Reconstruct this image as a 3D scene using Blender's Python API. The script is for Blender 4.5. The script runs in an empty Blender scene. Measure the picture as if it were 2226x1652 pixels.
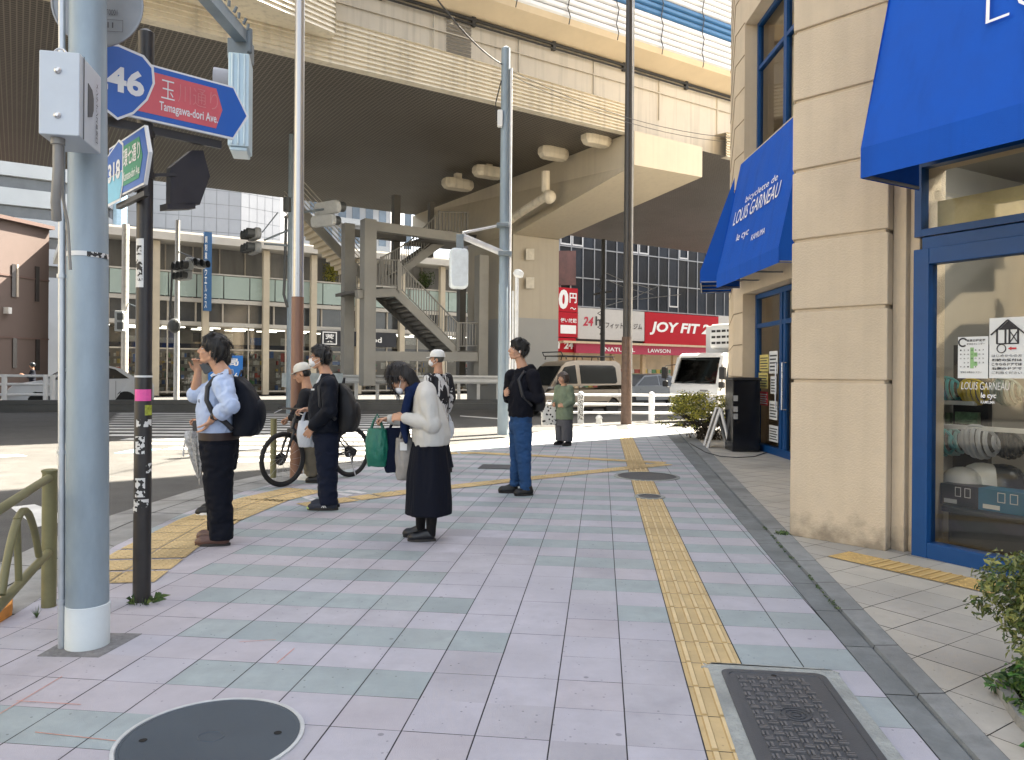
import bpy, bmesh, math, random
from mathutils import Vector, Matrix, Quaternion
random.seed(7)
R = math.radians
C = bpy.context.scene
V = Vector
COL = C.collection

# ---------------------------------------------------------------- camera
CAM_H = 1.43
ROLL = 0.008
F, CX, HY = 1650.0, 1113.0, 808.0        # pixel focal length, centre and horizon of the 2226 wide picture
cam = bpy.data.cameras.new('camera')
cam.sensor_width = 36.0
cam.lens = F/2226*36
cam.shift_y = -18/2226
cam.clip_start = 0.05
cam.clip_end = 3000
camo = bpy.data.objects.new('camera', cam)
COL.objects.link(camo)
camo.matrix_world = Matrix.Translation((0, 0, CAM_H)) @ Matrix.Rotation(R(90), 4, 'X') @ Matrix.Rotation(ROLL, 4, 'Z')
C.camera = camo

# ---------------------------------------------------------------- sky, sun, exposure
SUN_AZ = V((0.76, 0.65)).normalized()
SUN_EL = R(51)
world = bpy.data.worlds.new('World')
C.world = world
world.use_nodes = True
wn = world.node_tree
bgn = wn.nodes['Background']
sky = wn.nodes.new('ShaderNodeTexSky')
sky.sky_type = 'NISHITA'
sky.sun_disc = False
sky.sun_elevation = SUN_EL
sky.sun_rotation = math.atan2(SUN_AZ.x, SUN_AZ.y)
sky.dust_density = 2.5
sky.ozone_density = 0.6
hs = wn.nodes.new('ShaderNodeHueSaturation')
hs.inputs['Saturation'].default_value = 0.36
wn.links.new(sky.outputs[0], hs.inputs['Color'])
wn.links.new(hs.outputs[0], bgn.inputs['Color'])
bgn.inputs['Strength'].default_value = 0.078
sl = bpy.data.lights.new('sun', 'SUN')
sl.energy = 5.0
sl.angle = R(0.53)
sl.color = (1.0, 0.91, 0.76)
so = bpy.data.objects.new('sun', sl)
COL.objects.link(so)
SUNV = V((SUN_AZ.x*math.cos(SUN_EL), SUN_AZ.y*math.cos(SUN_EL), math.sin(SUN_EL)))
so.rotation_euler = SUNV.to_track_quat('Z', 'Y').to_euler()
so.location = (30, 30, 60)
vs = C.view_settings
vs.view_transform = 'Standard'
vs.look = 'None'
vs.gamma = 1
vs.use_curve_mapping = False
vs.exposure = 2.88
C.cycles.max_bounces = 8
C.cycles.transparent_max_bounces = 16
C.cycles.sample_clamp_indirect = 6

# ---------------------------------------------------------------- measuring helpers
def ray(px, py):
    x = px-CX; y = HY-py
    return (x-ROLL*y)/F, (y+ROLL*x)/F
def G(px, py, z=0.0):
    "ground point seen at a pixel"
    a, b = ray(px, py)
    d = (z-CAM_H)/b
    return V((a*d, d, z))
def P(px, py, d):
    "point at a known distance"
    a, b = ray(px, py)
    return V((a*d, d, CAM_H+b*d))
def PX(px, d, z):
    a, b = ray(px, HY-(z-CAM_H)/d*F)
    return V((a*d, d, z))

# ---------------------------------------------------------------- materials
MATS = {}
def srgb(r, g, b):
    f = lambda c: (c/255/12.92) if c/255 <= .04045 else ((c/255+.055)/1.055)**2.4
    return (f(r), f(g), f(b))
def M(name, col, rough=.6, metal=0, var=.12, scale=6, bump=0, bscale=40, spec=.5, stain=0, alpha=1, emit=0, stretch=None, sss=0, spots=0, splash=0, streak=0):
    if name in MATS: return MATS[name]
    m = bpy.data.materials.new(name); m.use_nodes = True
    nt = m.node_tree; p = nt.nodes['Principled BSDF']
    L = nt.links.new
    p.inputs['Roughness'].default_value = rough
    p.inputs['Metallic'].default_value = metal
    p.inputs['Specular IOR Level'].default_value = spec
    p.inputs['Base Color'].default_value = (*col, 1)
    m.diffuse_color = (*col, 1)
    if sss: p.inputs['Subsurface Weight'].default_value = sss; p.inputs['Subsurface Radius'].default_value = (.01, .004, .002)
    if alpha < 1: p.inputs['Alpha'].default_value = alpha
    if emit:
        p.inputs['Emission Color'].default_value = (*col, 1); p.inputs['Emission Strength'].default_value = emit
    tc = nt.nodes.new('ShaderNodeTexCoord')
    src = tc.outputs['Object']
    if stretch:
        mp = nt.nodes.new('ShaderNodeMapping'); mp.inputs['Scale'].default_value = stretch
        L(src, mp.inputs[0]); src = mp.outputs[0]
    if var:
        n = nt.nodes.new('ShaderNodeTexNoise'); n.inputs['Scale'].default_value = scale; n.inputs['Detail'].default_value = 7; n.inputs['Roughness'].default_value = .65
        L(src, n.inputs[0])
        mr = nt.nodes.new('ShaderNodeMapRange'); mr.inputs[1].default_value = .3; mr.inputs[2].default_value = .7
        mr.inputs[3].default_value = 1-var; mr.inputs[4].default_value = 1+var
        L(n.outputs[0], mr.inputs[0])
        mx = nt.nodes.new('ShaderNodeMix'); mx.data_type = 'RGBA'; mx.blend_type = 'MULTIPLY'; mx.inputs[0].default_value = 1
        mx.inputs[6].default_value = (*col, 1)
        L(mr.outputs[0], mx.inputs[7])
        out = mx.outputs[2]
        if stain:
            n2 = nt.nodes.new('ShaderNodeTexNoise'); n2.inputs['Scale'].default_value = scale*.25; n2.inputs['Detail'].default_value = 5
            L(src, n2.inputs[0])
            mr2 = nt.nodes.new('ShaderNodeMapRange'); mr2.inputs[1].default_value = .48; mr2.inputs[2].default_value = .7; mr2.inputs[3].default_value = 1; mr2.inputs[4].default_value = 1-stain
            L(n2.outputs[0], mr2.inputs[0])
            mx2 = nt.nodes.new('ShaderNodeMix'); mx2.data_type = 'RGBA'; mx2.blend_type = 'MULTIPLY'; mx2.inputs[0].default_value = 1
            L(out, mx2.inputs[6]); L(mr2.outputs[0], mx2.inputs[7]); out = mx2.outputs[2]
        def mul(out, val):
            q = nt.nodes.new('ShaderNodeMix'); q.data_type = 'RGBA'; q.blend_type = 'MULTIPLY'; q.inputs[0].default_value = 1
            L(out, q.inputs[6]); L(val, q.inputs[7]); return q.outputs[2]
        def rng(v, a, b, c, d):
            q = nt.nodes.new('ShaderNodeMapRange'); q.inputs[1].default_value = a; q.inputs[2].default_value = b; q.inputs[3].default_value = c; q.inputs[4].default_value = d
            L(v, q.inputs[0]); return q.outputs[0]
        if spots:        # trodden gum and flecks
            for (sc, rad, dk) in ((3.1, .045, .62), (17, .10, .55)):
                wv = nt.nodes.new('ShaderNodeTexVoronoi'); wv.inputs['Scale'].default_value = sc; L(tc.outputs['Object'], wv.inputs[0])
                out = mul(out, rng(wv.outputs['Distance'], rad*.75, rad, dk if sc < 5 else 1-(1-dk)*spots, 1))
        if streak:       # rain streaks running down
            ms = nt.nodes.new('ShaderNodeMapping'); ms.inputs['Scale'].default_value = (5, 5, .22); L(tc.outputs['Object'], ms.inputs[0])
            ns_ = nt.nodes.new('ShaderNodeTexNoise'); ns_.inputs['Scale'].default_value = 1.3; ns_.inputs['Detail'].default_value = 6; L(ms.outputs[0], ns_.inputs[0])
            out = mul(out, rng(ns_.outputs[0], .5, .72, 1, 1-streak))
        if splash:       # dirt splashed up from the pavement
            sp_ = nt.nodes.new('ShaderNodeSeparateXYZ'); L(tc.outputs['Object'], sp_.inputs[0])
            n3 = nt.nodes.new('ShaderNodeTexNoise'); n3.inputs['Scale'].default_value = 9; n3.inputs['Detail'].default_value = 6; L(tc.outputs['Object'], n3.inputs[0])
            ad = nt.nodes.new('ShaderNodeMath'); ad.operation = 'MULTIPLY_ADD'; ad.inputs[1].default_value = .55; L(n3.outputs[0], ad.inputs[0]); L(sp_.outputs[2], ad.inputs[2])
            out = mul(out, rng(ad.outputs[0], .22, .5, 1-splash, 1))
        L(out, p.inputs['Base Color'])
        mrr = nt.nodes.new('ShaderNodeMapRange'); mrr.inputs[3].default_value = max(.02, rough-.08); mrr.inputs[4].default_value = min(1, rough+.1)
        L(n.outputs[0], mrr.inputs[0]); L(mrr.outputs[0], p.inputs['Roughness'])
    if bump:
        nb = nt.nodes.new('ShaderNodeTexNoise'); nb.inputs['Scale'].default_value = bscale; nb.inputs['Detail'].default_value = 4
        L(src, nb.inputs[0])
        b = nt.nodes.new('ShaderNodeBump'); b.inputs['Strength'].default_value = bump; b.inputs['Distance'].default_value = .02
        L(nb.outputs[0], b.inputs['Height']); L(b.outputs[0], p.inputs['Normal'])
    MATS[name] = m
    return m
def glass(name, tint=(.9, .95, .95), refl=1.45, dim=1.0):
    "window glass: clear, reflecting by fresnel"
    if name in MATS: return MATS[name]
    m = bpy.data.materials.new(name); m.use_nodes = True
    nt = m.node_tree; nt.nodes.clear(); L = nt.links.new
    o = nt.nodes.new('ShaderNodeOutputMaterial'); t = nt.nodes.new('ShaderNodeBsdfTransparent'); g = nt.nodes.new('ShaderNodeBsdfGlossy')
    t.inputs[0].default_value = (*[c*dim for c in tint], 1); g.inputs['Roughness'].default_value = .03
    fr = nt.nodes.new('ShaderNodeFresnel'); fr.inputs[0].default_value = refl
    mx = nt.nodes.new('ShaderNodeMixShader')
    L(fr.outputs[0], mx.inputs[0]); L(t.outputs[0], mx.inputs[1]); L(g.outputs[0], mx.inputs[2]); L(mx.outputs[0], o.inputs[0])
    MATS[name] = m
    return m
def nodes_of(m): return m.node_tree, m.node_tree.nodes['Principled BSDF'], m.node_tree.links.new

# ---------------------------------------------------------------- objects
def tag(o, label=None, cat=None, group=None, kind=None):
    if label: o['label'] = label
    if cat: o['category'] = cat
    if group: o['group'] = group
    if kind: o['kind'] = kind
    return o
def thing(name, label, cat, loc=(0, 0, 0), rz=0, group=None):
    o = bpy.data.objects.new(name, None); o.empty_display_size = .2
    COL.objects.link(o)
    o.location = loc; o.rotation_euler = (0, 0, rz)
    return tag(o, label, cat, group)
def wm(o):
    m = Matrix.Identity(4)
    while o is not None:
        m = o.matrix_basis @ m if False else (Matrix.LocRotScale(o.location, o.rotation_euler, o.scale) @ m)
        o = o.parent
    return m
def children(o): return [c for c in bpy.data.objects if c.parent == o]
def copy_tree(o, parent=None):
    c = o.copy(); COL.objects.link(c); c.parent = parent
    for ch in children(o): copy_tree(ch, c)
    return c
def mesh_obj(name, verts, faces, mats, parent=None, fm=None, smooth=False, local=False):
    me = bpy.data.meshes.new(name)
    if parent is not None and not local:
        inv = wm(parent).inverted(); verts = [inv @ V(v) for v in verts]
    me.from_pydata([tuple(v) for v in verts], [], faces)
    if not isinstance(mats, (list, tuple)): mats = [mats]
    for m in mats: me.materials.append(m)
    if fm: me.polygons.foreach_set('material_index', fm)
    if smooth: me.polygons.foreach_set('use_smooth', [True]*len(me.polygons))
    me.update()
    o = bpy.data.objects.new(name, me); COL.objects.link(o); o.parent = parent
    return o
def frame_from(d):
    d = V(d).normalized()
    a = V((0, 0, 1)) if abs(d.z) < .9 else V((1, 0, 0))
    x = a.cross(d).normalized(); y = d.cross(x).normalized()
    return x, y, d
class MB:
    def __init__(s): s.v = []; s.f = []; s.m = []; s.mi = 0; s.T = None
    def add(s, vs, fs, mi=None):
        b = len(s.v)
        if s.T is not None: vs = [s.T @ V(v) for v in vs]
        s.v += [V(v) for v in vs]
        for f in fs: s.f.append([b+i for i in f]); s.m.append(s.mi if mi is None else mi)
        return s
    def quad(s, a, b, c, d, mi=None): return s.add([a, b, c, d], [(0, 1, 2, 3)], mi)
    def poly(s, pts, mi=None): return s.add(pts, [tuple(range(len(pts)))], mi)
    def box(s, c, size, rz=0, mi=None, mat=None):
        hx, hy, hz = size[0]/2, size[1]/2, size[2]/2
        vs = [V((x*hx, y*hy, z*hz)) for z in (-1, 1) for y in (-1, 1) for x in (-1, 1)]
        m = mat if mat is not None else Matrix.Rotation(rz, 3, 'Z')
        vs = [m @ v + V(c) for v in vs]
        return s.add(vs, [(0, 2, 3, 1), (4, 5, 7, 6), (0, 1, 5, 4), (1, 3, 7, 5), (3, 2, 6, 7), (2, 0, 4, 6)], mi)
    def rbox(s, c, size, r=.02, rz=0, mi=None, mat=None, n=3):
        "box with rounded edges round its y axis profile (x-z rounded) - done as superellipsoid-free prism"
        hx, hy, hz = size[0]/2, size[1]/2, size[2]/2
        pts = []
        for (sx, sz, a0) in ((1, 1, 0), (-1, 1, 90), (-1, -1, 180), (1, -1, 270)):
            for k in range(n+1):
                a = R(a0+90*k/n); pts.append((sx*(hx-r)+r*math.cos(a), sz*(hz-r)+r*math.sin(a)))
        m = mat if mat is not None else Matrix.Rotation(rz, 3, 'Z')
        N = len(pts)
        ch = min(r*.5, hy*.5)
        rings = [(-hy, 1-ch/max(hx, hz)), (-hy+ch, 1), (hy-ch, 1), (hy, 1-ch/max(hx, hz))]
        vs = [m @ V((p[0]*k, y, p[1]*k))+V(c) for (y, k) in rings for p in pts]
        fs = [(q*N+i, q*N+(i+1) % N, (q+1)*N+(i+1) % N, (q+1)*N+i) for q in range(3) for i in range(N)]
        fs += [tuple(range(N)), tuple(reversed(range(3*N, 4*N)))]
        return s.add(vs, fs, mi)
    def bar(s, a, b, w, h, up=(0, 0, 1), mi=None):
        a = V(a); b = V(b); d = (b-a).normalized(); up = V(up)
        x = d.cross(up)
        if x.length < 1e-4: x = d.cross(V((1, 0, 0)))
        x.normalize(); y = x.cross(d).normalized()
        vs = [p+x*i*w/2+y*j*h/2 for p in (a, b) for (i, j) in ((-1, -1), (1, -1), (1, 1), (-1, 1))]
        return s.add(vs, [(0, 1, 2, 3), (7, 6, 5, 4), (0, 4, 5, 1), (1, 5, 6, 2), (2, 6, 7, 3), (3, 7, 4, 0)], mi)
    def tube(s, pts, r, n=8, caps=True, mi=None, closed=False):
        pts = [V(p) for p in pts]; k = len(pts)
        rs = r if isinstance(r, (list, tuple)) else [r]*k
        ref = None; vs = []
        for i, p in enumerate(pts):
            if closed: d = pts[(i+1) % k]-pts[i-1]
            else: d = pts[min(i+1, k-1)]-pts[max(i-1, 0)]
            if d.length < 1e-9: d = V((0, 0, 1))
            d.normalize()
            if ref is None: x, y, _ = frame_from(d)
            else:
                x = ref-d*ref.dot(d)
                if x.length < 1e-6: x, y, _ = frame_from(d)
                x.normalize(); y = d.cross(x)
            ref = x
            for j in range(n):
                a = 2*math.pi*j/n; vs.append(p+(x*math.cos(a)+y*math.sin(a))*rs[i])
        fs = []
        for i in range(k if closed else k-1):
            for j in range(n):
                a = i*n+j; b = i*n+(j+1) % n; i2 = (i+1) % k
                fs.append((a, b, i2*n+(j+1) % n, i2*n+j))
        if caps and not closed:
            fs.append(tuple(reversed(range(n)))); fs.append(tuple(range((k-1)*n, k*n)))
        return s.add(vs, fs, mi)
    def cyl(s, a, b, r0, r1=None, n=16, mi=None): return s.tube([a, b], [r0, r0 if r1 is None else r1], n, True, mi)
    def lathe(s, prof, c=(0, 0, 0), n=16, mat=None, mi=None):
        vs = []; c = V(c)
        for (r, z) in prof:
            for j in range(n):
                a = 2*math.pi*j/n; p = V((r*math.cos(a), r*math.sin(a), z))
                vs.append((mat @ p if mat is not None else p)+c)
        fs = [(i*n+j, i*n+(j+1) % n, (i+1)*n+(j+1) % n, (i+1)*n+j) for i in range(len(prof)-1) for j in range(n)]
        fs += [tuple(reversed(range(n))), tuple(range((len(prof)-1)*n, len(prof)*n))]
        return s.add(vs, fs, mi)
    def prism(s, poly, z0, z1, mi=None, top=True):
        n = len(poly); vs = [(p[0], p[1], z0) for p in poly]+[(p[0], p[1], z1) for p in poly]
        fs = [(i, (i+1) % n, n+(i+1) % n, n+i) for i in range(n)]
        if top: fs += [tuple(reversed(range(n))), tuple(range(n, 2*n))]
        return s.add(vs, fs, mi)
    def slab(s, pts, off, mi=None):
        "a flat polygon given thickness along off"
        n = len(pts); off = V(off); vs = [V(p) for p in pts]+[V(p)+off for p in pts]
        fs = [(i, (i+1) % n, n+(i+1) % n, n+i) for i in range(n)]+[tuple(reversed(range(n))), tuple(range(n, 2*n))]
        return s.add(vs, fs, mi)
    def ell(s, c, r, n=12, m=8, mat=None, mi=None):
        c = V(c); vs = []
        for i in range(m+1):
            t = math.pi*i/m
            for j in range(n):
                a = 2*math.pi*j/n
                p = V((r[0]*math.sin(t)*math.cos(a), r[1]*math.sin(t)*math.sin(a), r[2]*math.cos(t)))
                vs.append((mat @ p if mat is not None else p)+c)
        fs = [(i*n+j, (i+1)*n+j, (i+1)*n+(j+1) % n, i*n+(j+1) % n) for i in range(m) for j in range(n)]
        return s.add(vs, fs, mi)
    def build(s, name, mats, parent=None, smooth=False, bevel=0, local=False, kind=None, label=None):
        o = mesh_obj(name, s.v, s.f, mats, parent, s.m, smooth, local)
        if bevel:
            b = o.modifiers.new('bevel', 'BEVEL'); b.width = bevel; b.segments = 2; b.limit_method = 'ANGLE'; b.angle_limit = R(40)
            o.data.polygons.foreach_set('use_smooth', [True]*len(o.data.polygons))
            w = o.modifiers.new('wn', 'WEIGHTED_NORMAL')
        elif smooth:
            try: o.data.set_sharp_from_angle(angle=R(38))
            except Exception: pass
        if kind: o['kind'] = kind
        if label: o['label'] = label
        return o
def struct(o): o['kind'] = 'structure'; return o
def text_geo(body, shear=0, bold=0):
    cu = bpy.data.curves.new('text', 'FONT'); cu.body = body; cu.size = 1; cu.shear = shear; cu.offset = bold; cu.resolution_u = 3
    o = bpy.data.objects.new('text', cu); COL.objects.link(o)
    dg = bpy.context.evaluated_depsgraph_get()
    me = bpy.data.meshes.new_from_object(o.evaluated_get(dg))
    vs = [v.co.copy() for v in me.vertices]; fs = [tuple(p.vertices) for p in me.polygons]
    bpy.data.objects.remove(o); bpy.data.curves.remove(cu); bpy.data.meshes.remove(me)
    return vs, fs
def text(mb, body, org, xd, yd, w=None, h=None, shear=0, bold=0, off=.003, mi=None, vert=False):
    "letters laid flat on a surface: org = lower left, xd/yd = directions on the surface"
    if vert:
        n = len(body); org = V(org); yd = V(yd).normalized(); hh = h/n
        for i, ch in enumerate(body):
            if ch != ' ': text(mb, ch, org+yd*(h-(i+1)*hh+hh*.08), xd, yd, w, hh*.84, shear, bold, off, mi)
        return
    vs, fs = text_geo(body, shear, bold)
    if not vs: return
    x0 = min(v.x for v in vs); x1 = max(v.x for v in vs); y0 = min(v.y for v in vs); y1 = max(v.y for v in vs)
    xd = V(xd).normalized(); yd = V(yd).normalized(); nn = xd.cross(yd)
    sx = (w/(x1-x0)) if w else None; sy = (h/(y1-y0)) if h else None
    if sx is None: sx = sy
    if sy is None: sy = sx
    org = V(org)
    mb.add([org+xd*((v.x-x0)*sx)+yd*((v.y-y0)*sy)+nn*off for v in vs], fs, mi)
def clip_poly(sub, clipper):
    "clip polygon sub by convex ccw clipper"
    out = list(sub)
    for i in range(len(clipper)):
        a = clipper[i]; b = clipper[(i+1) % len(clipper)]
        inp = out; out = []
        if not inp: break
        ins = lambda p: (b[0]-a[0])*(p[1]-a[1])-(b[1]-a[1])*(p[0]-a[0]) >= -1e-9
        for k in range(len(inp)):
            p = inp[k]; q = inp[k-1]
            ip, iq = ins(p), ins(q)
            if ip != iq:
                dx, dy = p[0]-q[0], p[1]-q[1]
                den = (b[0]-a[0])*dy-(b[1]-a[1])*dx
                t = ((b[1]-a[1])*(q[0]-a[0])-(b[0]-a[0])*(q[1]-a[1]))/den if abs(den) > 1e-12 else 0
                out.append((q[0]+dx*t, q[1]+dy*t))
            if ip: out.append(p)
    return out
def eval_mesh(o):
    dg = bpy.context.evaluated_depsgraph_get()
    return bpy.data.meshes.new_from_object(o.evaluated_get(dg))
# ================================================================ GROUND
T = V((.838, .546, 0)).normalized()       # along the elevated road and the avenue
N = V((.546, -.838, 0)).normalized()      # from the elevated road towards the camera
E1 = V((.496, -.868, 0)).normalized()     # along the shop front
N1 = V((-.868, -.496, 0)).normalized()    # out of the shop front
UD = V((.9931, -.1171, 0)); VD = V((.1171, .9931, 0)); TO = V((.735, 2.80, 0)); TA = .295; V0 = .077
def tile_pt(u, v, z=0): p = TO+UD*u+VD*v; return V((p.x, p.y, z))

asphalt = M('asphalt', (.080, .078, .074), .9, var=.22, scale=3, bump=.5, bscale=180, stain=.2)
concrete = M('kerb_concrete', (.26, .26, .25), .9, var=.2, scale=9, bump=.35, bscale=90, stain=.3)
gutter_m = M('gutter_concrete', (.17, .185, .19), .88, var=.22, scale=7, bump=.3, bscale=120, stain=.35)
grout = M('grout', (.05, .05, .052), .95, var=.2, scale=20)
lil = [M('tile_lilac', (.39, .385, .435), .75, var=.10, scale=5, bump=.25, bscale=260, stain=.16, spots=.8),
       M('tile_lilac_worn', (.365, .36, .40), .78, var=.13, scale=4, bump=.25, bscale=260, stain=.24, spots=.9),
       M('tile_lilac_pink', (.39, .375, .415), .75, var=.10, scale=5, bump=.25, bscale=260, stain=.16, spots=.8)]
grn = [M('tile_green', (.29, .338, .352), .75, var=.12, scale=6, bump=.25, bscale=260, stain=.18, spots=.9),
       M('tile_green_worn', (.305, .347, .358), .78, var=.14, scale=5, bump=.25, bscale=260, stain=.22, spots=.9)]
yel = M('tactile_yellow', (.50, .375, .19), .75, var=.16, scale=5, bump=.2, bscale=200, stain=.3, spots=.6)
shopt = [M('tile_beige', (.42, .395, .345), .7, var=.1, scale=5, bump=.15, bscale=200, stain=.2, spots=.6),
         M('tile_beige_grey', (.39, .37, .33), .7, var=.1, scale=5, bump=.15, bscale=200, stain=.25, spots=.6)]
white_paint = M('road_paint_white', (.62, .62, .60), .8, var=.15, scale=6, stain=.35, bump=.2, bscale=150)

struct(MB().quad((-500, -60, -.06), (500, -60, -.06), (500, 900, -.06), (-500, 900, -.06)).build('road', asphalt))

outer = [(-3.45, -2), (-3.5, 2.5), (-3.68, 4.5), (-3.81, 5.65), (-3.95, 6.7), (-3.97, 7.6), (-3.84, 9.2), (-3.48, 10.44), (-2.75, 11.8), (-1.95, 13.3), (-1.3, 14.8), (-.2, 16.6), (.85, 18.9), (2.0, 20.9), (4.5, 21.9), (9, 22.6), (16, 23)]
inner = [(-2.72, -2), (-2.78, 2.5), (-2.87, 4.4), (-3.02, 5.3), (-3.19, 6.1), (-3.25, 7.5), (-3.14, 8.9), (-2.85, 10.0), (-2.2, 11.35), (-1.42, 12.95), (-.8, 14.4), (.22, 16.0), (1.25, 18.3), (2.3, 20.3), (4.6, 21.3), (9, 22.0), (16, 22.4)]
gin = lambda y: 1.216+.136*y
gout = lambda y: 1.41+.16*y
# kerb: sloping strip of concrete blocks with an outer face
mb = MB()
for i in range(len(outer)-1):
    a, b, c, d = outer[i], outer[i+1], inner[i+1], inner[i]
    n = max(1, int((V(b)-V(a)).length/.6))
    for k in range(n):
        t0 = k/n+.006; t1 = (k+1)/n-.006
        L = lambda p, q, t: (p[0]+(q[0]-p[0])*t, p[1]+(q[1]-p[1])*t)
        o0, o1, i0, i1 = L(a, b, t0), L(a, b, t1), L(d, c, t0), L(d, c, t1)
        m0, m1 = L(i0, o0, .42), L(i1, o1, .42)
        mb.quad((*m0, .001), (*m1, .001), (*i1, .001), (*i0, .001))
        m0, m1 = L(i0, o0, .44), L(i1, o1, .44)
        mb.quad((*o0, -.028), (*o1, -.028), (*m1, .001), (*m0, .001))
        mb.quad((*o0, -.07), (*o1, -.07), (*o1, -.028), (*o0, -.028))
struct(mb.build('kerb', concrete))
gb = MB()
for i in range(len(outer)-1):
    a, b, c, d = outer[i], outer[i+1], inner[i+1], inner[i]
    gb.quad((*a, -.034), (*b, -.034), (*c, -.006), (*d, -.006))
region = [(gin(-2), -2), (gin(19.5), 19.5), (4.6, 21.3), (2.3, 20.3), (1.25, 18.3), (.22, 16.0), (-.8, 14.4), (-1.42, 12.95), (-2.2, 11.35), (-2.85, 10.0), (-3.14, 8.9), (-3.25, 7.5), (-3.19, 6.1), (-3.02, 5.3), (-2.87, 4.4), (-2.78, 2.5), (-2.72, -2)]
gb.poly([(x, y, -.006) for (x, y) in region])
struct(gb.build('paving_joints', grout))

def tile_field(name, reg, org, ud, vd, au, av, mats, pick, gu=.0028, gv=.0011, skip=None, z=0):
    mb = MB(); rnd = random.Random(3)
    us = [(V((p[0], p[1], 0))-org).dot(ud) for p in reg]; vs_ = [(V((p[0], p[1], 0))-org).dot(vd) for p in reg]
    regl = list(zip(us, vs_))
    for i in range(int(math.floor(min(us)/au)), int(math.ceil(max(us)/au))):
        for j in range(int(math.floor(min(vs_)/av)), int(math.ceil(max(vs_)/av))):
            if skip and skip(i, j): continue
            q = [(i*au+gu, j*av+gv), ((i+1)*au-gu, j*av+gv), ((i+1)*au-gu, (j+1)*av-gv), (i*au+gu, (j+1)*av-gv)]
            c = clip_poly(regl, q)
            if len(c) < 3: continue
            dz = z+rnd.uniform(-.0006, .0006); tx = rnd.uniform(-.002, .002); ty = rnd.uniform(-.002, .002)
            pts = [(org+ud*u+vd*v) for (u, v) in c]
            mb.poly([(p.x, p.y, dz+(u-(i+.5)*au)*tx+(v-(j+.5)*av)*ty) for p, (u, v) in zip(pts, c)], pick(i, j, rnd))
    return struct(mb.build(name, mats))
RMAX = {-1: -8, 1: -5, 3: -4, 5: -5, 7: -6, 9: -7, 11: -8}
LMIN = {-1: -30, 1: -8, 3: -9, 5: -10, 7: -11, 9: -11, 11: -30}
def pick(i, j, rnd):
    g = False
    if j % 2 == 1:
        if i >= 1: g = True
        elif j >= 5 and i >= -(j-3)/2: g = True
        elif j in RMAX: g = LMIN[j] <= i <= RMAX[j]
        elif j > 11: g = True
    r = rnd.random()
    if g: return 3 if r < .7 else 4
    if i < -7 and r < .5: return 2
    return 0 if r < .55 else (1 if r < .8 else 2)
def skip(i, j): return i == 0
tile_field('sidewalk', region, TO+VD*V0, UD, VD, TA, TA, lil+grn, pick, skip=skip)

# tactile strip: raised bars on yellow tiles
def tactile_tile(mb, o, ud, vd, a, bars, z=.002):
    o = V(o); o.z = z
    mb.quad(o+ud*.003+vd*.003, o+ud*(a-.003)+vd*.003, o+ud*(a-.003)+vd*(a-.003), o+ud*.003+vd*(a-.003))
    if bars:
        for k in range(4):
            c = a*(k+.5)/4; w0, w1, h = .015, .010, .006
            p = [o+ud*(c+x)+vd*y for (x, y) in ((-w0, .007), (w0, .007), (w0, a-.007), (-w0, a-.007))]
            q = [o+ud*(c+x)+vd*y+V((0, 0, h)) for (x, y) in ((-w1, .012), (w1, .012), (w1, a-.012), (-w1, a-.012))]
            mb.add(p+q, [(4, 5, 6, 7)], 1); mb.add(p+q, [(0, 1, 5, 4), (1, 2, 6, 5), (2, 3, 7, 6), (3, 0, 4, 7)], 2)  # tops a lighter colour, sides darker: relief shading painted on the bars
    else:
        for i in range(5):
            for j in range(5):
                c = o+ud*(a*(i+.5)/5)+vd*(a*(j+.5)/5)
                vs = [c+(ud*math.cos(t)+vd*math.sin(t))*.013 for t in [k*math.pi/3 for k in range(6)]]+[c+(ud*math.cos(t)+vd*math.sin(t))*.007+V((0, 0, .005)) for t in [k*math.pi/3 for k in range(6)]]
                mb.add(vs, [tuple(range(6, 12))]+[(k, (k+1) % 6, 6+(k+1) % 6, 6+k) for k in range(6)])
tm = MB()
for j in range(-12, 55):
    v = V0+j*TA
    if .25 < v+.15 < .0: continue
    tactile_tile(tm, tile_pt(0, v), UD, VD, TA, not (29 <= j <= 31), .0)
# curved bands along the kerb, two tiles wide, and the band that crosses to the strip
def band(path, w0, w1, dots=True):
    pts = [V((*p, 0)) for p in path]
    seg = []
    for i in range(len(pts)-1):
        L = (pts[i+1]-pts[i]).length; n = max(1, round(L/.3)); seg += [pts[i].lerp(pts[i+1], k/n) for k in range(n)]
    seg.append(pts[-1])
    for i in range(len(seg)-1):
        d = (seg[i+1]-seg[i]); l = d.length; d.normalize(); nn = V((d.y, -d.x, 0))
        k = 0; w = w0
        while w < w1-.05:
            o = seg[i]+nn*w
            tactile_tile(tm, o+V((0, 0, 0)), nn, d, min(.296, l*.99), False, .006)
            w += .3
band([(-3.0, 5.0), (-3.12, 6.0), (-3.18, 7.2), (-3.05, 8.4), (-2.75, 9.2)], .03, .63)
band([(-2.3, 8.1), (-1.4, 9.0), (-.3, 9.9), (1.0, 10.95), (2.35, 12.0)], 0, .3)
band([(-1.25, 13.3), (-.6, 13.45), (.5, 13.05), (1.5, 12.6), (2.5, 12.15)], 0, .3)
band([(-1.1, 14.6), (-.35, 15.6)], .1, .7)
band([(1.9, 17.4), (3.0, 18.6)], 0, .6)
struct(tm.build('tactile_paving', [yel, M('tactile_bar_top_lit', (.57, .445, .25), .7, var=.14, scale=7, stain=.2), M('tactile_bar_side_shade', (.36, .26, .115), .8, var=.2, scale=9)]))  # bar top and side colours hold the light and shade of the relief

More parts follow.
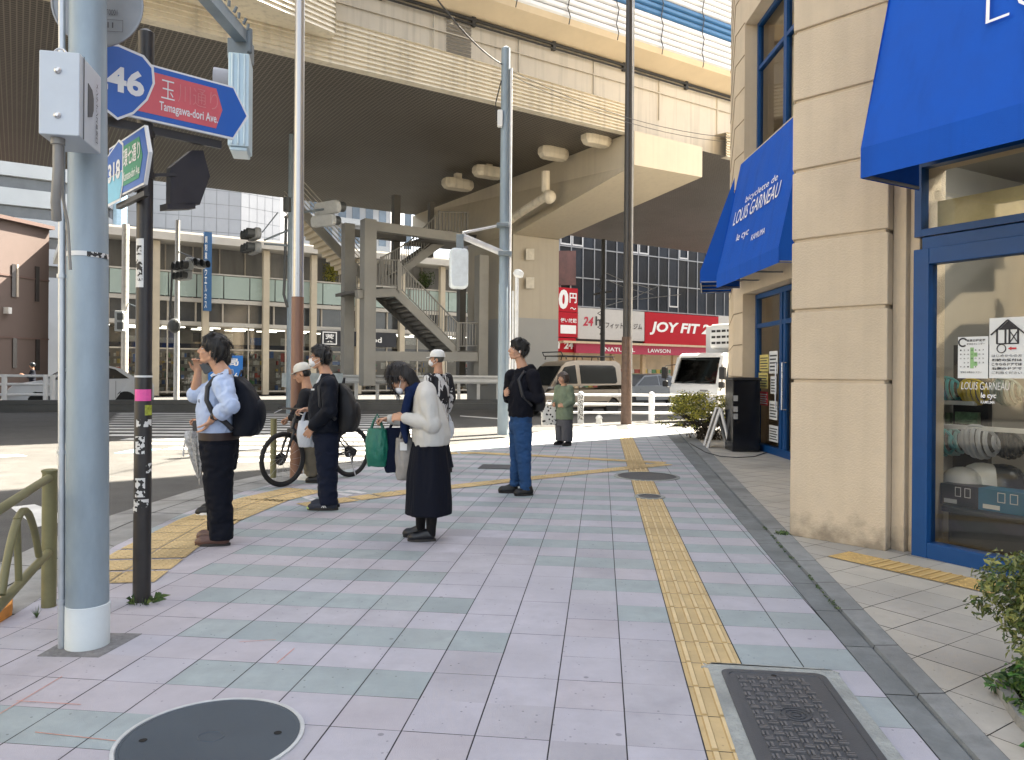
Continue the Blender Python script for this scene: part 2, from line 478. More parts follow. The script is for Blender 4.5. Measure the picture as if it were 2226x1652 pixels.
# gutter and kerb line on the shop side
gm = MB(); yy = -2.0
while yy < 19.4:
    y0, y1 = yy+.004, yy+.596
    a0, a1 = gin(y0)+.006, gin(y1)+.006
    w = lambda y: gout(y)-gin(y)
    m0, m1 = a0+w(y0)*.47, a1+w(y1)*.47
    gm.quad((a0, y0, -.001), (m0, y0, -.006), (m1, y1, -.006), (a1, y1, -.001), 0)
    gm.quad((m0, y0, -.006), (m0+.012, y0, -.018), (m1+.012, y1, -.018), (m1, y1, -.006), 0)
    gm.quad((m0+.012, y0, -.018), (m0+.02, y0, .004), (m1+.02, y1, .004), (m1+.012, y1, -.018), 0)
    gm.quad((m0+.02, y0, .004), (gout(y0)-.004, y0, .006), (gout(y1)-.004, y1, .006), (m1+.02, y1, .004), 1)
    yy += .6
struct(gm.build('gutter', [gutter_m, M('gutter_cover', (.225, .235, .235), .88, var=.22, scale=8, bump=.3, bscale=120, stain=.3)]))
gb = MB(); gb.quad((gin(-2)-.02, -2, -.02), (14, -2, -.02), (14, 20.5, -.02), (gin(20.5)-.02, 20.5, -.02)); struct(gb.build('paving_base', grout))
shop_reg = [(gout(-2), -2), (9, -2), (9, 20.4), (gout(20.4), 20.4)]
tile_field('shop_pavement', shop_reg, V((2.47, 5.93, 0)), V((.56, -.8285, 0)), V((.8285, .56, 0)), .3, .3, shopt, lambda i, j, r: 0 if r.random() < .6 else 1, .0025, .0025, z=.004)
tm = MB()
d1, d2 = V((.56, -.8285, 0)), V((.8285, .56, 0))
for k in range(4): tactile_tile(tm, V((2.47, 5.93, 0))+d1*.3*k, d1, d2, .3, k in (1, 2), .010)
struct(tm.build('shop_tactile_paving', [M('tactile_orange', (.52, .35, .13), .7, var=.15, scale=8), M('tactile_orange_bar', (.60, .43, .19), .7, var=.15, scale=8), M('tactile_orange_side_shade', (.36, .23, .08), .8)]))  # bar sides painted darker as shade, tops lighter
rm = MB()
for (a, b, c, d) in ((36, 1529, 135, 1470), (36, 1523, 176, 1531), (76, 1591, 262, 1611), (602, 1441, 640, 1409), (520, 1395, 600, 1390), (0, 1551, 36, 1529)):
    p, q = G(a, b, .003), G(c, d, .003); dd = (q-p).normalized(); nn_ = V((-dd.y, dd.x, 0))*.002; rm.quad(p-nn_, q-nn_, q+nn_, p+nn_)
struct(rm.build('chalk_line', M('chalk_red', (.55, .24, .17), .9, var=.3, scale=40)))
# road markings
rm = MB()
for k in range(17):
    d = 12.3+k*.92
    if d > 25.9: break
    xl = -4.7+(d-12.3)*(-4.9/5.2) if d < 17.5 else -9.6-(d-17.5)*.45
    xr = -2.45+(d-12.3)*.13 if d < 18 else -1.7-(d-18)*.18
    nx = (xr-xl)/6
    rm.quad((xl, d-.18, -.055), (xr, d+.22, -.055), (xr, d+.67, -.055), (xl, d+.27, -.055))
a = [G(22, 1102, -.056), G(75, 1096, -.056), G(142, 1120, -.056), G(142, 1133, -.056), G(78, 1146, -.056)]
rm.poly(a)
rm.quad(G(-40, 991, -.055), G(40, 987, -.055), G(60, 991, -.055), G(-40, 996, -.055))
rm.quad(G(1000, 903, -.055), G(1130, 912, -.055), G(1130, 914.5, -.055), G(1000, 905, -.055))
struct(rm.build('road_marking', white_paint))
bm_ = MB(); bm_.quad(G(246, 985, -.055), G(300, 975, -.055), G(352, 976, -.055), G(300, 984, -.055))
struct(bm_.build('bicycle_lane_marking', M('road_paint_blue', (.16, .42, .50), .8, var=.2, scale=8)))
# white painted letters on the sidewalk by the kerb
rm = MB(); p0 = G(650, 1082, .003)
for (a, b, c, d) in ((650, 1079, 700, 1094), (700, 1078, 716, 1082), (726, 1073, 760, 1078), (745, 1068, 790, 1073), (712, 1068, 742, 1072)):
    rm.quad(G(a, b, .003), G(a+14, b-3, .003), G(c+8, d-3, .003), G(c-4, d, .003))
struct(rm.build('sidewalk_marking', M('pavement_paint_white', (.55, .55, .56), .8, var=.3, scale=30, stain=.4)))
# ================================================================ ELEVATED ROAD
B0 = V((-8.5, 17.5, 0))                     # a point under the near lower edge
def vp(s, q, z): p = B0+T*s+N*q; return V((p.x, p.y, z))
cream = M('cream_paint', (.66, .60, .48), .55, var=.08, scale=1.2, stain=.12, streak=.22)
cream_lit = M('cream_soffit_bounce', (.60, .50, .35), .6, var=.08, scale=.8, stain=.15)  # warmer cream, with the bounced light on the underside put into the colour
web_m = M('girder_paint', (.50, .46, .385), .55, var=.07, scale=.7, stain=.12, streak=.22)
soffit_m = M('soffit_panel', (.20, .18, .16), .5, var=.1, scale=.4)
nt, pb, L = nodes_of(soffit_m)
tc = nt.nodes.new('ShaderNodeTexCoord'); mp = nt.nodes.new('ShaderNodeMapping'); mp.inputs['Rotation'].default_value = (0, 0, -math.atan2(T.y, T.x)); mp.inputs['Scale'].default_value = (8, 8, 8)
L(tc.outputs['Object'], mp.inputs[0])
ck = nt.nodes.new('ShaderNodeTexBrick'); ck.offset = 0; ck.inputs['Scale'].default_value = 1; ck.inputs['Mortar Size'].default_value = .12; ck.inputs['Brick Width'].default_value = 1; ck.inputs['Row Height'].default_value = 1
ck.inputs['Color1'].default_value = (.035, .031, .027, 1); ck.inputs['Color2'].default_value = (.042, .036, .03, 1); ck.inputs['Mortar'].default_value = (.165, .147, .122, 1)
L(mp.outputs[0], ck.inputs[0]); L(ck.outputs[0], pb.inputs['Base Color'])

road_b = thing('elevated_road', 'cream double deck elevated road crossing over the avenue on a wide pier', 'elevated road', vp(15, -8, 0))
S0, S1 = -40, 75
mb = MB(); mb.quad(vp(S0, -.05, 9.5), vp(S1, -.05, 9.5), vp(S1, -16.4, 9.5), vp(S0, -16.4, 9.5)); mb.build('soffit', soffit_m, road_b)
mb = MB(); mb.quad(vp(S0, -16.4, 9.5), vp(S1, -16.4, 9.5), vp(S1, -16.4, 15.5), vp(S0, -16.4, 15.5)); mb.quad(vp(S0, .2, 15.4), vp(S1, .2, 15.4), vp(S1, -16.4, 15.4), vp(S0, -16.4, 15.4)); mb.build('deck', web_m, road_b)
# louvred fascia
mb = MB(); n = 9
for (sa, sb, ha, hb) in ((S0, -2.5, 1.42, 1.32), (-2.5, 14.85, 1.32, .94), (19.6, S1, .9, .9)):
    for k in range(n):
        f0, f1 = k/n, (k+1)/n
        z = lambda h, f: 9.5+h*f
        a = [vp(sa, .0, z(ha, f0)), vp(sb, .0, z(hb, f0)), vp(sb, -.07, z(hb, f1)-.012), vp(sa, -.07, z(ha, f1)-.012)]
        mb.poly(a)
        mb.quad(vp(sa, -.07, z(ha, f1)-.012), vp(sb, -.07, z(hb, f1)-.012), vp(sb, 0, z(hb, f1)), vp(sa, 0, z(ha, f1)))
    mb.quad(vp(sa, 0, 9.5), vp(sb, 0, 9.5), vp(sb, -.3, 9.497), vp(sa, -.3, 9.497))
    mb.quad(vp(sb, 0.0, 9.5), vp(sb, -.6, 9.5), vp(sb, -.6, 9.5+hb), vp(sb, 0, 9.5+hb))
    mb.quad(vp(sa, 0, 9.5+ha), vp(sb, 0, 9.5+hb), vp(sb, -.62, 9.5+hb+.05), vp(sa, -.62, 9.5+ha+.05))
mb.build('fascia', cream, road_b)
# girder web, underside of the overhang, edge
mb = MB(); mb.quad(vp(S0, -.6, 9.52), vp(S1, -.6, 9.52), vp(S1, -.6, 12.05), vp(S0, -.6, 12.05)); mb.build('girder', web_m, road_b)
mb = MB()
for s in range(-8, 40, 3): mb.box(vp(s+.7, -.575, 11.2), (.03, .05, 1.5), math.atan2(T.y, T.x))
mb.bar(vp(S0, -.57, 11.42), vp(S1, -.57, 11.42), .05, .03); mb.build('stiffener', web_m, road_b)
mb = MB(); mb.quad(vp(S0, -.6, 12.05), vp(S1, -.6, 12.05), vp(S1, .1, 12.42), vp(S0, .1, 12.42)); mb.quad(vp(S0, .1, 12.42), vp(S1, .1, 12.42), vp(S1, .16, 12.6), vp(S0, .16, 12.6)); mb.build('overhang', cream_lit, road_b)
pan = [M('barrier_panel', (.66, .68, .70), .4, var=.05, scale=.6, metal=.2), M('barrier_stripe_blue', (.03, .13, .30), .45, var=.1, scale=1)]
mb = MB(); z = 12.6
while z < 15.6:
    blue = 13.55 <= z < 14.2
    mb.quad(vp(S0, .16, z), vp(S1, .16, z), vp(S1, .22, z+.05), vp(S0, .22, z+.05), 1 if blue else 0)
    mb.quad(vp(S0, .22, z+.05), vp(S1, .22, z+.05), vp(S1, .22, z+.15), vp(S0, .22, z+.15), 1 if blue else 0)
    mb.quad(vp(S0, .22, z+.15), vp(S1, .22, z+.15), vp(S1, .16, z+.20), vp(S0, .16, z+.20), 1 if blue else 0)
    z += .215
mb.build('noise_barrier', pan, road_b)
dark_metal = M('dark_metal', (.03, .03, .03), .5, metal=.3)
mb = MB()
for s in range(2, 34, 2):
    pts = [vp(s+.06*math.sin(q*2.1), .27, 12.35+q*.25) for q in range(14)]
    mb.tube(pts, .018, 5)
mb.build('barrier_wire', dark_metal, road_b)
mb = MB(); mb.tube([vp(S0, -.5, 12.0), vp(S1, -.5, 12.0)], .05, 6); mb.tube([vp(S0, -.5, 11.86), vp(S1, -.5, 11.86)], .03, 6)
for s in range(-6, 34, 3): mb.box(vp(s, -.54, 11.95), (.12, .12, .28), math.atan2(T.y, T.x))
mb.box(vp(21.2, -.48, 11.95), (.5, .2, .34), math.atan2(T.y, T.x))
mb.build('cable_tray', dark_metal, road_b)
# diverging ramp end with slatted face, upper left
E0_, E1_ = V((-13.5, 8.7, 0)), V((-4.62, 19.6, 0))
for nm, z0, h in (('ramp_panel', 10.12, 1.6),):
    mb = MB(); n = 12
    for k in range(n):
        za, zb = z0+h*k/n, z0+h*(k+1)/n
        o = V((.776, -.63, 0))*.06
        mb.quad(E0_+V((0, 0, za)), E1_+V((0, 0, za)), E1_-o+V((0, 0, zb-.012)), E0_-o+V((0, 0, zb-.012)))
        mb.quad(E0_-o+V((0, 0, zb-.012)), E1_-o+V((0, 0, zb-.012)), E1_+V((0, 0, zb)), E0_+V((0, 0, zb)))
    mb.quad(E1_+V((0, 0, z0)), E1_-N*.8+V((0, 0, z0)), E1_-N*.8+V((0, 0, z0+h)), E1_+V((0, 0, z0+h)))
    mb.quad(E0_+V((0, 0, z0)), E1_+V((0, 0, z0)), E1_-N*.8+V((0, 0, z0)), E0_-N*4+V((0, 0, z0)))
    mb.build(nm, cream, road_b)
# perforated plate and drain pipes on the girder
mb = MB()
P_ = [P(1052, 48, 23.0), P(1090, 62, 23.3)]
for (x, y0, y1, d) in ((1310, 110, 185, 26.0), (985, -15, 78, 22.6)):
    a = P(x, y0, d); b = P(x-5, y1-32, d); c = P(x-14, y1-14, d); e = P(x-38, y1, d)
    mb.tube([a, a.lerp(b, .5), b, b.lerp(c, .5)+V((.02, 0, 0)), c, e], .13, 10)
    for q in (a, e): mb.tube([q-V((0, 0, .05)), q+V((0, 0, .05))], .17, 10)
mb.build('drain_pipe', cream, road_b)
mb = MB(); s_, e_ = 8.1, 8.95
for i in range(12):
    mb.quad(vp(s_, -.57, 10.75+i*.11), vp(e_, -.57, 10.75+i*.11), vp(e_, -.54, 10.75+i*.11+.07), vp(s_, -.54, 10.75+i*.11+.07))
mb.build('vent_grille', M('grille_metal', (.20, .19, .17), .5, metal=.3), road_b)
# pier: hammerhead beam and column
A = [V((4.02, 25.3, 0)), V((6.72, 27.05, 0))]; Cc = [V((0, 30.2, 0)), V((1.9, 31.4, 0))]
z_ = lambda p, z: V((p.x, p.y, z))
bk = -N*3.6
mb = MB()
tl, tr, bl, br = z_(A[0], 9.49), z_(A[1], 9.49), z_(A[0], 8.36), z_(A[1], 8.42)
mb.quad(bl, br, tr, tl)                                              # end face
c0, c1 = z_(Cc[0], 6.9), z_(Cc[1], 6.92)
mb.quad(bl, c0, c1, br)                                              # sloping underside
back0, back1 = z_(Cc[0], 0)+bk, z_(Cc[1], 0)+bk
far0, far1 = z_(A[0]-N*17, 0), z_(A[1]-N*17, 0)
mb.poly([tl, z_(far0, 9.49), z_(far0, 8.4), z_(back0, 6.9), c0, bl])
mb.poly([tr, br, c1, z_(back1, 6.9), z_(far1, 8.4), z_(far1, 9.49)])
mb.quad(z_(far0, 8.4), z_(far1, 8.4), z_(back1, 6.9), z_(back0, 6.9))
mb.build('pier_beam', M('pier_paint', (.50, .44, .335), .5, var=.06, scale=.8, stain=.12, streak=.08), road_b)
mb = MB()
for (q0, q1, m) in ((-.2, 3.6, 1), (3.6, 6.9, 0)):
    mb.prism([Cc[0], Cc[1], back1, back0], q0, q1, m, False)
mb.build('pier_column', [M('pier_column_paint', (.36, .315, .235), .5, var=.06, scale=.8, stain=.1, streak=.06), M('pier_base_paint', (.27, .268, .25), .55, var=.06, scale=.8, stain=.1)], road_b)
# lamps under the soffit along the pier beam
for (px, py, d) in ((1296, 315, 26.0), (1203, 346, 27.4), (1061, 386, 29.6), (995, 412, 31.0)):
    lt = MB(); c = P(px, py, d); c.z = min(c.z, 9.2)
    w = 70/1650*d
    prof = [(w*.42, .0), (w*.5, .14), (w*.5, .3), (w*.46, .4)]
    a = math.atan2(T.y, T.x)
    mt = Matrix.Rotation(a, 3, 'Z')
    vs = []
    for (k, zz) in prof: vs += [c+mt @ V((x*k, y*k*.45, zz)) for (x, y) in ((-1, -.6), (-.6, -1), (.6, -1), (1, -.6), (1, .6), (.6, 1), (-.6, 1), (-1, .6))]
    lt.add(vs, [(i*8+j, i*8+(j+1) % 8, (i+1)*8+(j+1) % 8, (i+1)*8+j) for i in range(3) for j in range(8)]+[tuple(reversed(range(8))), tuple(range(24, 32))])
    lt.box(c+V((0, 0, .5)), (.25, .25, .3), a)
    lt.build('bearing_box', cream, road_b)
# rainwater pipe on the beam
mb = MB(); d = 28.2
pts = [P(1186, 372, 27.6), P(1186, 415, 27.7), P(1190, 425, 27.8), P(1120, 470, 29.4), P(1108, 480, 29.6)]
mb.tube(pts, .16, 10); mb.ell(P(1194, 428, 27.6), (.25, .25, .25)); mb.build('rainwater_pipe', cream, road_b)
mb = MB()
for (px, py) in ((1151, 553), (1151, 615)):
    c = [P(px-9, py-12, 30.4), P(px+9, py-12, 30.6), P(px+9, py+12, 30.6), P(px-9, py+12, 30.4)]
    mb.poly([p+N*.05 for p in c])
mb.build('access_plate', M('plate_paint', (.50, .46, .37), .5), road_b)

# ================================================================ SHOP BUILDING (right)
stone = M('wall_render', (.57, .475, .35), .85, var=.07, scale=3, bump=.35, bscale=70, stain=.10, streak=.07, splash=.55)
nt, pb, L = nodes_of(stone)
blue_f = M('blue_frame_paint', (.005, .056, .19), .4, var=.08, scale=4, spec=.35)
blue_aw = M('awning_canvas_blue', (.003, .078, .44), .7, var=.06, scale=2.5, bump=.2, bscale=300, spec=.25, streak=.14)
A_, B_ = V((2.47, 6.72, 0)), V((3.03, 6.13, 0))
HT = 22
shop = thing('shop_building', 'beige rendered corner shop building with blue framed windows and grooved pillar', 'building', (5, 9, 0))
mb = MB()
# pillar: blocks with recessed grooves
e_p = (B_-A_).normalized(); n_p = V((e_p.y, -e_p.x, 0))
if n_p.dot(N1) < 0: n_p = -n_p
pil = [A_, B_, B_+V((.16, .17, 0)), V((3.2, 7.5, 0)), V((2.84, 7.5, 0))]
def inset(poly, d):
    c = sum(poly, V((0, 0, 0)))/len(poly)
    return [p+(c-p).normalized()*d for p in poly]
z = 0
gz = [1.37+.615*k for k in range(40) if 1.37+.615*k < HT]
for g in gz:
    mb.prism(pil, z, g-.014); mb.prism(inset(pil, .03), g-.014, g+.014, top=False); z = g+.014
mb.prism(pil, z, HT)
mb.build('pillar', stone, shop, bevel=.012)
# pilaster step beside the door
mb = MB(); q0 = B_+V((.08, .085, 0)); q1 = B_+E1*.12+V((.06, .12, 0))
st = [q0, q0+E1*.115, q0+E1*.115-N1*.3, q0-N1*.3]
mb.prism(st, 0, 3.12)
st2 = [q0+E1*.115-N1*.05, q0+E1*.2-N1*.05, q0+E1*.2-N1*.4, q0+E1*.115-N1*.4]
mb.prism(st2, 0, 3.12)
mb.build('door_jamb', stone, shop, bevel=.008)
# wall above the shop window and the rest of the shell
Wd = B_+V((.01, .01, 0))
front_end = Wd+E1*9
mb = MB()
def wallbox(a, b, th, z0, z1, nrm):
    a = V(a); b = V(b); o = -V(nrm)*th
    mb.prism([a, b, b+o, a+o], z0, z1)
wallbox(Wd+E1*.02, front_end, .5, 3.12, HT, N1)
wallbox(Wd+E1*6.2, front_end, .5, 0, 3.12, N1)
WX = 4.40
nx = V((-1, 0, 0))
wallbox((2.66, 7.45, 0), (WX, 7.6, 0), .4, 0, HT, (0, 1, 0)) if False else mb.prism([V((2.86, 7.1, 0)), V((3.2, 7.1, 0)), V((WX+.3, 7.9, 0)), V((WX, 8.0, 0)), V((2.86, 7.49, 0))], 0, HT)
YJ0, YJ1 = 11.2, 14.5
wallbox((WX, 7.95, 0), (WX, YJ0, 0), .45, 0, HT, nx)
wallbox((WX, YJ0, 0), (WX, YJ1, 0), .45, 2.95, 5.5, nx)
wallbox((WX, YJ0, 0), (WX, YJ1, 0), .45, 8.1, HT, nx)
wallbox((WX, YJ1, 0), (WX, 15.1, 0), .45, 0, HT, nx)
cx, cy, cr = 7.75, 17.7, 2.6
arc = [V((WX, 15.1, 0))]
a0 = math.radians(172); 
for k in range(15):
    a = a0-k*R(9); arc.append(V((cx+cr*math.cos(a), cy+cr*math.sin(a), 0)))
arc += [V((14, 20.3, 0)), V((14, 12, 0)), V((WX+.45, 15.1, 0))]
mb.prism(arc, 0, HT)
mb.prism([V((14, 12, 0)), V((14, -1, 0)), V((13.5, -1, 0)), V((13.5, 12, 0))], 0, HT)
mb.prism([front_end, front_end-N1*.5, V((14, -3, 0)), V((14, -3.5, 0))], 0, HT)
mb.poly([V((2.5, 6.8, HT)), front_end+V((0, 0, HT)), V((14, -3, HT)), V((14, 20, HT)), V((5, 19, HT)), V((WX, 15, HT)), V((WX, 8, HT))])
mb.build('wall', stone, shop)
# horizontal joints on the curved wall (dark cords painted in place of the shade in grooves)
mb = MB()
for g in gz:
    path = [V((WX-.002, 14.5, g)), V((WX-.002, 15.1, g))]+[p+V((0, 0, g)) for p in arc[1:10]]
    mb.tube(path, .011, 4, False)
mb.build('groove_shade_cord', M('groove_shade', (.22, .17, .11), .8), shop)

def frame_rect(mb, o, xd, zd, w, h, t, dep, mi=None, sides='LRTB'):
    "four bars around a rectangle, set in the plane of xd and zd"
    o = V(o); xd = V(xd).normalized(); zd = V(zd).normalized(); nn = xd.cross(zd)
    if 'L' in sides: mb.bar(o+xd*t/2, o+xd*t/2+zd*h, t, dep, nn, mi)
    if 'R' in sides: mb.bar(o+xd*(w-t/2), o+xd*(w-t/2)+zd*h, t, dep, nn, mi)
    if 'B' in sides: mb.bar(o+xd*t+zd*t/2, o+xd*(w-t)+zd*t/2, t, dep-.004, nn, mi)
    if 'T' in sides: mb.bar(o+xd*t+zd*(h-t/2), o+xd*(w-t)+zd*(h-t/2), t, dep-.004, nn, mi)
ZU = V((0, 0, 1))
clear = glass('shop_glass', (.95, .97, .96), 1.85)
# big shop window / door, ground floor
WO = q0+E1*.202-N1*.02                      # left foot of the frame
shopwin = MB()
frame_rect(shopwin, WO, E1, ZU, 2.3, 2.42, .125, .12)
shopwin.bar(WO+E1*.06+ZU*2.46, WO+E1*5+ZU*2.46, .10, .09, N1)
sw = shopwin.build('window_frame', blue_f, shop, bevel=.006)
fr = MB(); frame_rect(fr, WO+ZU*2.52, E1, ZU, 2.3, .60, .055, .10); fr.build('transom_frame', blue_f, shop)
fr = MB(); frame_rect(fr, WO+E1*2.32, E1, ZU, 2.3, 3.12, .12, .10); fr.build('window_frame', blue_f, shop)
MB().quad(WO+E1*.12+ZU*.12, WO+E1*2.18+ZU*.12, WO+E1*2.18+ZU*2.3, WO+E1*.12+ZU*2.3).build('window_pane', clear, shop)
MB().quad(WO+E1*.05+ZU*2.57, WO+E1*2.25+ZU*2.57, WO+E1*2.25+ZU*3.07, WO+E1*.05+ZU*3.07).build('transom_pane', clear, shop)
MB().quad(WO+E1*2.42+ZU*.12, WO+E1*4.5+ZU*.12, WO+E1*4.5+ZU*3.0, WO+E1*2.42+ZU*3.0).build('window_pane', clear, shop)
# room behind
room = MB()
floor_w = M('shop_floor_wood', (.36, .24, .12), .45, var=.25, scale=3, stretch=(1, 8, 1))
pale = M('shop_wall_pale', (.34, .335, .31), .8, var=.05, scale=1)
ri = [WO-N1*.12-E1*.3, WO-N1*.12+E1*5.2, WO-N1*4.2+E1*5.2, WO-N1*4.2-E1*.3]
room.poly([p+ZU*.03 for p in ri]); room.build('shop_floor', floor_w, shop)
room = MB()
room.quad(ri[0], ri[3], ri[3]+ZU*3.3, ri[0]+ZU*3.3); room.quad(ri[3], ri[2], ri[2]+ZU*3.3, ri[3]+ZU*3.3); room.quad(ri[1], ri[2], ri[2]+ZU*3.3, ri[1]+ZU*3.3)
room.poly([p+ZU*3.3 for p in ri]); 
room.quad(WO-N1*.7+E1*1.5, WO-N1*.7+E1*2.4, WO-N1*.7+E1*2.4+ZU*3.2, WO-N1*.7+E1*1.5+ZU*3.2)
room.build('interior_wall', pale, shop)
mb = MB()
for s in (.7, 2.2, 3.7):
    for d in (.5,): c = WO+E1*s-N1*d+ZU*3.24; mb.box(c, (1.1, .22, .05), mat=Matrix((E1, -N1, V((0, 0, 1)))).transposed())
mb.build('ceiling_lamp', M('shop_added_lamp_white', (1, .97, .9), .5, var=0, emit=2.2), shop)  # unseen lamps added to brighten the stock behind the window
# upper transom blind
MB().slab([WO-N1*.16+E1*.06+ZU*2.58, WO-N1*.16+E1*2.2+ZU*2.58, WO-N1*.16+E1*2.2+ZU*2.82, WO-N1*.16+E1*.06+ZU*2.82], -N1*.03).build('window_blind', M('blind_cream', (.60, .52, .30), .8), shop)
# second entrance
EX = 4.68
d2 = MB()
frame_rect(d2, V((EX, 14.48, 0)), V((0, -1, 0)), ZU, 3.25, 2.93, .09, .10)
d2.bar(V((EX, 14.4, 2.33)), V((EX, 11.3, 2.33)), .08, .08, nx)
d2.bar(V((EX, 13.12, .1)), V((EX, 13.12, 2.9)), .11, .09, nx)
d2.bar(V((EX, 12.95, .1)), V((EX, 12.95, 2.9)), .09, .085, nx)
d2.bar(V((EX, 14.4, .06)), V((EX, 11.3, .06)), .14, .13, nx)
d2.build('door_frame', blue_f, shop, bevel=.005)
MB().quad((EX, 14.4, .1), (EX, 11.3, .1), (EX, 11.3, 2.85), (EX, 14.4, 2.85)).build('door_pane', clear, shop)
h = MB()
for y in (13.19, 12.88):
    h.tube([V((EX-.03, y, .82)), V((EX-.10, y, .82)), V((EX-.10, y, 1.62)), V((EX-.03, y, 1.62))], .014, 8)
h.build('door_handle', M('steel', (.55, .55, .56), .25, metal=.9), shop)
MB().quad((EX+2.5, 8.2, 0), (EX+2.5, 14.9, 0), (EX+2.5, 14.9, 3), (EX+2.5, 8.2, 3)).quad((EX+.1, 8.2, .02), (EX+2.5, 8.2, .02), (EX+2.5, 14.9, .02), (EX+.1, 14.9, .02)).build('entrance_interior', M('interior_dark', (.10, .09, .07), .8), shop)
# upper window
uw = MB()
frame_rect(uw, V((EX, 14.48, 5.5)), V((0, -1, 0)), ZU, 3.2, 2.6, .07, .10)
uw.bar(V((EX, 14.4, 7.22)), V((EX, 11.3, 7.22)), .07, .09, nx)
uw.bar(V((EX, 13.0, 5.55)), V((EX, 13.0, 8.05)), .14, .095, nx)
uw.build('upper_window_frame', blue_f, shop)
MB().quad((EX, 14.42, 5.56), (EX, 11.3, 5.56), (EX, 11.3, 8.05), (EX, 14.42, 8.05)).build('upper_window_pane', clear, shop)
MB().box((EX-.13, 12.85, 5.49), (.22, 3.2, .05)).build('window_sill', M('sill_metal', (.6, .6, .6), .4, metal=.4), shop)
MB().quad((EX+.5, 14.5, 5.5), (EX+.5, 11, 5.5), (EX+.5, 11, 8.1), (EX+.5, 14.5, 8.1)).build('window_curtain', M('curtain', (.35, .33, .26), .9, var=.2, scale=8, stretch=(1, 6, .3)), shop)
MB().quad((EX, 11.2, 5.5), (EX+.5, 11.2, 5.5), (EX+.5, 11.2, 8.1), (EX, 11.2, 8.1)).quad((EX, 11.2, 8.1), (EX+.5, 11.2, 8.1), (EX+.5, 14.5, 8.1), (EX, 14.5, 8.1)).build('window_reveal', stone, shop)

# awnings
def awning(label, a, b, nrm, zt, zb, proj, val, group='blue awnings on the shop building'):
    a = V(a); b = V(b); nrm = V(nrm)
    o = thing('awning', label, 'awning', ((a+b)/2+ZU*zb), 0, group)
    f0, f1 = a+nrm*proj, b+nrm*proj
    ta, tb = a+nrm*.03+ZU*zt, b+nrm*.03+ZU*zt
    va, vb = f0+ZU*(zb+val), f1+ZU*(zb+val)
    mb = MB(); n = 24
    for k in range(n):           # slightly sagging canvas
        f, g = k/n, (k+1)/n
        for q in range(8):
            r0, r1 = q/8, (q+1)/8
            sag = lambda u, v: -nrm*.012*math.sin(math.pi*v)*(1+.6*math.cos(u*math.pi*6))
            pt = lambda u, v: ta.lerp(tb, u).lerp(va.lerp(vb, u), v)+sag(u, v)
            mb.quad(pt(f, r0), pt(f, r1), pt(g, r1), pt(g, r0))
    mb.build('canopy', blue_aw, o, smooth=True)
    m2 = MB(); m2.quad(va, f0+ZU*zb, f1+ZU*zb, vb); m2.build('valance', blue_aw, o)
    MB().poly([ta, a+nrm*.03+ZU*zb, f0+ZU*zb, va]).build('side_panel', blue_aw, o); MB().poly([tb, vb, f1+ZU*zb, b+nrm*.03+ZU*zb]).build('side_panel', blue_aw, o)
    m4 = MB(); 
    for (p, q) in ((f0, f1), (a+nrm*.06, f0), (b+nrm*.06, f1), (f0.lerp(f1, .33), (a+nrm*.06).lerp(b, .33)), (f0.lerp(f1, .66), (a+nrm*.06).lerp(b, .66))): m4.tube([p+ZU*(zb+.02)-nrm*.015, q+ZU*(zb+.02)-nrm*.015], .014, 6)
    m4.build('awning_bar', M('awning_bar_metal', (.25, .26, .28), .4, metal=.6), o)
    nn = (vb-va).normalized(); dn = (ta-va).normalized()
    return o, ta, tb, va, vb, nn, dn
wt = M('white_lettering', (.8, .8, .8), .6, var=.03)
aw1, ta, tb, va, vb, xd, yd = awning('large blue awning above the shop window, nearest the camera', Wd+E1*.27, Wd+E1*6.0, N1, 5.72, 2.86, .74, .22)
mb = MB()
# place letters where the face meets the line of sight
def on_plane(px, py, p0, nrm):
    a, b = ray(px, py); d = V((a, 1, b)); t = (V(p0)-V((0, 0, CAM_H))).dot(nrm)/d.dot(nrm); return V((0, 0, CAM_H))+d*t
nn = xd.cross(yd)
o = on_plane(2137, 62, va, nn); text(mb, 'LOUIS GARNEAU', o, xd, yd, None, .26, -.12, -.02, .03); mb.build('lettering', wt, aw1); mb = MB()
o = on_plane(2220, 140, va, nn); text(mb, 'le cyc', o+xd*.02, xd, yd, None, .2, -.1, 0, .03)
mb.build('lettering', wt, aw1)
aw2, ta, tb, va, vb, xd, yd = awning('lettered blue awning over the recessed glass door', (WX, 14.6, 0), (WX, 11.2, 0), nx, 5.45, 3.07, .48, .24)
nn = xd.cross(yd)
for (s, x0, y0, x1, y1, h) in (('bicyclette de', 1620, 446, 1690, 420, .2), ('LOUIS GARNEAU', 1594, 492, 1698, 440, .33), ('le cyc', 1600, 530, 1627, 520, .22), ('KAMIUMA', 1633, 524, 1664, 512, .13)):
    p = on_plane(x0, y0, va, nn); q = on_plane(x1, y1, va, nn)
    mb = MB(); text(mb, s, p, xd, yd, (q-p).dot(xd)*.93, h*.8, .0, .0, .012); mb.build('lettering', wt, aw2)
awning('plain blue awning at the rounded far corner of the building', (5.0, 17.1, 0), (4.5, 15.15, 0), V((-.97, .245, 0)), 5.5, 3.25, .74, .24)
# ================================================================ BACKGROUND BUILDINGS
def plane_pt(px, py, p0, nrm):
    return on_plane(px, py, p0, V(nrm))
rnd = random.Random(11)
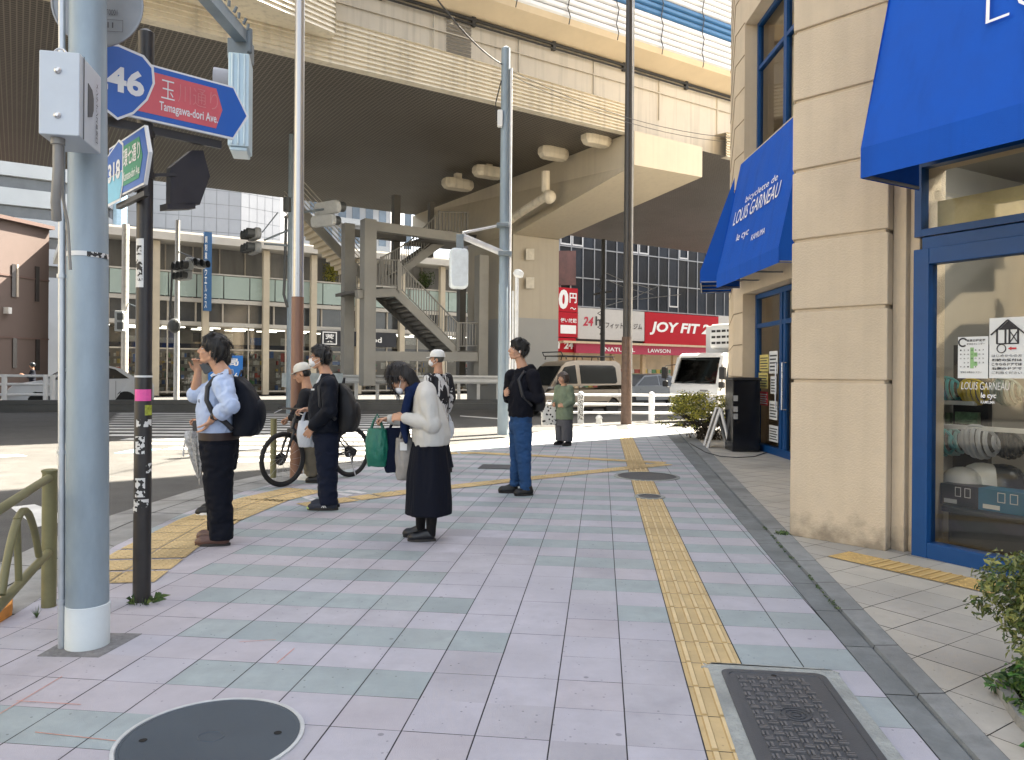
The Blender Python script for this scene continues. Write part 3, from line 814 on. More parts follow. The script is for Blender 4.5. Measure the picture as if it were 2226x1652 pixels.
# ---- pharmacy building across the avenue
F0 = V((-21.0, 40.0, 0))
def fp(s, q, z): p = F0+T*s+N*q; return V((p.x, p.y, z))
cream_col = M('facade_column', (.50, .44, .34), .7, var=.08, scale=2)
slab_m = M('facade_slab', (.52, .50, .46), .7, var=.08, scale=2, stain=.15)
green_gl = M('frosted_green_glass', (.36, .45, .42), .25, var=.06, scale=.6)
dark_win = M('dark_window', (.075, .08, .085), .12, var=.25, scale=.7, spec=.7)
mull = M('mullion_metal', (.50, .46, .40), .5, metal=.2)
ph = thing('pharmacy_building', 'glass fronted store building with pale green band and cream columns across the avenue', 'building', fp(11, -6, 0))
SA, SB = -1.7, 25.5
mb = MB(); mb.prism([fp(SA-.6, .9, 0), fp(SB, .9, 0), fp(SB, -14, 0), fp(SA-.6, -14, 0)], 8.35, 8.75); mb.prism([fp(SA-.3, .35, 0), fp(SB, .35, 0), fp(SB, -13, 0), fp(SA-.3, -13, 0)], 8.75, 8.95)
mb.build('roof', slab_m, ph)
mb = MB()
for z in (5.25, 6.75, 3.95): mb.box(fp((SA+SB)/2, .08, z), (SB-SA, .5, .22 if z != 6.75 else .08), math.atan2(T.y, T.x))
mb.build('floor_slab', slab_m, ph)
mb = MB()
mb.quad(fp(SA, 0, 4.0), fp(SB, 0, 4.0), fp(SB, 0, 5.2), fp(SA, 0, 5.2)); mb.build('window_band', dark_win, ph)
mb = MB()
mb.quad(fp(SA, -.9, 5.3), fp(SB, -.9, 5.3), fp(SB, -.9, 8.4), fp(SA, -.9, 8.4)); mb.build('upper_window_band', M('upper_glazing', (.22, .22, .215), .25, var=.5, scale=.35, stretch=(1, 1, .1)), ph)
mb = MB()
ns = 19
for k in range(ns):
    s0, s1 = SA+(SB-SA)*k/ns+.03, SA+(SB-SA)*(k+1)/ns-.03
    mb.slab([fp(s0, .3, 5.42), fp(s1, .3, 5.42), fp(s1, .3, 6.68), fp(s0, .3, 6.68)], -N*.05)
mb.build('glass_balustrade', green_gl, ph)
mb = MB()
for s in (-1.62, 1.95, 4.45, 7.75, 10.55, 13.4, 16.3, 19.2, 22.1, 25.2): mb.box(fp(s, .45, 4.15), (.34, .34, 8.3), math.atan2(T.y, T.x))
mb.build('facade_column', cream_col, ph)
mb = MB()
for k in range(2*ns+1):
    s = SA+(SB-SA)*k/(2*ns)
    if k % 2 == 0: mb.box(fp(s, .06, 4.6), (.09, .12, 1.2), math.atan2(T.y, T.x)); mb.box(fp(s, -.85, 6.9), (.07, .1, 3), math.atan2(T.y, T.x))
    if k % 3 == 0: mb.box(fp(s, .04, 2.0), (.07, .08, 3.8), math.atan2(T.y, T.x))
for z in (2.55, 3.86, .18): mb.box(fp((SA+SB)/2, .04, z), (SB-SA, .09, .08), math.atan2(T.y, T.x))
mb.build('mullion', mull, ph)
MB().quad(fp(SA, 0, .1), fp(SB, 0, .1), fp(SB, 0, 3.85), fp(SA, 0, 3.85)).build('shop_front_pane', clear, ph)
# lit interior
mb = MB()
mb.quad(fp(SA, -5, 0), fp(SB, -5, 0), fp(SB, -5, 3.9), fp(SA, -5, 3.9)); mb.quad(fp(SA, 0, 3.88), fp(SB, 0, 3.88), fp(SB, -5, 3.88), fp(SA, -5, 3.88)); mb.quad(fp(SA, 0, .02), fp(SB, 0, .02), fp(SB, -5, .02), fp(SA, -5, .02))
mb.build('interior_wall', M('store_interior', (.26, .24, .21), .8, var=.3, scale=.8), ph)
mb = MB()
for s in [SA+1+k*1.9 for k in range(14)]:
    for q in (-1.2, -3.2): mb.box(fp(s, q, 3.8), (1.2, .14, .05), math.atan2(T.y, T.x))
mb.build('ceiling_lamp', M('lamp_tube_white', (1, .95, .82), .5, var=0, emit=.9), ph)
goods = [M('goods_%s' % n, c, .6, var=.3, scale=9) for n, c in (('white', (.6, .58, .52)), ('red', (.45, .08, .06)), ('yellow', (.6, .45, .1)), ('green', (.12, .3, .14)), ('blue', (.08, .16, .38)), ('dark', (.05, .05, .06)), ('tan', (.45, .33, .2)))]
mb = MB()
for s in [SA+.3+k*.155 for k in range(175)]:
    q = (-1.0, -1.5, -2.6)[int(s*1.7+3) % 3]
    for z in (.2, .58, .96, 1.34, 1.72, 2.1):
        if rnd.random() < .86:
            hh = rnd.uniform(.14, .32)
            mb.box(fp(s+rnd.uniform(-.03, .03), q, z+hh/2), (rnd.uniform(.08, .15), .18, hh), math.atan2(T.y, T.x), mi=rnd.choice((0, 0, 0, 0, 1, 2, 3, 4, 5, 5, 6, 6)))
for k in range(16):
    mb.box(fp(SA+1+k*1.65, -.5, rnd.uniform(2.9, 3.4)), (rnd.uniform(.4, 1.2), .05, rnd.uniform(.3, .6)), math.atan2(T.y, T.x), mi=rnd.choice((0, 5, 4, 0, 6)))
mb.build('shelf_goods', goods, ph)
mb = MB()
for z in (.17, .55, .93, 1.31, 1.69, 2.07):
    for q in (-1.0, -1.5, -2.6): mb.box(fp((SA+SB)/2, q, z), (SB-SA-.4, .3, .03), math.atan2(T.y, T.x))
mb.build('shelf_board', MATS['store_interior'], ph)
mb = MB()
for k in range(34):
    s_ = SA+.3+k*.8; mb.box(fp(s_, -.12, rnd.uniform(1.0, 2.9)), (rnd.uniform(.15, .5), .01, rnd.uniform(.2, .6)), math.atan2(T.y, T.x), mi=rnd.choice((0, 0, 0, 5, 6, 1, 4)))
mb.build('window_posters', goods, ph)
# signs on the building
sign_k = M('sign_black', (.012, .013, .02), .4, var=.05)
mb = MB(); mb.box(fp((SA+SB)/2, -.12, 2.72), (SB-SA, .06, .26), math.atan2(T.y, T.x)); mb.build('navy_band', M('band_navy', (.012, .016, .035), .5), ph)
mb = MB(); w0, w1 = plane_pt(698, 735, fp(0, .55, 0), N), plane_pt(800, 735, fp(0, .55, 0), N)
ss = lambda p: (p-F0).dot(T)
s0, s1 = ss(w0), ss(w1)+1.9
mb.slab([fp(s0, .56, 2.92), fp(s1, .56, 2.92), fp(s1, .56, 3.82), fp(s0, .56, 3.82)], -N*.1); sg = mb.build('sign_board', sign_k, ph)
mb = MB(); z0 = 2.98
def rring(mb, o, xd, yd, w, h, t, off):
    nn = xd.cross(yd); o = o+nn*off
    for (a, b, c, d) in ((0, 0, w, t), (0, h-t, w, h), (0, t, t, h-t), (w-t, t, w, h-t)): mb.quad(o+xd*a+yd*b, o+xd*c+yd*b, o+xd*c+yd*d, o+xd*a+yd*d)
rring(mb, fp(s0+.08, .56, z0), T, ZU, .9, .78, .07, .01)
text(mb, '薬', fp(s0+.25, .56, z0+.14), T, ZU, .56, .5, 0, .02, .01)
text(mb, 'fit', fp(s0+1.25, .56, z0+.2), T, ZU, .55, .42, 0, .02, .01)
text(mb, 'ood', fp(s0+2.9, .56, z0+.2), T, ZU, 1.0, .34, 0, .02, .01)
mb.build('lettering', wt, sg)
blue_sign = M('sign_blue', (.02, .16, .52), .4, var=.06, scale=3)
mb = MB(); p = plane_pt(490, 828, fp(0, .9, 0), N); s0 = ss(p); p1 = plane_pt(528, 775, fp(0, .9, 0), N)
mb.slab([fp(s0-.9, .9, p.z), fp(ss(p1), .9, p.z), fp(ss(p1), .9, p1.z+.05), fp(s0-.9, .9, p1.z+.05)], -N*.12); sg = mb.build('pharmacy_sign', blue_sign, ph)
mb = MB(); text(mb, '薬局', fp(s0-.75, .9, p.z+.85), T, ZU, 1.45, .42, 0, .02, .01); mb.build('lettering', wt, sg); mb = MB(); text(mb, 'くすりん', fp(s0-.8, .9, p.z+.12), T, ZU, 1.6, .35, 0, .02, .01); mb.build('lettering', wt, sg)
mb = MB(); p = plane_pt(990/1.168, 870/1.168, fp(0, .5, 0), N)
# vertical banner sign with white letters along its left edge
mb = MB(); p = plane_pt(443, 675, fp(0, 1.0, 0), N); p1 = plane_pt(461, 505, fp(0, 1.0, 0), N); s0, s1 = ss(p), ss(p1)
mb.slab([fp(s0, 1.0, p.z), fp(s1, 1.0, p.z), fp(s1, 1.0, p1.z), fp(s0, 1.0, p1.z)], -N*.25)
ban = thing('banner_sign', 'tall narrow blue projecting sign with white letters on the store building', 'sign', fp((s0+s1)/2, .9, p.z)); 
mb.build('panel', M('banner_blue', (.03, .11, .26), .5, var=.08), ban)
mb = MB(); text(mb, 'PHARMACY DRUG', fp(s0+.02, 1.0, p.z+.15), T, ZU, .2, p1.z-p.z-.5, 0, .02, .012, vert=True) if False else text(mb, '調剤薬局ウェルネス', fp(s0+.03, 1.0, p.z+.1), T, ZU, .12, p1.z-p.z-.3, 0, .01, .012, vert=True); mb.build('lettering', wt, ban)
# left return wall of the store
mb = MB(); a = fp(SA-.1, .2, 0); b = a+V((-2.4, 3.4, 0))
for z0, z1, m in ((0, 4, 1), (4.1, 5.2, 1), (5.4, 6.7, 0), (6.8, 8.35, 2)): mb.quad(b+ZU*z0, a+ZU*z0, a+ZU*z1, b+ZU*z1, m)
mb.build('side_glazing', [green_gl, M('side_glass', (.25, .28, .27), .15, var=.3, scale=.8), slab_m], ph)
mb = MB()
for k in range(4): c = a.lerp(b, k/3); mb.box(c+ZU*4.2, (.2, .2, 8.4), .5)
mb.build('side_column', M('side_column_paint', (.55, .53, .5), .6), ph)

# ---- grey tower behind the store
tower_m = M('tower_panel', (.27, .28, .30), .5, var=.06, scale=.3)
tw = thing('office_tower', 'large grey panelled tower rising behind the glass store building', 'building', (-34, 75, 0))
mb = MB()
a, b, c = PX(120, 66, 0), PX(521, 72, 0), PX(606, 75, 0)
z = 0
for x0, x1, m in ((a, b, 0), (b, c, 1)):
    nseg = 14 if m == 0 else 5
    for i in range(nseg):
        for k in range(22):
            p0, p1 = x0.lerp(x1, i/nseg), x0.lerp(x1, (i+1)/nseg)
            dd = (p1-p0).normalized()*.02
            mb.quad(p0+dd+ZU*(k*1.3+.02), p1-dd+ZU*(k*1.3+.02), p1-dd+ZU*(k*1.3+1.28), p0+dd+ZU*(k*1.3+1.28), m)
mb.build('cladding', [tower_m, M('tower_white_tile', (.30, .31, .33), .5, var=.06, scale=.5)], tw)
mb = MB(); mb.prism([a+V((0, .05, 0)), b+V((0, .05, 0)), c+V((0, .05, 0)), c+V((-3, 20, 0)), a+V((0, 20, 0))], 0, 28.6); mb.build('wall', M('tower_joint', (.18, .185, .2), .7), tw)
mb = MB(); p = PX(258, 65.2, 0); mb.cyl(p, p+ZU*26, .55, n=10); mb.build('downpipe', M('pipe_blue_grey', (.30, .42, .52), .4, metal=.2), tw)

# ---- pale apartment tower beyond the stairs
at_ = thing('apartment_tower', 'pale striped apartment tower far behind the footbridge stairs', 'building', (-26, 92, 0))
a, b = PX(588, 88, 0), PX(846, 96, 0); d_ = (b-a).normalized()
mb = MB(); mb.prism([a, b, b+V((0, 18, 0)), a+V((0, 18, 0))], 0, 31); mb.build('wall', M('apartment_render', (.30, .305, .31), .7, var=.1, scale=.3), at_)
mb = MB(); mb2 = MB()
for k in range(10):
    for z in range(11, 30, 3):
        p_ = a+d_*(1.0+k*1.75)+V((d_.y, -d_.x, 0))*.05; MB().slab([p_+ZU*z, p_+d_*.95+ZU*z, p_+d_*.95+ZU*(z+1.7), p_+ZU*(z+1.7)], V((d_.y, -d_.x, 0))*-.03).build('window', M('apartment_window', (.10, .13, .16), .2, var=.3, scale=.5), at_)
mb2 = MB()
for z in range(2, 31, 3): mb2.box((a+b)/2+V((d_.y, -d_.x, 0))*.5+ZU*(z-.45), ((b-a).length-1, .9, .7), math.atan2(d_.y, d_.x))
mb2.build('balcony', M('apartment_balcony', (.36, .37, .37), .6, var=.08), at_)
# ---- banded building far left with a green canopy in front
bb = thing('office_block', 'pale office block with dark window bands at the far left beyond the brown building', 'building', (-40, 58, 0))
mb = MB(); a, b = PX(-420, 50, 0), PX(152, 58, 0)
for k in range(9):
    z0 = 7+k*2.15
    mb.prism([a, b, b+V((-4, 20, 0)), a+V((-4, 20, 0))], z0, z0+1.25, 0)
    mb.prism([a+V((0, .3, 0)), b+V((-.3, .3, 0)), b+V((-4, 19, 0)), a+V((-4, 19, 0))], z0+1.25, z0+2.15, 1)
mb.prism([a, b, b+V((-4, 20, 0)), a+V((-4, 20, 0))], 0, 7, 0)
mb.build('wall', [M('office_band', (.37, .39, .41), .5, var=.08, scale=.5), dark_win], bb)
cn = thing('station_canopy', 'green sloping canopy on white lattice struts over the brown building', 'canopy', PX(40, 46, 8))
mb = MB(); p = [P(-60, 448, 46), P(85, 488, 46), P(65, 492, 49), P(-80, 452, 49)]; mb.slab(p, (0, 0, -.25)); mb.build('roof', M('canopy_green', (.06, .28, .17), .5, var=.1), cn)
mb = MB()
for (x0, y0, x1, y1) in ((0, 500, 70, 494), (0, 482, 20, 505), (20, 480, 0, 505), (25, 482, 45, 505), (45, 486, 25, 505), (50, 486, 50, 530), (10, 480, 10, 530), (60, 490, 40, 510)): mb.bar(P(x0, y0, 46.5), P(x1, y1, 46.5), .12, .12)
mb.build('strut', M('strut_white', (.6, .6, .6), .5), cn)

# ---- brown building, far left
br = thing('brown_building', 'dull brown two storey building with narrow slit windows at the far left', 'building', (-28, 40, 0))
brown = M('brown_render', (.115, .085, .076), .8, var=.08, scale=.8, stain=.15)
a, b = PX(-260, 31, 0), PX(104, 39, 0)
d = (b-a).normalized(); nb = V((d.y, -d.x, 0))
mb = MB(); mb.prism([a, b, b-nb*8, a-nb*8], 0, 8.55); mb.build('wall', brown, br)
mb = MB()
for z in (5.9, 2.9): mb.box((a+b)/2+ZU*z+nb*.02, ((b-a).length, .05, .08), math.atan2(d.y, d.x))
mb.box((a+b)/2+ZU*8.62, ((b-a).length+.2, .5, .18), math.atan2(d.y, d.x))
mb.build('wall_band', M('brown_band', (.11, .07, .06), .8), br)
mb = MB()
wlist = [(28, 575, 645), (79, 580, 655), (30, 735, 800), (80, 738, 805)]
for (x, y0, y1) in wlist:
    mb = MB()
    p, q = plane_pt(x-4, y1, a, nb), plane_pt(x+5, y0, a, nb)
    w = (q-p).dot(d); mb.slab([p+nb*.03, p+d*w+nb*.03, p+d*w+ZU*(q.z-p.z)+nb*.03, p+ZU*(q.z-p.z)+nb*.03], nb*.03); mb.build('slit_window', M('slit_glass', (.04, .035, .035), .2), br)
mb = MB()
for (x, y0, y1) in wlist[:1]:
    p, q = plane_pt(x+5, y1, a, nb), plane_pt(x+9, y0, a, nb); mb.slab([p+nb*.05, p+d*.12+nb*.05, p+d*.12+ZU*(q.z-p.z)+nb*.05, p+ZU*(q.z-p.z)+nb*.05], nb*.04)
mb.build('window_reveal', M('reveal_light', (.42, .36, .30), .7), br)
MB().box(plane_pt(13, 675, a, nb)+nb*.1, (.25, .25, .3)).build('wall_lamp', M('lamp_white', (.6, .6, .6), .5), br)

# ---- gym building, right of the pier
J0 = V((3.6, 58, 0))
def jp(s, q, z): p = J0+T*s+N*q; return V((p.x, p.y, z))
js = lambda p: (p-J0).dot(T)
jx = lambda px, py, q=0: plane_pt(px, py, jp(0, q, 0), N)
jy = thing('gym_building', 'dark glass gym building with red and white signs above a convenience store', 'building', jp(12, -5, 0))
mb = MB(); mb.prism([jp(-3, -.1, 0), jp(24, -.1, 0), jp(24, -12, 0), jp(-3, -12, 0)], 3.6, 17); mb.build('wall', M('gym_dark_wall', (.05, .05, .055), .6), jy)
mb = MB()
for i in range(22):
    for (z0, z1) in ((6.6, 8.75), (8.8, 11.1), (11.15, 13.4), (13.45, 16.5)):
        s0 = -2.4+i*1.15
        mb.quad(jp(s0, 0, z0), jp(s0+1.12, 0, z0), jp(s0+1.12, rnd.uniform(-.012, .012), z1), jp(s0, rnd.uniform(-.012, .012), z1), rnd.choice((0, 0, 1)))
mb.build('window_glass', [M('curtain_glass', (.014, .018, .026), .2, var=.3, scale=.4, spec=.3), M('curtain_glass_blue', (.022, .03, .045), .2, var=.3, scale=.4, spec=.3)], jy)
mb = MB()
for i in range(23): mb.box(jp(-2.4+i*1.15-.015, .03, 11.6), (.07, .1, 10), math.atan2(T.y, T.x))
for z in (6.55, 8.78, 11.12, 13.42): mb.box(jp(10, .03, z), (26, .1, .09), math.atan2(T.y, T.x))
mb.build('mullion', M('mullion_grey', (.30, .31, .33), .45, metal=.4), jy)
mb = MB()
for (i, z0, z1) in ((2, 11.2, 13.2), (3, 11.2, 13.2), (8, 11.2, 13.2), (9, 11.2, 13.2), (13, 11.2, 13.2), (2, 7, 8.6), (12, 7, 8.6)):
    s0 = -2.4+i*1.15
    for (sa, sb) in ((s0+.05, s0+.14), (s0+1.0, s0+1.09)): mb.quad(jp(sa, .1, z0), jp(sb, .1, z0), jp(sb, .1, z1), jp(sa, .1, z1))
    mb.quad(jp(s0+.14, .1, z0), jp(s0+1.0, .1, z0), jp(s0+1.0, .1, z0+.12), jp(s0+.14, .1, z0+.12))
mb.build('window_sash', M('sash_white', (.62, .62, .62), .5), jy)
red = M('sign_red', (.42, .010, .022), .6, var=.05, spec=.2); sign_w = M('sign_white', (.50, .48, .46), .5, var=.05)
def board(px0, py0, px1, py1, m, nm, q=.35):
    p, r = jx(px0, py1, q), jx(px1, py0, q)
    s0, s1 = js(p), js(r); z0 = p.z; z1 = jx(px0, py0, q).z
    o = MB().slab([jp(s0, q, z0), jp(s1, q, z0), jp(s1, q, z1), jp(s0, q, z1)], -N*.25).build(nm, m, jy)
    return o, s0, s1, z0, z1
q = .35
o, s0, s1, z0, z1 = board(1256, 668, 1401, 736, sign_w, 'sign_board')
kt = M('letter_black', (.03, .02, .02), .5); rt = M('letter_red', (.45, .02, .05), .5)
mb = MB(); W_ = s1-s0; H_ = z1-z0
text(mb, '24', jp(s0+W_*.07, q, z0+H_*.42), T, ZU, W_*.15, H_*.3, .2, .03, .02, 1); mb.build('lettering', [kt, rt], o); mb = MB(); text(mb, 'h', jp(s0+W_*.25, q, z0+H_*.45), T, ZU, W_*.08, H_*.3, 0, .02, .02, 0)
text(mb, 'フィットネスジム', jp(s0+W_*.40, q, z0+H_*.38), T, ZU, W_*.56, H_*.2, .1, .015, .02, 0)
mb.build('lettering', [kt, rt], o)
o, s0, s1, z0, z1 = board(1402, 678, 1562, 748, red, 'sign_board')
mb = MB(); W_ = s1-s0; H_ = z1-z0
text(mb, 'JOY FIT 24', jp(s0+W_*.06, q, z0+H_*.3), T, ZU, W_*.9, H_*.42, .2, .035, .02); mb.build('lettering', wt, o)
MB().slab([jp(s1+.02, q, z0-.2), jp(s1+6, q, z0-.2), jp(s1+6, q, z1+.1), jp(s1, q, z1+.1)], -N*.3).build('side_wall', sign_w, jy)
MB().box(jp((s1+1.2)/2, .6, 3.72), (s1+2, .9, .16), math.atan2(T.y, T.x)).build('canopy_edge', M('canopy_wood', (.55, .42, .28), .6), jy)
o, s0, s1, z0, z1 = board(1252, 746, 1562, 767, M('sign_crimson', (.35, .012, .05), .5), 'store_sign', .9)
mb = MB(); W_ = s1-s0; H_ = z1-z0
text(mb, 'NATURAL', jp(s0+W_*.18, .9, z0+H_*.25), T, ZU, W_*.2, H_*.42, 0, .01, .02); mb.build('lettering', wt, o); mb = MB(); text(mb, 'LAWSON', jp(s0+W_*.47, .9, z0+H_*.25), T, ZU, W_*.16, H_*.42, 0, .01, .02); mb.build('lettering', wt, o)
o, s0, s1, z0, z1 = board(1190, 622, 1256, 675, red, 'price_sign', .5)
mb = MB(); W_ = s1-s0; H_ = z1-z0
text(mb, '0', jp(s0+W_*.36, .5, z0+H_*.1), T, ZU, W_*.32, H_*.82, .05, .05, .02); text(mb, '円', jp(s0+W_*.72, .5, z0+H_*.38), T, ZU, W_*.24, H_*.42, 0, .02, .02); text(mb, '〜', jp(s0+W_*.74, .5, z0+H_*.1), T, ZU, W_*.2, H_*.1, 0, .02, .02); mb.build('lettering', wt, o)
o, s0, s1, z0, z1 = board(1190, 676, 1256, 731, red, 'offer_sign', .5)
mb = MB(); W_ = s1-s0; H_ = z1-z0
text(mb, '使い放題', jp(s0+W_*.42, .5, z0+H_*.58), T, ZU, W_*.54, H_*.18, 0, .02, .02)
mb.quad(jp(s0+W_*.42, .52, z0+H_*.14), jp(s0+W_*.94, .52, z0+H_*.14), jp(s0+W_*.94, .52, z0+H_*.48), jp(s0+W_*.42, .52, z0+H_*.48)); mb.build('lettering', wt, o)
o, s0, s1, z0, z1 = board(1190, 733, 1252, 765, red, 'number_sign', .5)
mb = MB(); W_ = s1-s0; H_ = z1-z0; text(mb, 'T 24', jp(s0+W_*.3, .5, z0+H_*.25), T, ZU, W_*.6, H_*.5, .1, .04, .02); mb.build('lettering', wt, o)
# picture of a lifted arm is left plain: a dark poster
MB().slab([jx(1215, 620, .3), jx(1252, 620, .3), jx(1252, 545, .3), jx(1215, 545, .3)], -N*.1).build('poster', M('poster_dark', (.10, .04, .035), .5, var=.4, scale=1.2), jy)
gpo = V((PX(1309, 44, 0).x, 44, 0)); gp = thing('utility_pole', 'dark thin utility pole with crossarm standing before the gym building', 'pole', gpo)
MB().lathe([(.15, -.05), (.11, P(1309, 520, 44).z)], gpo, 10).build('shaft', M('utility_dark', (.05, .048, .045), .7), gp)
mb = MB(); mb.bar(P(1290, 640, 44), P(1330, 633, 44), .08, .1)
for k in range(9): mb.tube([P(1309, 600+k*15, 43.9), P(1304-(k % 2)*5, 606+k*15, 43.8), P(1309, 612+k*15, 43.9)], .03, 5)
mb.build('crossarm', M('utility_dark', (0, 0, 0)), gp)
mb = MB()
for (y0, x1, y1) in ((590, 1420, 628), (604, 1420, 640), (650, 1480, 640), (668, 1440, 618)): mb.tube([P(1309, y0, 44), P((1309+x1)/2, (y0+y1)/2+5, 44.5), P(x1, y1, 45)], .022, 4)
mb.build('wire', M('wire_pale', (.3, .3, .3), .6), gp)
# store interior below
mb = MB(); mb.quad(jp(-3, -4, 0), jp(24, -4, 0), jp(24, -4, 3.6), jp(-3, -4, 3.6)); mb.quad(jp(-3, 0, 3.5), jp(24, 0, 3.5), jp(24, -4, 3.5), jp(-3, -4, 3.5)); mb.build('interior_wall', M('store_interior_warm', (.62, .50, .36), .8, var=.2, scale=.6), jy)
mb = MB()
for s in range(0, 20, 2): mb.box(jp(s, -1.6, 3.42), (1.4, .2, .06), math.atan2(T.y, T.x))
mb.build('ceiling_lamp', M('lamp_tube_white', (1, 1, 1)), jy)
mb = MB()
for s in [k*.5 for k in range(0, 42)]:
    for z in (.2, .6, 1.0, 1.4): mb.box(jp(s, -1.8, z+.16), (.4, .2, .32), math.atan2(T.y, T.x), mi=rnd.choice((0, 0, 1, 2, 3, 4, 6)))
mb.build('shelf_goods', goods, jy)
mb = MB()
for s in (1.5, 5.2, 8.5, 12): mb.box(jp(s, .1, 1.8), (.35, .3, 3.6), math.atan2(T.y, T.x))
mb.build('store_pillar', M('store_pillar_wood', (.5, .36, .22), .7), jy)

# ================================================================ FOOTBRIDGE STAIR UNDER THE ELEVATED ROAD
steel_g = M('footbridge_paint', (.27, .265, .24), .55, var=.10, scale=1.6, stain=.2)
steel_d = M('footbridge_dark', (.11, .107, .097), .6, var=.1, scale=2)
Q0 = V((-5.32, 28.0, 0))
def sp(px, py, q=0): return plane_pt(px, py, Q0+N*q, N)
fb = thing('footbridge_stair', 'grey steel footbridge stairs with railings beside the pier under the elevated road', 'stairs', (-3, 29, 0))
def colm(px, y0, y1, w, q=0, m=steel_g, nm='column'):
    a, b = sp(px, y1, q), sp(px, y0, q); a = V((b.x, b.y, a.z)); MB().bar(a, b, w, w, N).build(nm, m, fb)
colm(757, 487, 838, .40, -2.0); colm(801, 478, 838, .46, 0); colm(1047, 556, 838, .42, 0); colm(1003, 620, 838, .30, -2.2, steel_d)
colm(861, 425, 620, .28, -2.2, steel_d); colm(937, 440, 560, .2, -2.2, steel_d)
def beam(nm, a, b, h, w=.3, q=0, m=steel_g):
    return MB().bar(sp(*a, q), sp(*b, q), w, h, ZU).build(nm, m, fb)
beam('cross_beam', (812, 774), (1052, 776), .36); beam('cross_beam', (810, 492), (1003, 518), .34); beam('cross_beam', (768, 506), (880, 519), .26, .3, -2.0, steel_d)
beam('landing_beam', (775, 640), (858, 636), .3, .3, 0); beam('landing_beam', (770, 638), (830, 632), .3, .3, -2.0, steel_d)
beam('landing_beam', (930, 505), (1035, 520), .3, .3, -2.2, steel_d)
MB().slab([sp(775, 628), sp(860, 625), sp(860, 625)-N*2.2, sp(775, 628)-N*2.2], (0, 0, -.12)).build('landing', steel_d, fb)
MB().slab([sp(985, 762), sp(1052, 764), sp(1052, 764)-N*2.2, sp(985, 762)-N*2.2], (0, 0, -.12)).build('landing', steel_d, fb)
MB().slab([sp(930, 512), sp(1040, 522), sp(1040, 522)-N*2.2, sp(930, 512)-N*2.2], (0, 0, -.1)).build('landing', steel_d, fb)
def flight(a, b, n, q0, q1, m=steel_g):
    p, r = sp(*a, q0), sp(*b, q0)
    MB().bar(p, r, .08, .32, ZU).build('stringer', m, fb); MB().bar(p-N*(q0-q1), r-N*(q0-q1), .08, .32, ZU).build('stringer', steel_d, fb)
    mb = MB()
    for k in range(n):
        c0 = p.lerp(r, (k+.1)/n); c1 = p.lerp(r, (k+.95)/n); z = c1.z if r.z > p.z else c0.z
        c0 = V((c0.x, c0.y, z)); c1 = V((c1.x, c1.y, z)); mb.slab([c0, c1, c1-N*(q0-q1), c0-N*(q0-q1)], (0, 0, -.05))
        rz_ = (r.z-p.z)/n; mb.quad(c1+V((0, 0, -.05)), c1-N*(q0-q1)+V((0, 0, -.05)), c1-N*(q0-q1)-V((0, 0, abs(rz_))), c1-V((0, 0, abs(rz_))))
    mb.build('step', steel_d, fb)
flight((858, 633), (994, 764), 14, 0, -1.7)
flight((868, 592), (985, 508), 11, -1.2, -2.3)
def railing(pts, h_px, n, q=0, nm='railing'):
    mb = MB(); top = [sp(x, y, q) for (x, y) in pts]
    dz = V((0, 0, 1.0))
    mb.tube(top, .032, 6)
    low = [p-V((0, 0, h_px)) for p in top]
    mb.tube(low, .022, 6)
    for i in range(len(top)-1):
        for k in range(n+1):
            t = k/n; a = top[i].lerp(top[i+1], t); mb.bar(a, a-V((0, 0, h_px)), .03, .03, N)
    for p in (top[0], top[-1]): mb.bar(p+V((0, 0, .03)), p-V((0, 0, h_px+.18)), .09, .09, N)
    mb.build(nm, steel_g, fb)
railing([(870, 573), (994, 702)], .92, 22, .05); railing([(996, 702), (1040, 702)], .92, 7, .05); railing([(812, 563), (866, 566)], .95, 8, .05)
railing([(830, 560), (888, 527), (955, 462)], .85, 12, -1.15); railing([(955, 460), (1016, 462)], .85, 9, -1.2)
railing([(772, 575), (806, 566)], .95, 6, -1.9)
# farther flight seen from beneath, upper left
p, r = sp(800, 612, -3), sp(650, 452, -3)
mb = MB(); mb.bar(p, r, .1, .35, ZU); mb.build('stringer', steel_g, fb)
cst = M('stair_cream', (.58, .50, .36), .6, var=.1, scale=2)
mb = MB()
for k in range(16):
    c0 = p.lerp(r, k/16); c1 = p.lerp(r, (k+1)/16); mb.slab([V((c0.x, c0.y, c1.z)), c1, c1-N*2-V((0, 0, .0)), V((c0.x, c0.y, c1.z))-N*2], (0, 0, -.06)); mb.quad(V((c0.x, c0.y, c0.z)), V((c0.x, c0.y, c1.z)), V((c0.x, c0.y, c1.z))-N*2, V((c0.x, c0.y, c0.z))-N*2)
mb.build('step', cst, fb)
mb = MB()
for k in range(5): mb.tube([p+ZU*(.25+.2*k)-N*2, r+ZU*(.25+.2*k)-N*2], .025, 5); mb.tube([p+ZU*(.35+.2*k)+N*.1, r+ZU*(.35+.2*k)+N*.1], .02, 5)
mb.build('side_rail', M('rail_pale', (.5, .48, .42), .5), fb)

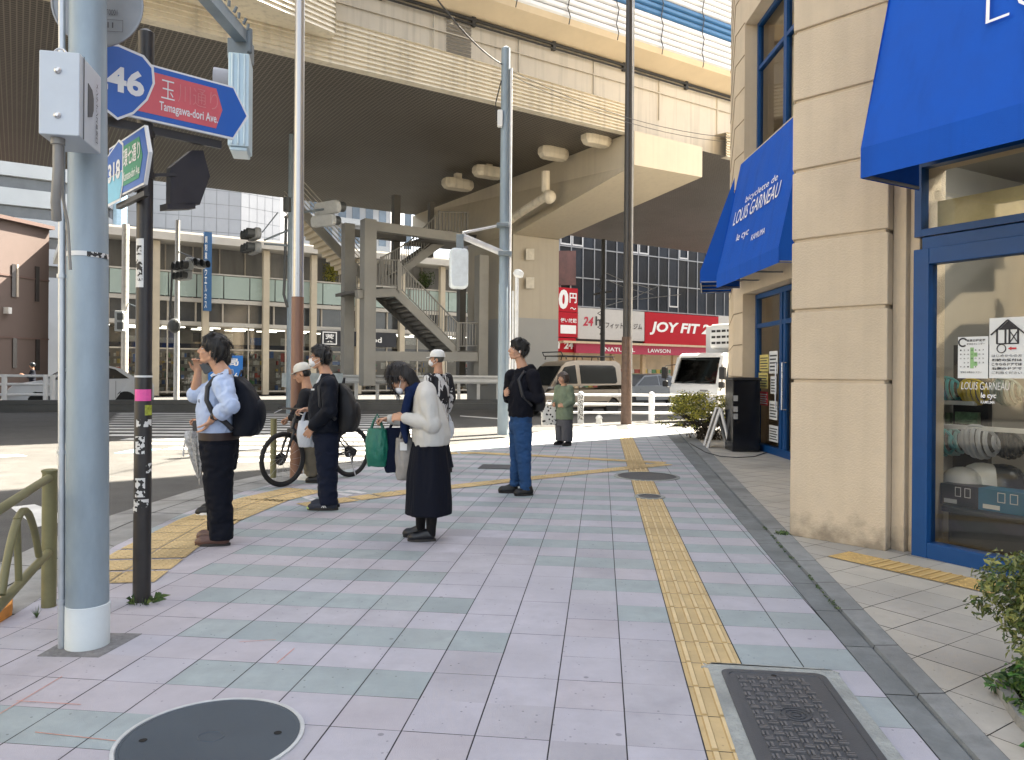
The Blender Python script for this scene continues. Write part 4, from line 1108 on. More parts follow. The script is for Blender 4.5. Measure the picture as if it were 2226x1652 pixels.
# ---- concrete base of the central reservation, guard rail on it
mw = thing('median_barrier', 'low dark concrete barrier wall running along the middle of the avenue', 'barrier', G(560, 888))
mb = MB(); a, b = G(-250, 893), G(1160, 886)
a.z = b.z = -.06; dd = (b-a).normalized(); n2 = V((-dd.y, dd.x, 0))
prof = [(0, -.06), (.0, .16), (.06, .19), (.06, .33), (.36, .33), (.36, -.06)]
for k in range(24):
    p, q_ = a.lerp(b, (k+.001)/24), a.lerp(b, (k+.999)/24); L0 = [p+n2*x+V((0, 0, z+.06)) for x, z in prof]; L1 = [q_+n2*x+V((0, 0, z+.06)) for x, z in prof]
    n_ = len(prof); mb.add(L0+L1, [(i, i+1, n_+i+1, n_+i) for i in range(n_-1)]+[tuple(range(n_)), tuple(reversed(range(n_, 2*n_)))])
mb.build('wall', M('median_concrete', (.095, .098, .096), .85, var=.2, scale=2, stain=.35), mw)
gr = thing('guard_rail', 'white painted steel guard rail on the central concrete barrier behind the pedestrians', 'guard rail', (-5, 27.2, .5))
gpaint = M('guard_rail_paint', (.52, .53, .52), .5, var=.1, scale=3, stain=.2)
a2 = a+n2*.2; b2 = b+n2*.2
st = lambda f, z: V((*(a2.lerp(b2, f)).xy, z))
f0 = .565
mb = MB(); n_ = 7
wprof = [(-.06, .95), (-.09, 1.02), (-.04, 1.08), (-.04, 1.14), (-.09, 1.2), (-.06, 1.27), (-.03, 1.2), (.0, 1.11), (-.03, 1.02)]
p, q_ = st(f0, 0), st(1.0, 0)
L0 = [p+n2*x+ZU*z for x, z in wprof]; L1 = [q_+n2*x+ZU*z for x, z in wprof]; k_ = len(wprof)
mb.add(L0+L1, [(i, (i+1) % k_, k_+(i+1) % k_, k_+i) for i in range(k_)]); mb.build('rail', gpaint, gr)
for f in [f0+.01+.036*k for k in range(12)]: MB().box(st(f, .72)+n2*.03, (.12, .1, .78)).build('post', gpaint, gr)
MB().slab([st(f0-.005, .8)-n2*.12, st(f0+.095, .8)-n2*.12, st(f0+.095, 1.32)-n2*.12, st(f0-.005, 1.32)-n2*.12], n2*.06).build('end_plate', M('plate_pale_blue', (.42, .48, .50), .5, var=.2, scale=6), gr)
wr = thing('white_railing', 'white three bar tubular railing in front of the parked white car, far left', 'railing', G(60, 888))
rw = M('railing_white', (.68, .69, .70), .4, var=.06)
mb = MB(); p0, p1 = G(-160, 890), G(118, 889)
for zz in (.5, .86, 1.15):
    mb = MB(); mb.tube([p0+ZU*zz, p1+ZU*zz], .045, 8); mb.build('rail', rw, wr)
for f in (.1, .35, .6, .93, .985): MB().cyl(p0.lerp(p1, f)-ZU*.05, p0.lerp(p1, f)+ZU*1.2, .085, n=10).build('post', rw, wr)
# ================================================================ STREET FURNITURE
galv = M('galvanised_steel', (.245, .305, .35), .5, metal=.15, var=.16, scale=5, stretch=(1, 1, .35), stain=.14)
galv_d = M('galvanised_dark', (.16, .19, .21), .5, metal=.3, var=.15, scale=8)
box_p = M('cabinet_paint', (.50, .55, .60), .4, var=.05, scale=4, stain=.06)
black_p = M('pole_black_paint', (.022, .020, .020), .45, var=.25, scale=10)
chrome = M('bolt_metal', (.6, .6, .6), .3, metal=.8)
def patch(mb, c, r, a0, a1, z0, z1, mi=None, n=6):
    "piece of sheet wrapped round a pole"
    vs = []
    for k in range(n+1):
        a = R(a0+(a1-a0)*k/n)
        for z in (z0, z1): vs.append(V((c[0]+r*math.cos(a), c[1]+r*math.sin(a), z)))
    mb.add(vs, [(2*k, 2*k+2, 2*k+3, 2*k+1) for k in range(n)], mi)
def to_cam(c): return math.degrees(math.atan2(-c[1], -c[0]))
sticker_bw = M('sticker_print', (.6, .6, .6), .6, var=0)
nt, pb, L = nodes_of(sticker_bw)
tc = nt.nodes.new('ShaderNodeTexCoord'); vo = nt.nodes.new('ShaderNodeTexNoise'); vo.inputs['Scale'].default_value = 38; vo.inputs['Detail'].default_value = 2
cr_ = nt.nodes.new('ShaderNodeValToRGB'); cr_.color_ramp.interpolation = 'CONSTANT'; cr_.color_ramp.elements[0].color = (.02, .02, .02, 1); cr_.color_ramp.elements[1].position = .49; cr_.color_ramp.elements[1].color = (.62, .62, .6, 1)
L(tc.outputs['Object'], vo.inputs[0]); L(vo.outputs[0], cr_.inputs[0]); L(cr_.outputs[0], pb.inputs['Base Color'])
lab_w = M('label_white', (.66, .67, .66), .5, var=.05)
# ---- big galvanised pole, front left
pc = G(190, 1402); pc.z = 0
up = thing('utility_pole', 'thick galvanised steel pole with a white sleeve at its foot, nearest on the left', 'pole', pc)
mb = MB(); prof = [(.121, 0), (.119, 2.05), (.117, 2.06), (.117, 2.5)]; mb.lathe([(.101, .2), (.0985, 1.2), (.096, 2.22), (.0925, 2.225), (.087, 3.35), (.076, 7.2), (.05, 7.25)], pc, 28); mb.v = [V((v.x-.0072*v.z, v.y, v.z)) for v in mb.v]; mb.build('shaft', galv, up, smooth=True)
mb = MB(); mb.lathe([(.104, 0), (.104, .215), (.101, .217)], pc, 28); mb.build('base_sleeve', M('sleeve_white', (.62, .68, .70), .5, var=.06, scale=6, stain=.12), up, smooth=True)
MB().prism([pc+V((x, y, 0)) for x, y in ((-.16, -.16), (.15, -.17), (.2, .17), (-.15, .18))], -.004, .0025).build('footing', M('mortar_patch', (.17, .17, .175), .9, var=.3, scale=20, bump=.5), up)
ta_ = to_cam(pc)
mb = MB(); pp = pc+V((-.108, -.045, 0)); mb.tube([pp+ZU*.0, pp+ZU*7-V((.05, 0, 0))], .0165, 10)
for z in (.24, 1.0, 1.9, 2.9): mb.tube([pp+ZU*(z-.01)-V((.0072*z, 0, 0)), pp+ZU*(z+.01)-V((.0072*z, 0, 0))], .023, 10)
mb.build('conduit_pipe', M('conduit_metal', (.46, .49, .52), .35, metal=.5, var=.1), up, smooth=True)
zb = P(190, 548, 3.8).z
pb_ = pc-V((.0072*zb, 0, 0)); mb = MB(); patch(mb, pb_, .0985, ta_-75, ta_-2, zb-.012, zb+.012, 0, 10); patch(mb, pb_, .0985, ta_-2, ta_+80, zb-.016, zb+.010, 1, 10); mb.build('band_label', [lab_w, sticker_bw], up)
# cabinet
cc = V(((168-1113)/1650*3.5, 3.5, 0)); ld = V((-.98, -.2, 0)).normalized(); rd = V((-.2, .98, 0)).normalized()
cb = MB(); zt, zl = 2.885, 2.50; w, dp = .171, .30
cb.prism([cc, cc+ld*-.0+rd*dp, cc+ld*w+rd*dp, cc+ld*w], zl, zt); cabinet = cb.build('control_box', box_p, up, bevel=.006)
mb = MB(); mb.slab([cc-ld*.002-ZU*-zl-ZU*0+rd*.045, cc-ld*.002+rd*.05+ZU*zl, cc-ld*.002+rd*.05+ZU*zt, cc-ld*.002+rd*.045+ZU*zt], -ld*.003); mb.build('door_seam', M('seam_dark', (.08, .09, .1), .6), cabinet)
mb = MB()
hw = [(.11, .13), (.165, .15), (.185, .19), (.185, .25), (.165, .285), (.11, .30)]
mb.slab([cc+rd*a+ZU*(zl+b*.95) for a, b in hw], -ld*.003); mb.build('handle_recess', M('recess_dark', (.07, .075, .08), .6), cabinet)
mb = MB()
for z in (zl+.09, zl+.295): mb.lathe([(.016, 0), (.016, .008), (.008, .014)], cc+ld*w*.53+ZU*z, 12, Matrix.Rotation(0, 3, 'Z') @ (V((-ld.y, ld.x, 0))*-1).to_track_quat('Z', 'Y').to_matrix())
bn = V((ld.y, -ld.x, 0)); bn = bn if bn.y < 0 else -bn
mb = MB()
for z in (zl+.09, zl+.295): MB().lathe([(.015, 0), (.015, .008), (.007, .015)], cc+ld*w*.53+ZU*z, 12, bn.to_track_quat('Z', 'Y').to_matrix()).build('bolt', chrome, cabinet, smooth=True)
mb = MB(); text(mb, 'メンテナンス専用口', cc+rd*.215+ZU*(zl+.03), rd, ZU, .028, .30, 0, .01, .004, vert=True); mb.build('lettering', M('letter_dark', (.05, .05, .06), .6), cabinet)
mb = MB(); s = cc+ld*.11+rd*.06
mb.tube([s+ZU*zl, s+ZU*(zl-.03)], .03, 12); mb.tube([s+ZU*(zl-.03), s+ZU*(zl-.15), s+ZU*(zl-.3)+ld*.008, s+ZU*(zl-.37)+ld*.02+rd*.05], .022, 10); mb.tube([s+rd*.06+ZU*zl, s+rd*.06+ZU*(zl-.25), s+rd*.07+ZU*(zl-.38)-ld*.02, s+rd*.08-ld*.03+ZU*(zl-.6)], .007, 6)
mb.build('cable_conduit', M('conduit_grey', (.22, .215, .20), .5, var=.1), cabinet, smooth=True)
mb = MB(); mb.tube([cc+ld*.1+rd*.05+ZU*zt+V((.03*math.cos(R(a)), 0, .03*math.sin(R(a)))) for a in range(0, 181, 20)], .005, 6); mb.build('lifting_eye', chrome, cabinet)
# round sign seen from behind
rc = P(212, 8, 4.12)
mb = MB(); sn = V((.12, -1, 0)).normalized(); q = sn.to_track_quat('Z', 'Y').to_matrix()
mb.lathe([(.232, -.012), (.238, -.004), (.238, .004), (.228, .006), (.226, .0)], rc, 40, q); rs = mb.build('round_sign_back', M('sign_back_grey', (.24, .255, .275), .45, metal=.3, var=.08, scale=6), up, smooth=True)
mb = MB(); xd = V((1, .12, 0)).normalized(); text(mb, '11', rc+xd*.055-ZU*.13+sn*.004, xd, ZU, .03, .03, 0, .02, .004); 
rring(mb, rc+xd*.035-ZU*.15+sn*.004, xd, ZU, .1, .065, .002, .004); text(mb, 'T0001', rc+xd*.045-ZU*.06+sn*.004, xd, ZU, .06, .03, 0, 0, .004); mb.build('lettering', M('letter_dark', (.05, .05, .06)), rs)
# arm with a signal head hanging off its end
ae = P(532, 88, 6.0); a_s = V((pc.x, pc.y, ae.z))
mb = MB(); mb.bar(a_s, ae, .09, .09); mb.bar(a_s+ZU*.35, a_s.lerp(ae, .55)+ZU*.05, .04, .04); mb.lathe([(.13, -.12), (.13, .12)], a_s, 20); mb.build('signal_arm', galv, up)
mb = MB()
for k in range(7): p = a_s.lerp(ae, .7+.045*k); MB().tube([p+V((.055, -.02, .05)), p+V((.06+.02*(k % 2), -.03, .09))], .012, 6).build('cable_clip', galv_d, up)
mb.box(ae+V((-.03, .0, -.09)), (.16, .16, .16)); mb.box(ae+V((-.03, 0, -.2)), (.11, .12, .1)); mb.cyl(ae+V((.05, -.05, .07)), ae+V((.05, -.05, -.12)), .03, n=8); mb.build('arm_bracket', galv_d, up, bevel=.008)
hb = MB(); sc_ = P(523, 230, 6.0)
hx = V((.97, .24, 0)); hy = V((-.24, .97, 0)); hm = Matrix((hx, hy, V((0, 0, 1)))).transposed()
hb.box(sc_, (.155, .30, .72), mat=hm)
for k in (-1, 0, 1): hb.box(sc_+hm @ V((k*.045, -.157, 0)), (.018, .02, .70), mat=hm)
hb.box(sc_+hm @ V((0, 0, -.375)), (.13, .26, .03), mat=hm)
hd = hb.build('signal_head', M('signal_housing', (.52, .66, .74), .35, var=.05, scale=4), up, bevel=.012)
mb = MB()
for z in (.17,): mb.lathe([(.10, .0), (.11, .12), (.105, .12), (.09, .0)], sc_+hm @ V((-.075, 0, z)), 14, (-hx).to_track_quat('Z', 'Y').to_matrix())
mb.build('visor', M('visor_grey', (.33, .33, .36), .5), hd, smooth=True)
mb = MB(); mb.lathe([(.085, 0), (.05, .02), (.0, .028)], sc_+hm @ V((-.076, 0, .17)), 12, (-hx).to_track_quat('Z', 'Y').to_matrix()); mb.build('lens', M('lens_red', (.35, .03, .04), .2), hd, smooth=True)

# ---- black sign post with route signs
bc = G(308, 1306); bc.z = 0
spost = thing('sign_post', 'slim black post carrying route name signs and covered in stickers', 'sign post', bc)
mb = MB(); mb.lathe([(.052, 0), (.050, 1.4), (.047, 1.42), (.047, 3.5), (.02, 3.52)], bc, 18); mb.build('shaft', black_p, spost, smooth=True)
sd = V((.726, .688, 0)); sn = sd.cross(ZU); A0 = V((-2.22, 4.6, 0))
s_ = lambda s, z, o=0: A0+sd*s+ZU*z+sn*o
sblue = M('sign_blue', (.02, .16, .52)); route_blue = M('route_sign_blue', (.012, .10, .42), .35, var=.04, scale=3)
route_red = M('route_sign_faded_red', (.58, .10, .12), .45, var=.07, scale=5)
white_s = M('sign_reflective_white', (.70, .71, .72), .4, var=.03)
zb0, zh = 2.935, .345
arrow = lambda i, s0=-.42: [(s0, zb0+i), (.53-i*.35, zb0+i), (.635-i*1.5, zb0+zh/2), (.53-i*.35, zb0+zh-i), (s0, zb0+zh-i)]
bd = MB(); bd.slab([s_(s, z) for s, z in arrow(0)], -sn*.02); board1 = bd.build('route_sign', white_s, spost)
mb = MB(); mb.slab([s_(s, z, .002) for s, z in arrow(.012)], -sn*.001); mb.build('sign_border', route_blue, board1)
mb = MB(); mb.slab([s_(s, z, .004) for s, z in ((-.3, zb0+.045), (.415, zb0+.045), (.455, zb0+zh/2), (.415, zb0+zh-.045), (-.3, zb0+zh-.045))], -sn*.001); mb.build('sign_panel', route_red, board1)
def shield(cs, cz, w, h, inset):
    pts = []
    for (x, z) in ((-.5, .36), (-.36, .5), (0, .56), (.36, .5), (.5, .36), (.52, .12), (.42, -.16), (.22, -.42), (0, -.56), (-.22, -.42), (-.42, -.16), (-.52, .12)): pts.append((cs+x*(w-2*inset), cz+z*(h-2*inset)))
    return pts
mb = MB(); mb.slab([s_(s, z, .007) for s, z in shield(-.17, zb0+.185, .40, .40, 0)], -sn*.002); sh = mb.build('route_shield', white_s, board1)
mb = MB(); mb.slab([s_(s, z, .009) for s, z in shield(-.17, zb0+.185, .40, .40, .014)], -sn*.001); mb.build('shield_face', route_blue, sh)
mb = MB(); text(mb, '246', s_(-.325, zb0+.125, .01), sd, ZU, .30, .155, 0, .035, .002); mb.build('lettering', white_s, sh)
mb = MB(); text(mb, 'Tamagawa-dori Ave.', s_(.065, zb0+.062, .005), sd, ZU, .36, .072, 0, .012, .002); text(mb, '玉', s_(.075, zb0+.155, .005), sd, ZU, .08, .115, 0, -.008, .002); mb.build('lettering', white_s, board1)
mb = MB(); text(mb, '川通り', s_(.175, zb0+.155, .005), sd, ZU, .25, .115, 0, -.012, .002); mb.build('lettering', M('lettering_faded', (.60, .20, .21), .5), board1, label='faded pink characters')
# second sign, edge on, pointing at the post
rdv = V((.69, -.72, 0)).normalized(); rn = rdv.cross(ZU); L0 = V((-2.603, 4.883, 0))
r_ = lambda s, z, o=0: L0+rdv*s+ZU*z+rn*o
LN = .715; z0, z1 = 2.50, 2.845
ar2 = lambda i: [(0+i, z0+i), (LN-.05-i*.4, z0+i), (LN+.03-i*1.3, (z0+z1)/2), (LN-.05-i*.4, z1-i), (0+i, z1-i)]
mb = MB(); mb.slab([r_(s, z) for s, z in ar2(0)], -rn*.02); board2 = mb.build('route_sign', white_s, spost)
mb = MB(); mb.slab([r_(s, z, .002) for s, z in ar2(.012)], -rn*.001); mb.build('sign_border', route_blue, board2)
mb = MB(); mb.slab([r_(s, z, .004) for s, z in ((.2, z0+.05), (LN-.13, z0+.05), (LN-.07, (z0+z1)/2), (LN-.13, z1-.05), (.2, z1-.05))], -rn*.001); mb.build('sign_panel', M('route_sign_green', (.01, .23, .12), .4, var=.05), board2)
mb = MB(); mb.slab([r_(s, z, .006) for s, z in ((-.02, z0-.03), (.25, z0-.03), (.3, z0+.06), (.3, z1-.03), (.22, z1+.01), (-.02, z1-.05))], -rn*.002); s2 = mb.build('route_shield', white_s, board2)
mb = MB(); mb.slab([r_(s, z, .008) for s, z in ((-.01, (z0+z1)/2-.02), (.285, (z0+z1)/2-.02), (.285, z1-.04), (.215, z1-.005), (-.01, z1-.06))], -rn*.001); mb.slab([r_(s, z, .008) for s, z in ((-.01, z0-.015), (.24, z0-.015), (.285, z0+.06), (.285, (z0+z1)/2-.03), (-.01, (z0+z1)/2-.03))], -rn*.001, 1); mb.build('shield_face', [route_blue, M('shield_light_blue', (.16, .48, .66), .4)], s2)
mb = MB(); text(mb, '318', r_(.02, z0+.11, .009), rdv, ZU, .24, .12, 0, .03, .002); mb.build('lettering', white_s, s2)
mb = MB(); text(mb, '環七通り', r_(.31, z0+.16, .005), rdv, ZU, .30, .11, 0, .015, .002); text(mb, 'Kannana-dori Ave.', r_(.31, z0+.075, .005), rdv, ZU, .30, .055, 0, .01, .002); mb.build('lettering', white_s, board2)
# dark back of a third sign on the far side
mb = MB(); k0 = V((-2.16, 4.78, 0)); kd = V((.60, .80, 0)); kn = kd.cross(ZU)
k_ = lambda s, z: k0+kd*s+ZU*z
mb.slab([k_(0, 2.47), (k_(.20, 2.50)), k_(.27, 2.70), k_(.22, 2.86), k_(.14, 2.84), k_(0, 2.70)], -kn*.05)
mb.slab([k_(-.02, 2.43), k_(.17, 2.47), k_(.17, 2.51), k_(-.02, 2.47)], -kn*.09); mb.build('sign_back', M('sign_back_black', (.03, .028, .03), .5, var=.2), spost)
mb = MB()
for z in (2.87, 2.62): mb.lathe([(.056, -.02), (.056, .02)], bc+ZU*z, 16); mb.bar(bc+ZU*z, bc+sd*.18+ZU*(z+.04), .02, .02); mb.bar(bc+ZU*z, bc-rdv*.2+ZU*(z-.06), .02, .02)
mb.bar(bc-sd*.3+ZU*2.9+sn*.02, bc+sd*.46+ZU*2.9+sn*.02, .03, .05)
mb.bar(r_(.1, z0-.04, -.03), r_(.62, z0-.04, -.03), .03, .03); mb.build('bracket', black_p, spost)
ta_ = to_cam(bc)
mb = MB()
def stk(y0, y1, a0, a1, m, nm='sticker'):
    z1_, z0_ = P(308, y0, bc.y).z, P(308, y1, bc.y).z
    mb = MB(); patch(mb, bc, .0535 if z0_ < 1.4 else .0485, ta_+a0, ta_+a1, z0_, z1_, 0, 6); mb.build(nm, m, spost)
stk(521, 626, -75, -5, lab_w); stk(846, 871, -60, 55, M('sticker_pink', (.75, .10, .35), .5, var=.1, scale=30)); stk(880, 902, 10, 65, M('sticker_lime', (.30, .34, .04), .5, var=.5, scale=40))
for (y0, y1, a0, a1) in ((911, 927, -45, 60), (947, 985, -50, 10), (1006, 1027, 20, 70), (1037, 1078, -50, 15), (1083, 1100, -65, 40), (1100, 1112, -75, -35)): stk(y0, y1, a0, a1, sticker_bw)
mb = MB(); patch(mb, bc, .0495, ta_-70, ta_-12, P(308, 612, bc.y).z, P(308, 566, bc.y).z); patch(mb, bc, .0497, ta_-62, ta_-20, P(308, 556, bc.y).z, P(308, 536, bc.y).z)
mb.build('sticker_print', sticker_bw, spost)
mb = MB(); mb.lathe([(.052, -.006), (.052, .006)], bc+ZU*P(308, 818, bc.y).z, 16); mb.build('band', lab_w, spost)

def leaf_clump(mb, c, rad, n, size, rnd, squash=(1, 1, 1), mats=1, shell=.5, up=.3):
    for _ in range(n):
        d = V((rnd.gauss(0, 1), rnd.gauss(0, 1), rnd.gauss(0, 1)));
        if d.length < 1e-3: continue
        d.normalize(); rr = rad*(shell+(1-shell)*rnd.random())
        p = V(c)+V((d.x*rr*squash[0], d.y*rr*squash[1], d.z*rr*squash[2]))
        nrm = (d+V((rnd.gauss(0, .5), rnd.gauss(0, .5), rnd.gauss(0, .5)+up))).normalized()
        x, y, _z = frame_from(nrm); a = rnd.random()*6.28; u = x*math.cos(a)+y*math.sin(a); v = nrm.cross(u)
        l = size*rnd.uniform(.6, 1.3); w = l*.45
        mb.add([p-u*l*.5, p+v*w*.5+nrm*l*.08, p+u*l*.5-nrm*l*.1, p-v*w*.5+nrm*l*.08], [(0, 1, 2, 3)], rnd.randrange(mats))
leafy = [M('leaf_green', (.06, .11, .03), .55, var=.3, scale=20), M('leaf_green_dark', (.03, .06, .02), .55, var=.3, scale=20), M('leaf_green_light', (.11, .16, .04), .55, var=.3, scale=20)]
weed = thing('weed', 'tuft of grassy weeds growing at the foot of the black sign post', 'plant', bc)
mb = MB(); rnd = random.Random(5)
for k in range(44):
    a = rnd.uniform(0, 6.28); r0 = rnd.uniform(.03, .07); p = bc+V((r0*math.cos(a)+.03, r0*math.sin(a)-.03, 0)); d = V((math.cos(a+rnd.uniform(-.6, .6))+.5, math.sin(a)*.7-.2, 0))*rnd.uniform(.02, .08)
    h = rnd.uniform(.015, .06); s = V((-d.y, d.x, 0)).normalized()*.0022
    mb.add([p-s, p+s, p+d*.5+ZU*h, p+d+ZU*h*.8], [(0, 1, 2), (2, 1, 3)], rnd.randrange(3))
mb.build('blades', leafy, weed)
w2 = thing('weed', 'small weed in a paving joint beside the olive railing post', 'plant', G(80, 1342))
mb = MB(); c = G(80, 1342)
for k in range(16):
    a = rnd.uniform(0, 6.28); d = V((math.cos(a), math.sin(a), 0))*rnd.uniform(.02, .05); h = rnd.uniform(.02, .08); s = V((-d.y, d.x, 0)).normalized()*.004; mb.add([c-s, c+s, c+d+ZU*h], [(0, 1, 2)], rnd.randrange(3))
mb.build('blades', leafy, w2)

# ---- olive railing, lower left, and the lone olive post
olive = M('olive_paint', (.17, .16, .075), .5, var=.18, scale=8, stain=.25)
rp = G(106, 1318); rp.z = 0
orl = thing('pipe_railing', 'olive green tubular kerb railing with a curved infill at lower left', 'railing', rp)
def rpost(o, p, h, nm='post'):
    mb = MB(); mb.lathe([(.041, 0), (.041, h-.015), (.046, h-.012), (.046, h-.002), (.03, h+.004)], p, 16); return mb.build(nm, olive, o, smooth=True)
rpost(orl, rp, .82); near = V((-2.30, 3.35, 0)); rpost(orl, near+V((.25, -.6, 0)), .82)
ndir = near-rp
for z in (.775, .33): MB().tube([rp+ZU*z, near+ZU*(z+.0)+ndir*.6], .024, 10).build('rail', olive, orl, smooth=True)
mb = MB(); pts = []
for k in range(13):
    t = k/12; pts.append(rp+ndir*(.22+.62*t)+ZU*(.33+.36*math.sin(math.pi*(.02+.96*t))**.8))
mb.tube(pts, .019, 10); mb.build('arch', olive, orl, smooth=True)
MB().tube([rp+ndir*.62+ZU*.68, rp+ndir*.58+ZU*.33], .017, 10).build('strut', olive, orl, smooth=True)
MB().prism([G(-20, 1320), G(28, 1322), G(26, 1338), G(-20, 1368)], .0, .07).build('kerb_marker', [M('marker_orange', (.65, .26, .04), .6, var=.15, scale=20)], thing('kerb_block', 'low kerb block with an orange face beneath the olive railing', 'kerb block', G(5, 1345)), bevel=.006)
op = G(594, 1038); lone = thing('railing_post', 'lone olive green railing post standing behind the bicycle wheel', 'post', op); mb = MB(); op.z = 0
rpost(lone, op, .78); MB().tube([op+ZU*.74, op+V((-.10, .28, .66))], .03, 10).build('rail_stub', olive, lone, smooth=True)

# ---- street lamp column, silver above brown
lp = V((PX(644, 10.1, 0).x, 10.1, 0)); lamp = thing('lamp_column', 'tall column, silver above and reddish brown below, behind the cyclist', 'lamp post', lp)
mb = MB(); mb.lathe([(.083, 0), (.080, 2.4)], lp, 22); mb.build('lower_shaft', M('column_brown', (.20, .105, .07), .45, var=.15, scale=6, stretch=(1, 1, .2)), lamp, smooth=True)
mb = MB(); mb.lathe([(.078, 2.402), (.066, 5), (.055, 9), (.02, 9.02)], lp, 22); mb.build('upper_shaft', M('column_silver', (.42, .42, .42), .3, metal=.75, var=.1, scale=5, stretch=(1, 1, .1)), lamp, smooth=True)

# ---- traffic lights across the avenue
sig_g = M('signal_grey', (.36, .38, .38), .5, var=.1, scale=5); sig_d = M('signal_dark', (.075, .08, .08), .5)
def sig_head(parent, c, fd, n=3, horiz=True, r=.17, nm='signal_head', back=sig_g):
    fd = V(fd).normalized(); sdv = ZU.cross(fd).normalized(); ax = sdv if horiz else ZU; ay = ZU if horiz else sdv
    m = Matrix((ax, fd, ax.cross(fd))).transposed()
    mb = MB(); mb.rbox(c, (n*r*2.2, .2, r*2.4), r*.9, mat=m); h = mb.build(nm, back, parent)
    for k in range(n):
        p = V(c)+ax*(k-(n-1)/2)*r*2.15+fd*.1
        mb = MB(); q = fd.to_track_quat('Z', 'Y').to_matrix(); mb.lathe([(r*.85, 0), (r*.92, .01), (r*.95, .24), (r*.9, .24), (r*.8, .01)], p, 12, q); mb.build('visor', sig_d, h, smooth=True)
    return h
def tl(name, label, px, d, ztop, r=.1, m=galv, h0=-.06):
    c = V((PX(px, d, 0).x, d, 0)); o = thing(name, label, 'traffic light', c)
    MB().lathe([(r, h0), (r*.75, ztop)], c, 12).build('pole', m, o, smooth=True); return o, c
t1, c1 = tl('traffic_light', 'traffic light pole with two signal pairs behind the silver and brown column', 628, 26, 10)
for y in (510, 540): sig_head(t1, P(553, y, 25.2), (-.8, -.55, 0), 3, True, .155, back=M('signal_mid', (.30, .31, .31), .5))
mb = MB(); mb.bar(P(575, 522, 25.2), P(628, 500, 26), .06, .06); mb.bar(P(575, 530, 25.2), P(628, 534, 26), .06, .06); mb.bar(P(570, 505, 25.2), P(604, 462, 25.7), .03, .03); mb.bar(P(628, 465, 26), P(704, 455, 26.5), .07, .07); mb.build('arm', galv_d, t1)
sig_head(t1, P(712, 452, 26.5), (.55, .8, .15), 3, True, .19, back=M('signal_pale', (.5, .51, .5), .5)); sig_head(t1, P(703, 480, 26.5), (.5, .85, .1), 3, True, .17, back=M('signal_pale', (.5, .51, .5)))
mb = MB(); mb.tube([P(622, 470, 25.9), P(619, 600, 25.9), P(617, 640, 25.9), P(625, 668, 25.9)], .05, 6); mb.tube([P(624, 430, 25.9), P(624, 460, 25.9)], .14, 8); mb.build('cable', sig_d, t1)
t2, c2 = tl('traffic_light', 'pale traffic light pole with a cluster of signals by the blue banner sign', 383, 33, 7.9, .12, M('pole_pale', (.55, .55, .53), .5))
sig_head(t2, P(402, 578, 32.4), (-.6, -.7, 0), 3, True, .19); sig_head(t2, P(402, 600, 32.4), (-.6, -.7, 0), 3, True, .16); sig_head(t2, P(425, 572, 32.6), (.8, -.3, 0), 3, True, .17, back=M('pole_pale', (.55, .55, .53)))
mb = MB(); mb.tube([P(375, 575, 32.8), P(373, 620, 32.8), P(369, 690, 32.8)], .05, 6); mb.ell(P(379, 708, 32.6), (.28, .2, .32)); mb.bar(P(383, 545, 33), P(434, 566, 32.6), .05, .05); mb.build('cable', sig_d, t2)
MB().cyl(G(371, 852), G(371, 852)+ZU*2.4, .06, n=8).build('side_post', M('pole_pale', (.55, .55, .53)), t2)
pt = thing('pedestrian_signal', 'white banded pole with a two lamp pedestrian signal, right of the thick pole', 'traffic light', V((PX(270, 34, 0).x, 34, 0)))
c = V((PX(270, 34, 0).x, 34, 0)); mb = MB()
for k in range(34): mb.cyl(c+ZU*(k*.232), c+ZU*(k*.232+.215), .15, n=10)
mb.cyl(c, c+ZU*7.9, .14, n=10); mb.build('pole', M('pole_white_band', (.55, .53, .49), .6, var=.1), pt)
hd = MB().box(P(261, 698, 33.7), (.36, .3, .9)).build('signal_head', sig_g, pt, bevel=.03)
for y in (688, 708): MB().box(P(262, y, 33.5), (.26, .1, .3)).build('visor', sig_d, hd)
mb = MB(); mb.bar(c+ZU*4.4, P(300, 668, 34), .05, .05); mb.build('arm', galv_d, pt)

# ---- street pole with a hanging signal, in the sunlight
kp = V((PX(1093, 17.2, 0).x, 17.2, 0)); t3 = thing('signal_pole', 'slender galvanised pole with a hanging white signal box beside the pier', 'traffic light', kp)
MB().lathe([(.125, 0), (.122, 3.4), (.114, 3.42), (.10, 8.75), (.03, 8.8)], kp, 16).build('pole', galv, t3, smooth=True)
MB().tube([kp+V((.13, -.02, .2)), kp+V((.125, -.02, 8.3))], .03, 8).build('conduit_pipe', M('pipe_white', (.66, .66, .66), .4), t3, smooth=True)
mb = MB(); j = P(1006, 514, 16.6); mb.tube([P(1096, 552, 17.15), j], .07, 10); mb.tube([P(1090, 489, 17.2), j+ZU*.08], .03, 8); mb.build('arm', M('pipe_white', (.66, .66, .66)), t3, smooth=True)
mb = MB(); mb.box(P(1000, 528, 16.6), (.16, .16, .36)); mb.box(P(1098, 552, 17.1), (.3, .3, .1)); mb.box(P(1093, 490, 17.1), (.28, .28, .08)); mb.build('bracket', galv_d, t3, bevel=.01)
hd = MB().rbox(P(997, 584, 16.6), (.40, .26, .88), .09, mat=Matrix.Rotation(.25, 3, 'Z')).build('signal_head', M('signal_housing_pale', (.62, .68, .72), .3), t3, smooth=True)
MB().rbox(P(1087, 258, 17.1), (.12, .12, .38), .03).build('junction_box', lab_w, t3)
mb = MB(); mb.tube([kp+V((-.1, -.05, 8.0)), kp+V((-.22, -.05, 7.5)), kp+V((-.2, -.05, 7.1)), kp+V((-.1, -.05, 7.2))], .015, 6)
a = P(1092, 140, 17.2)
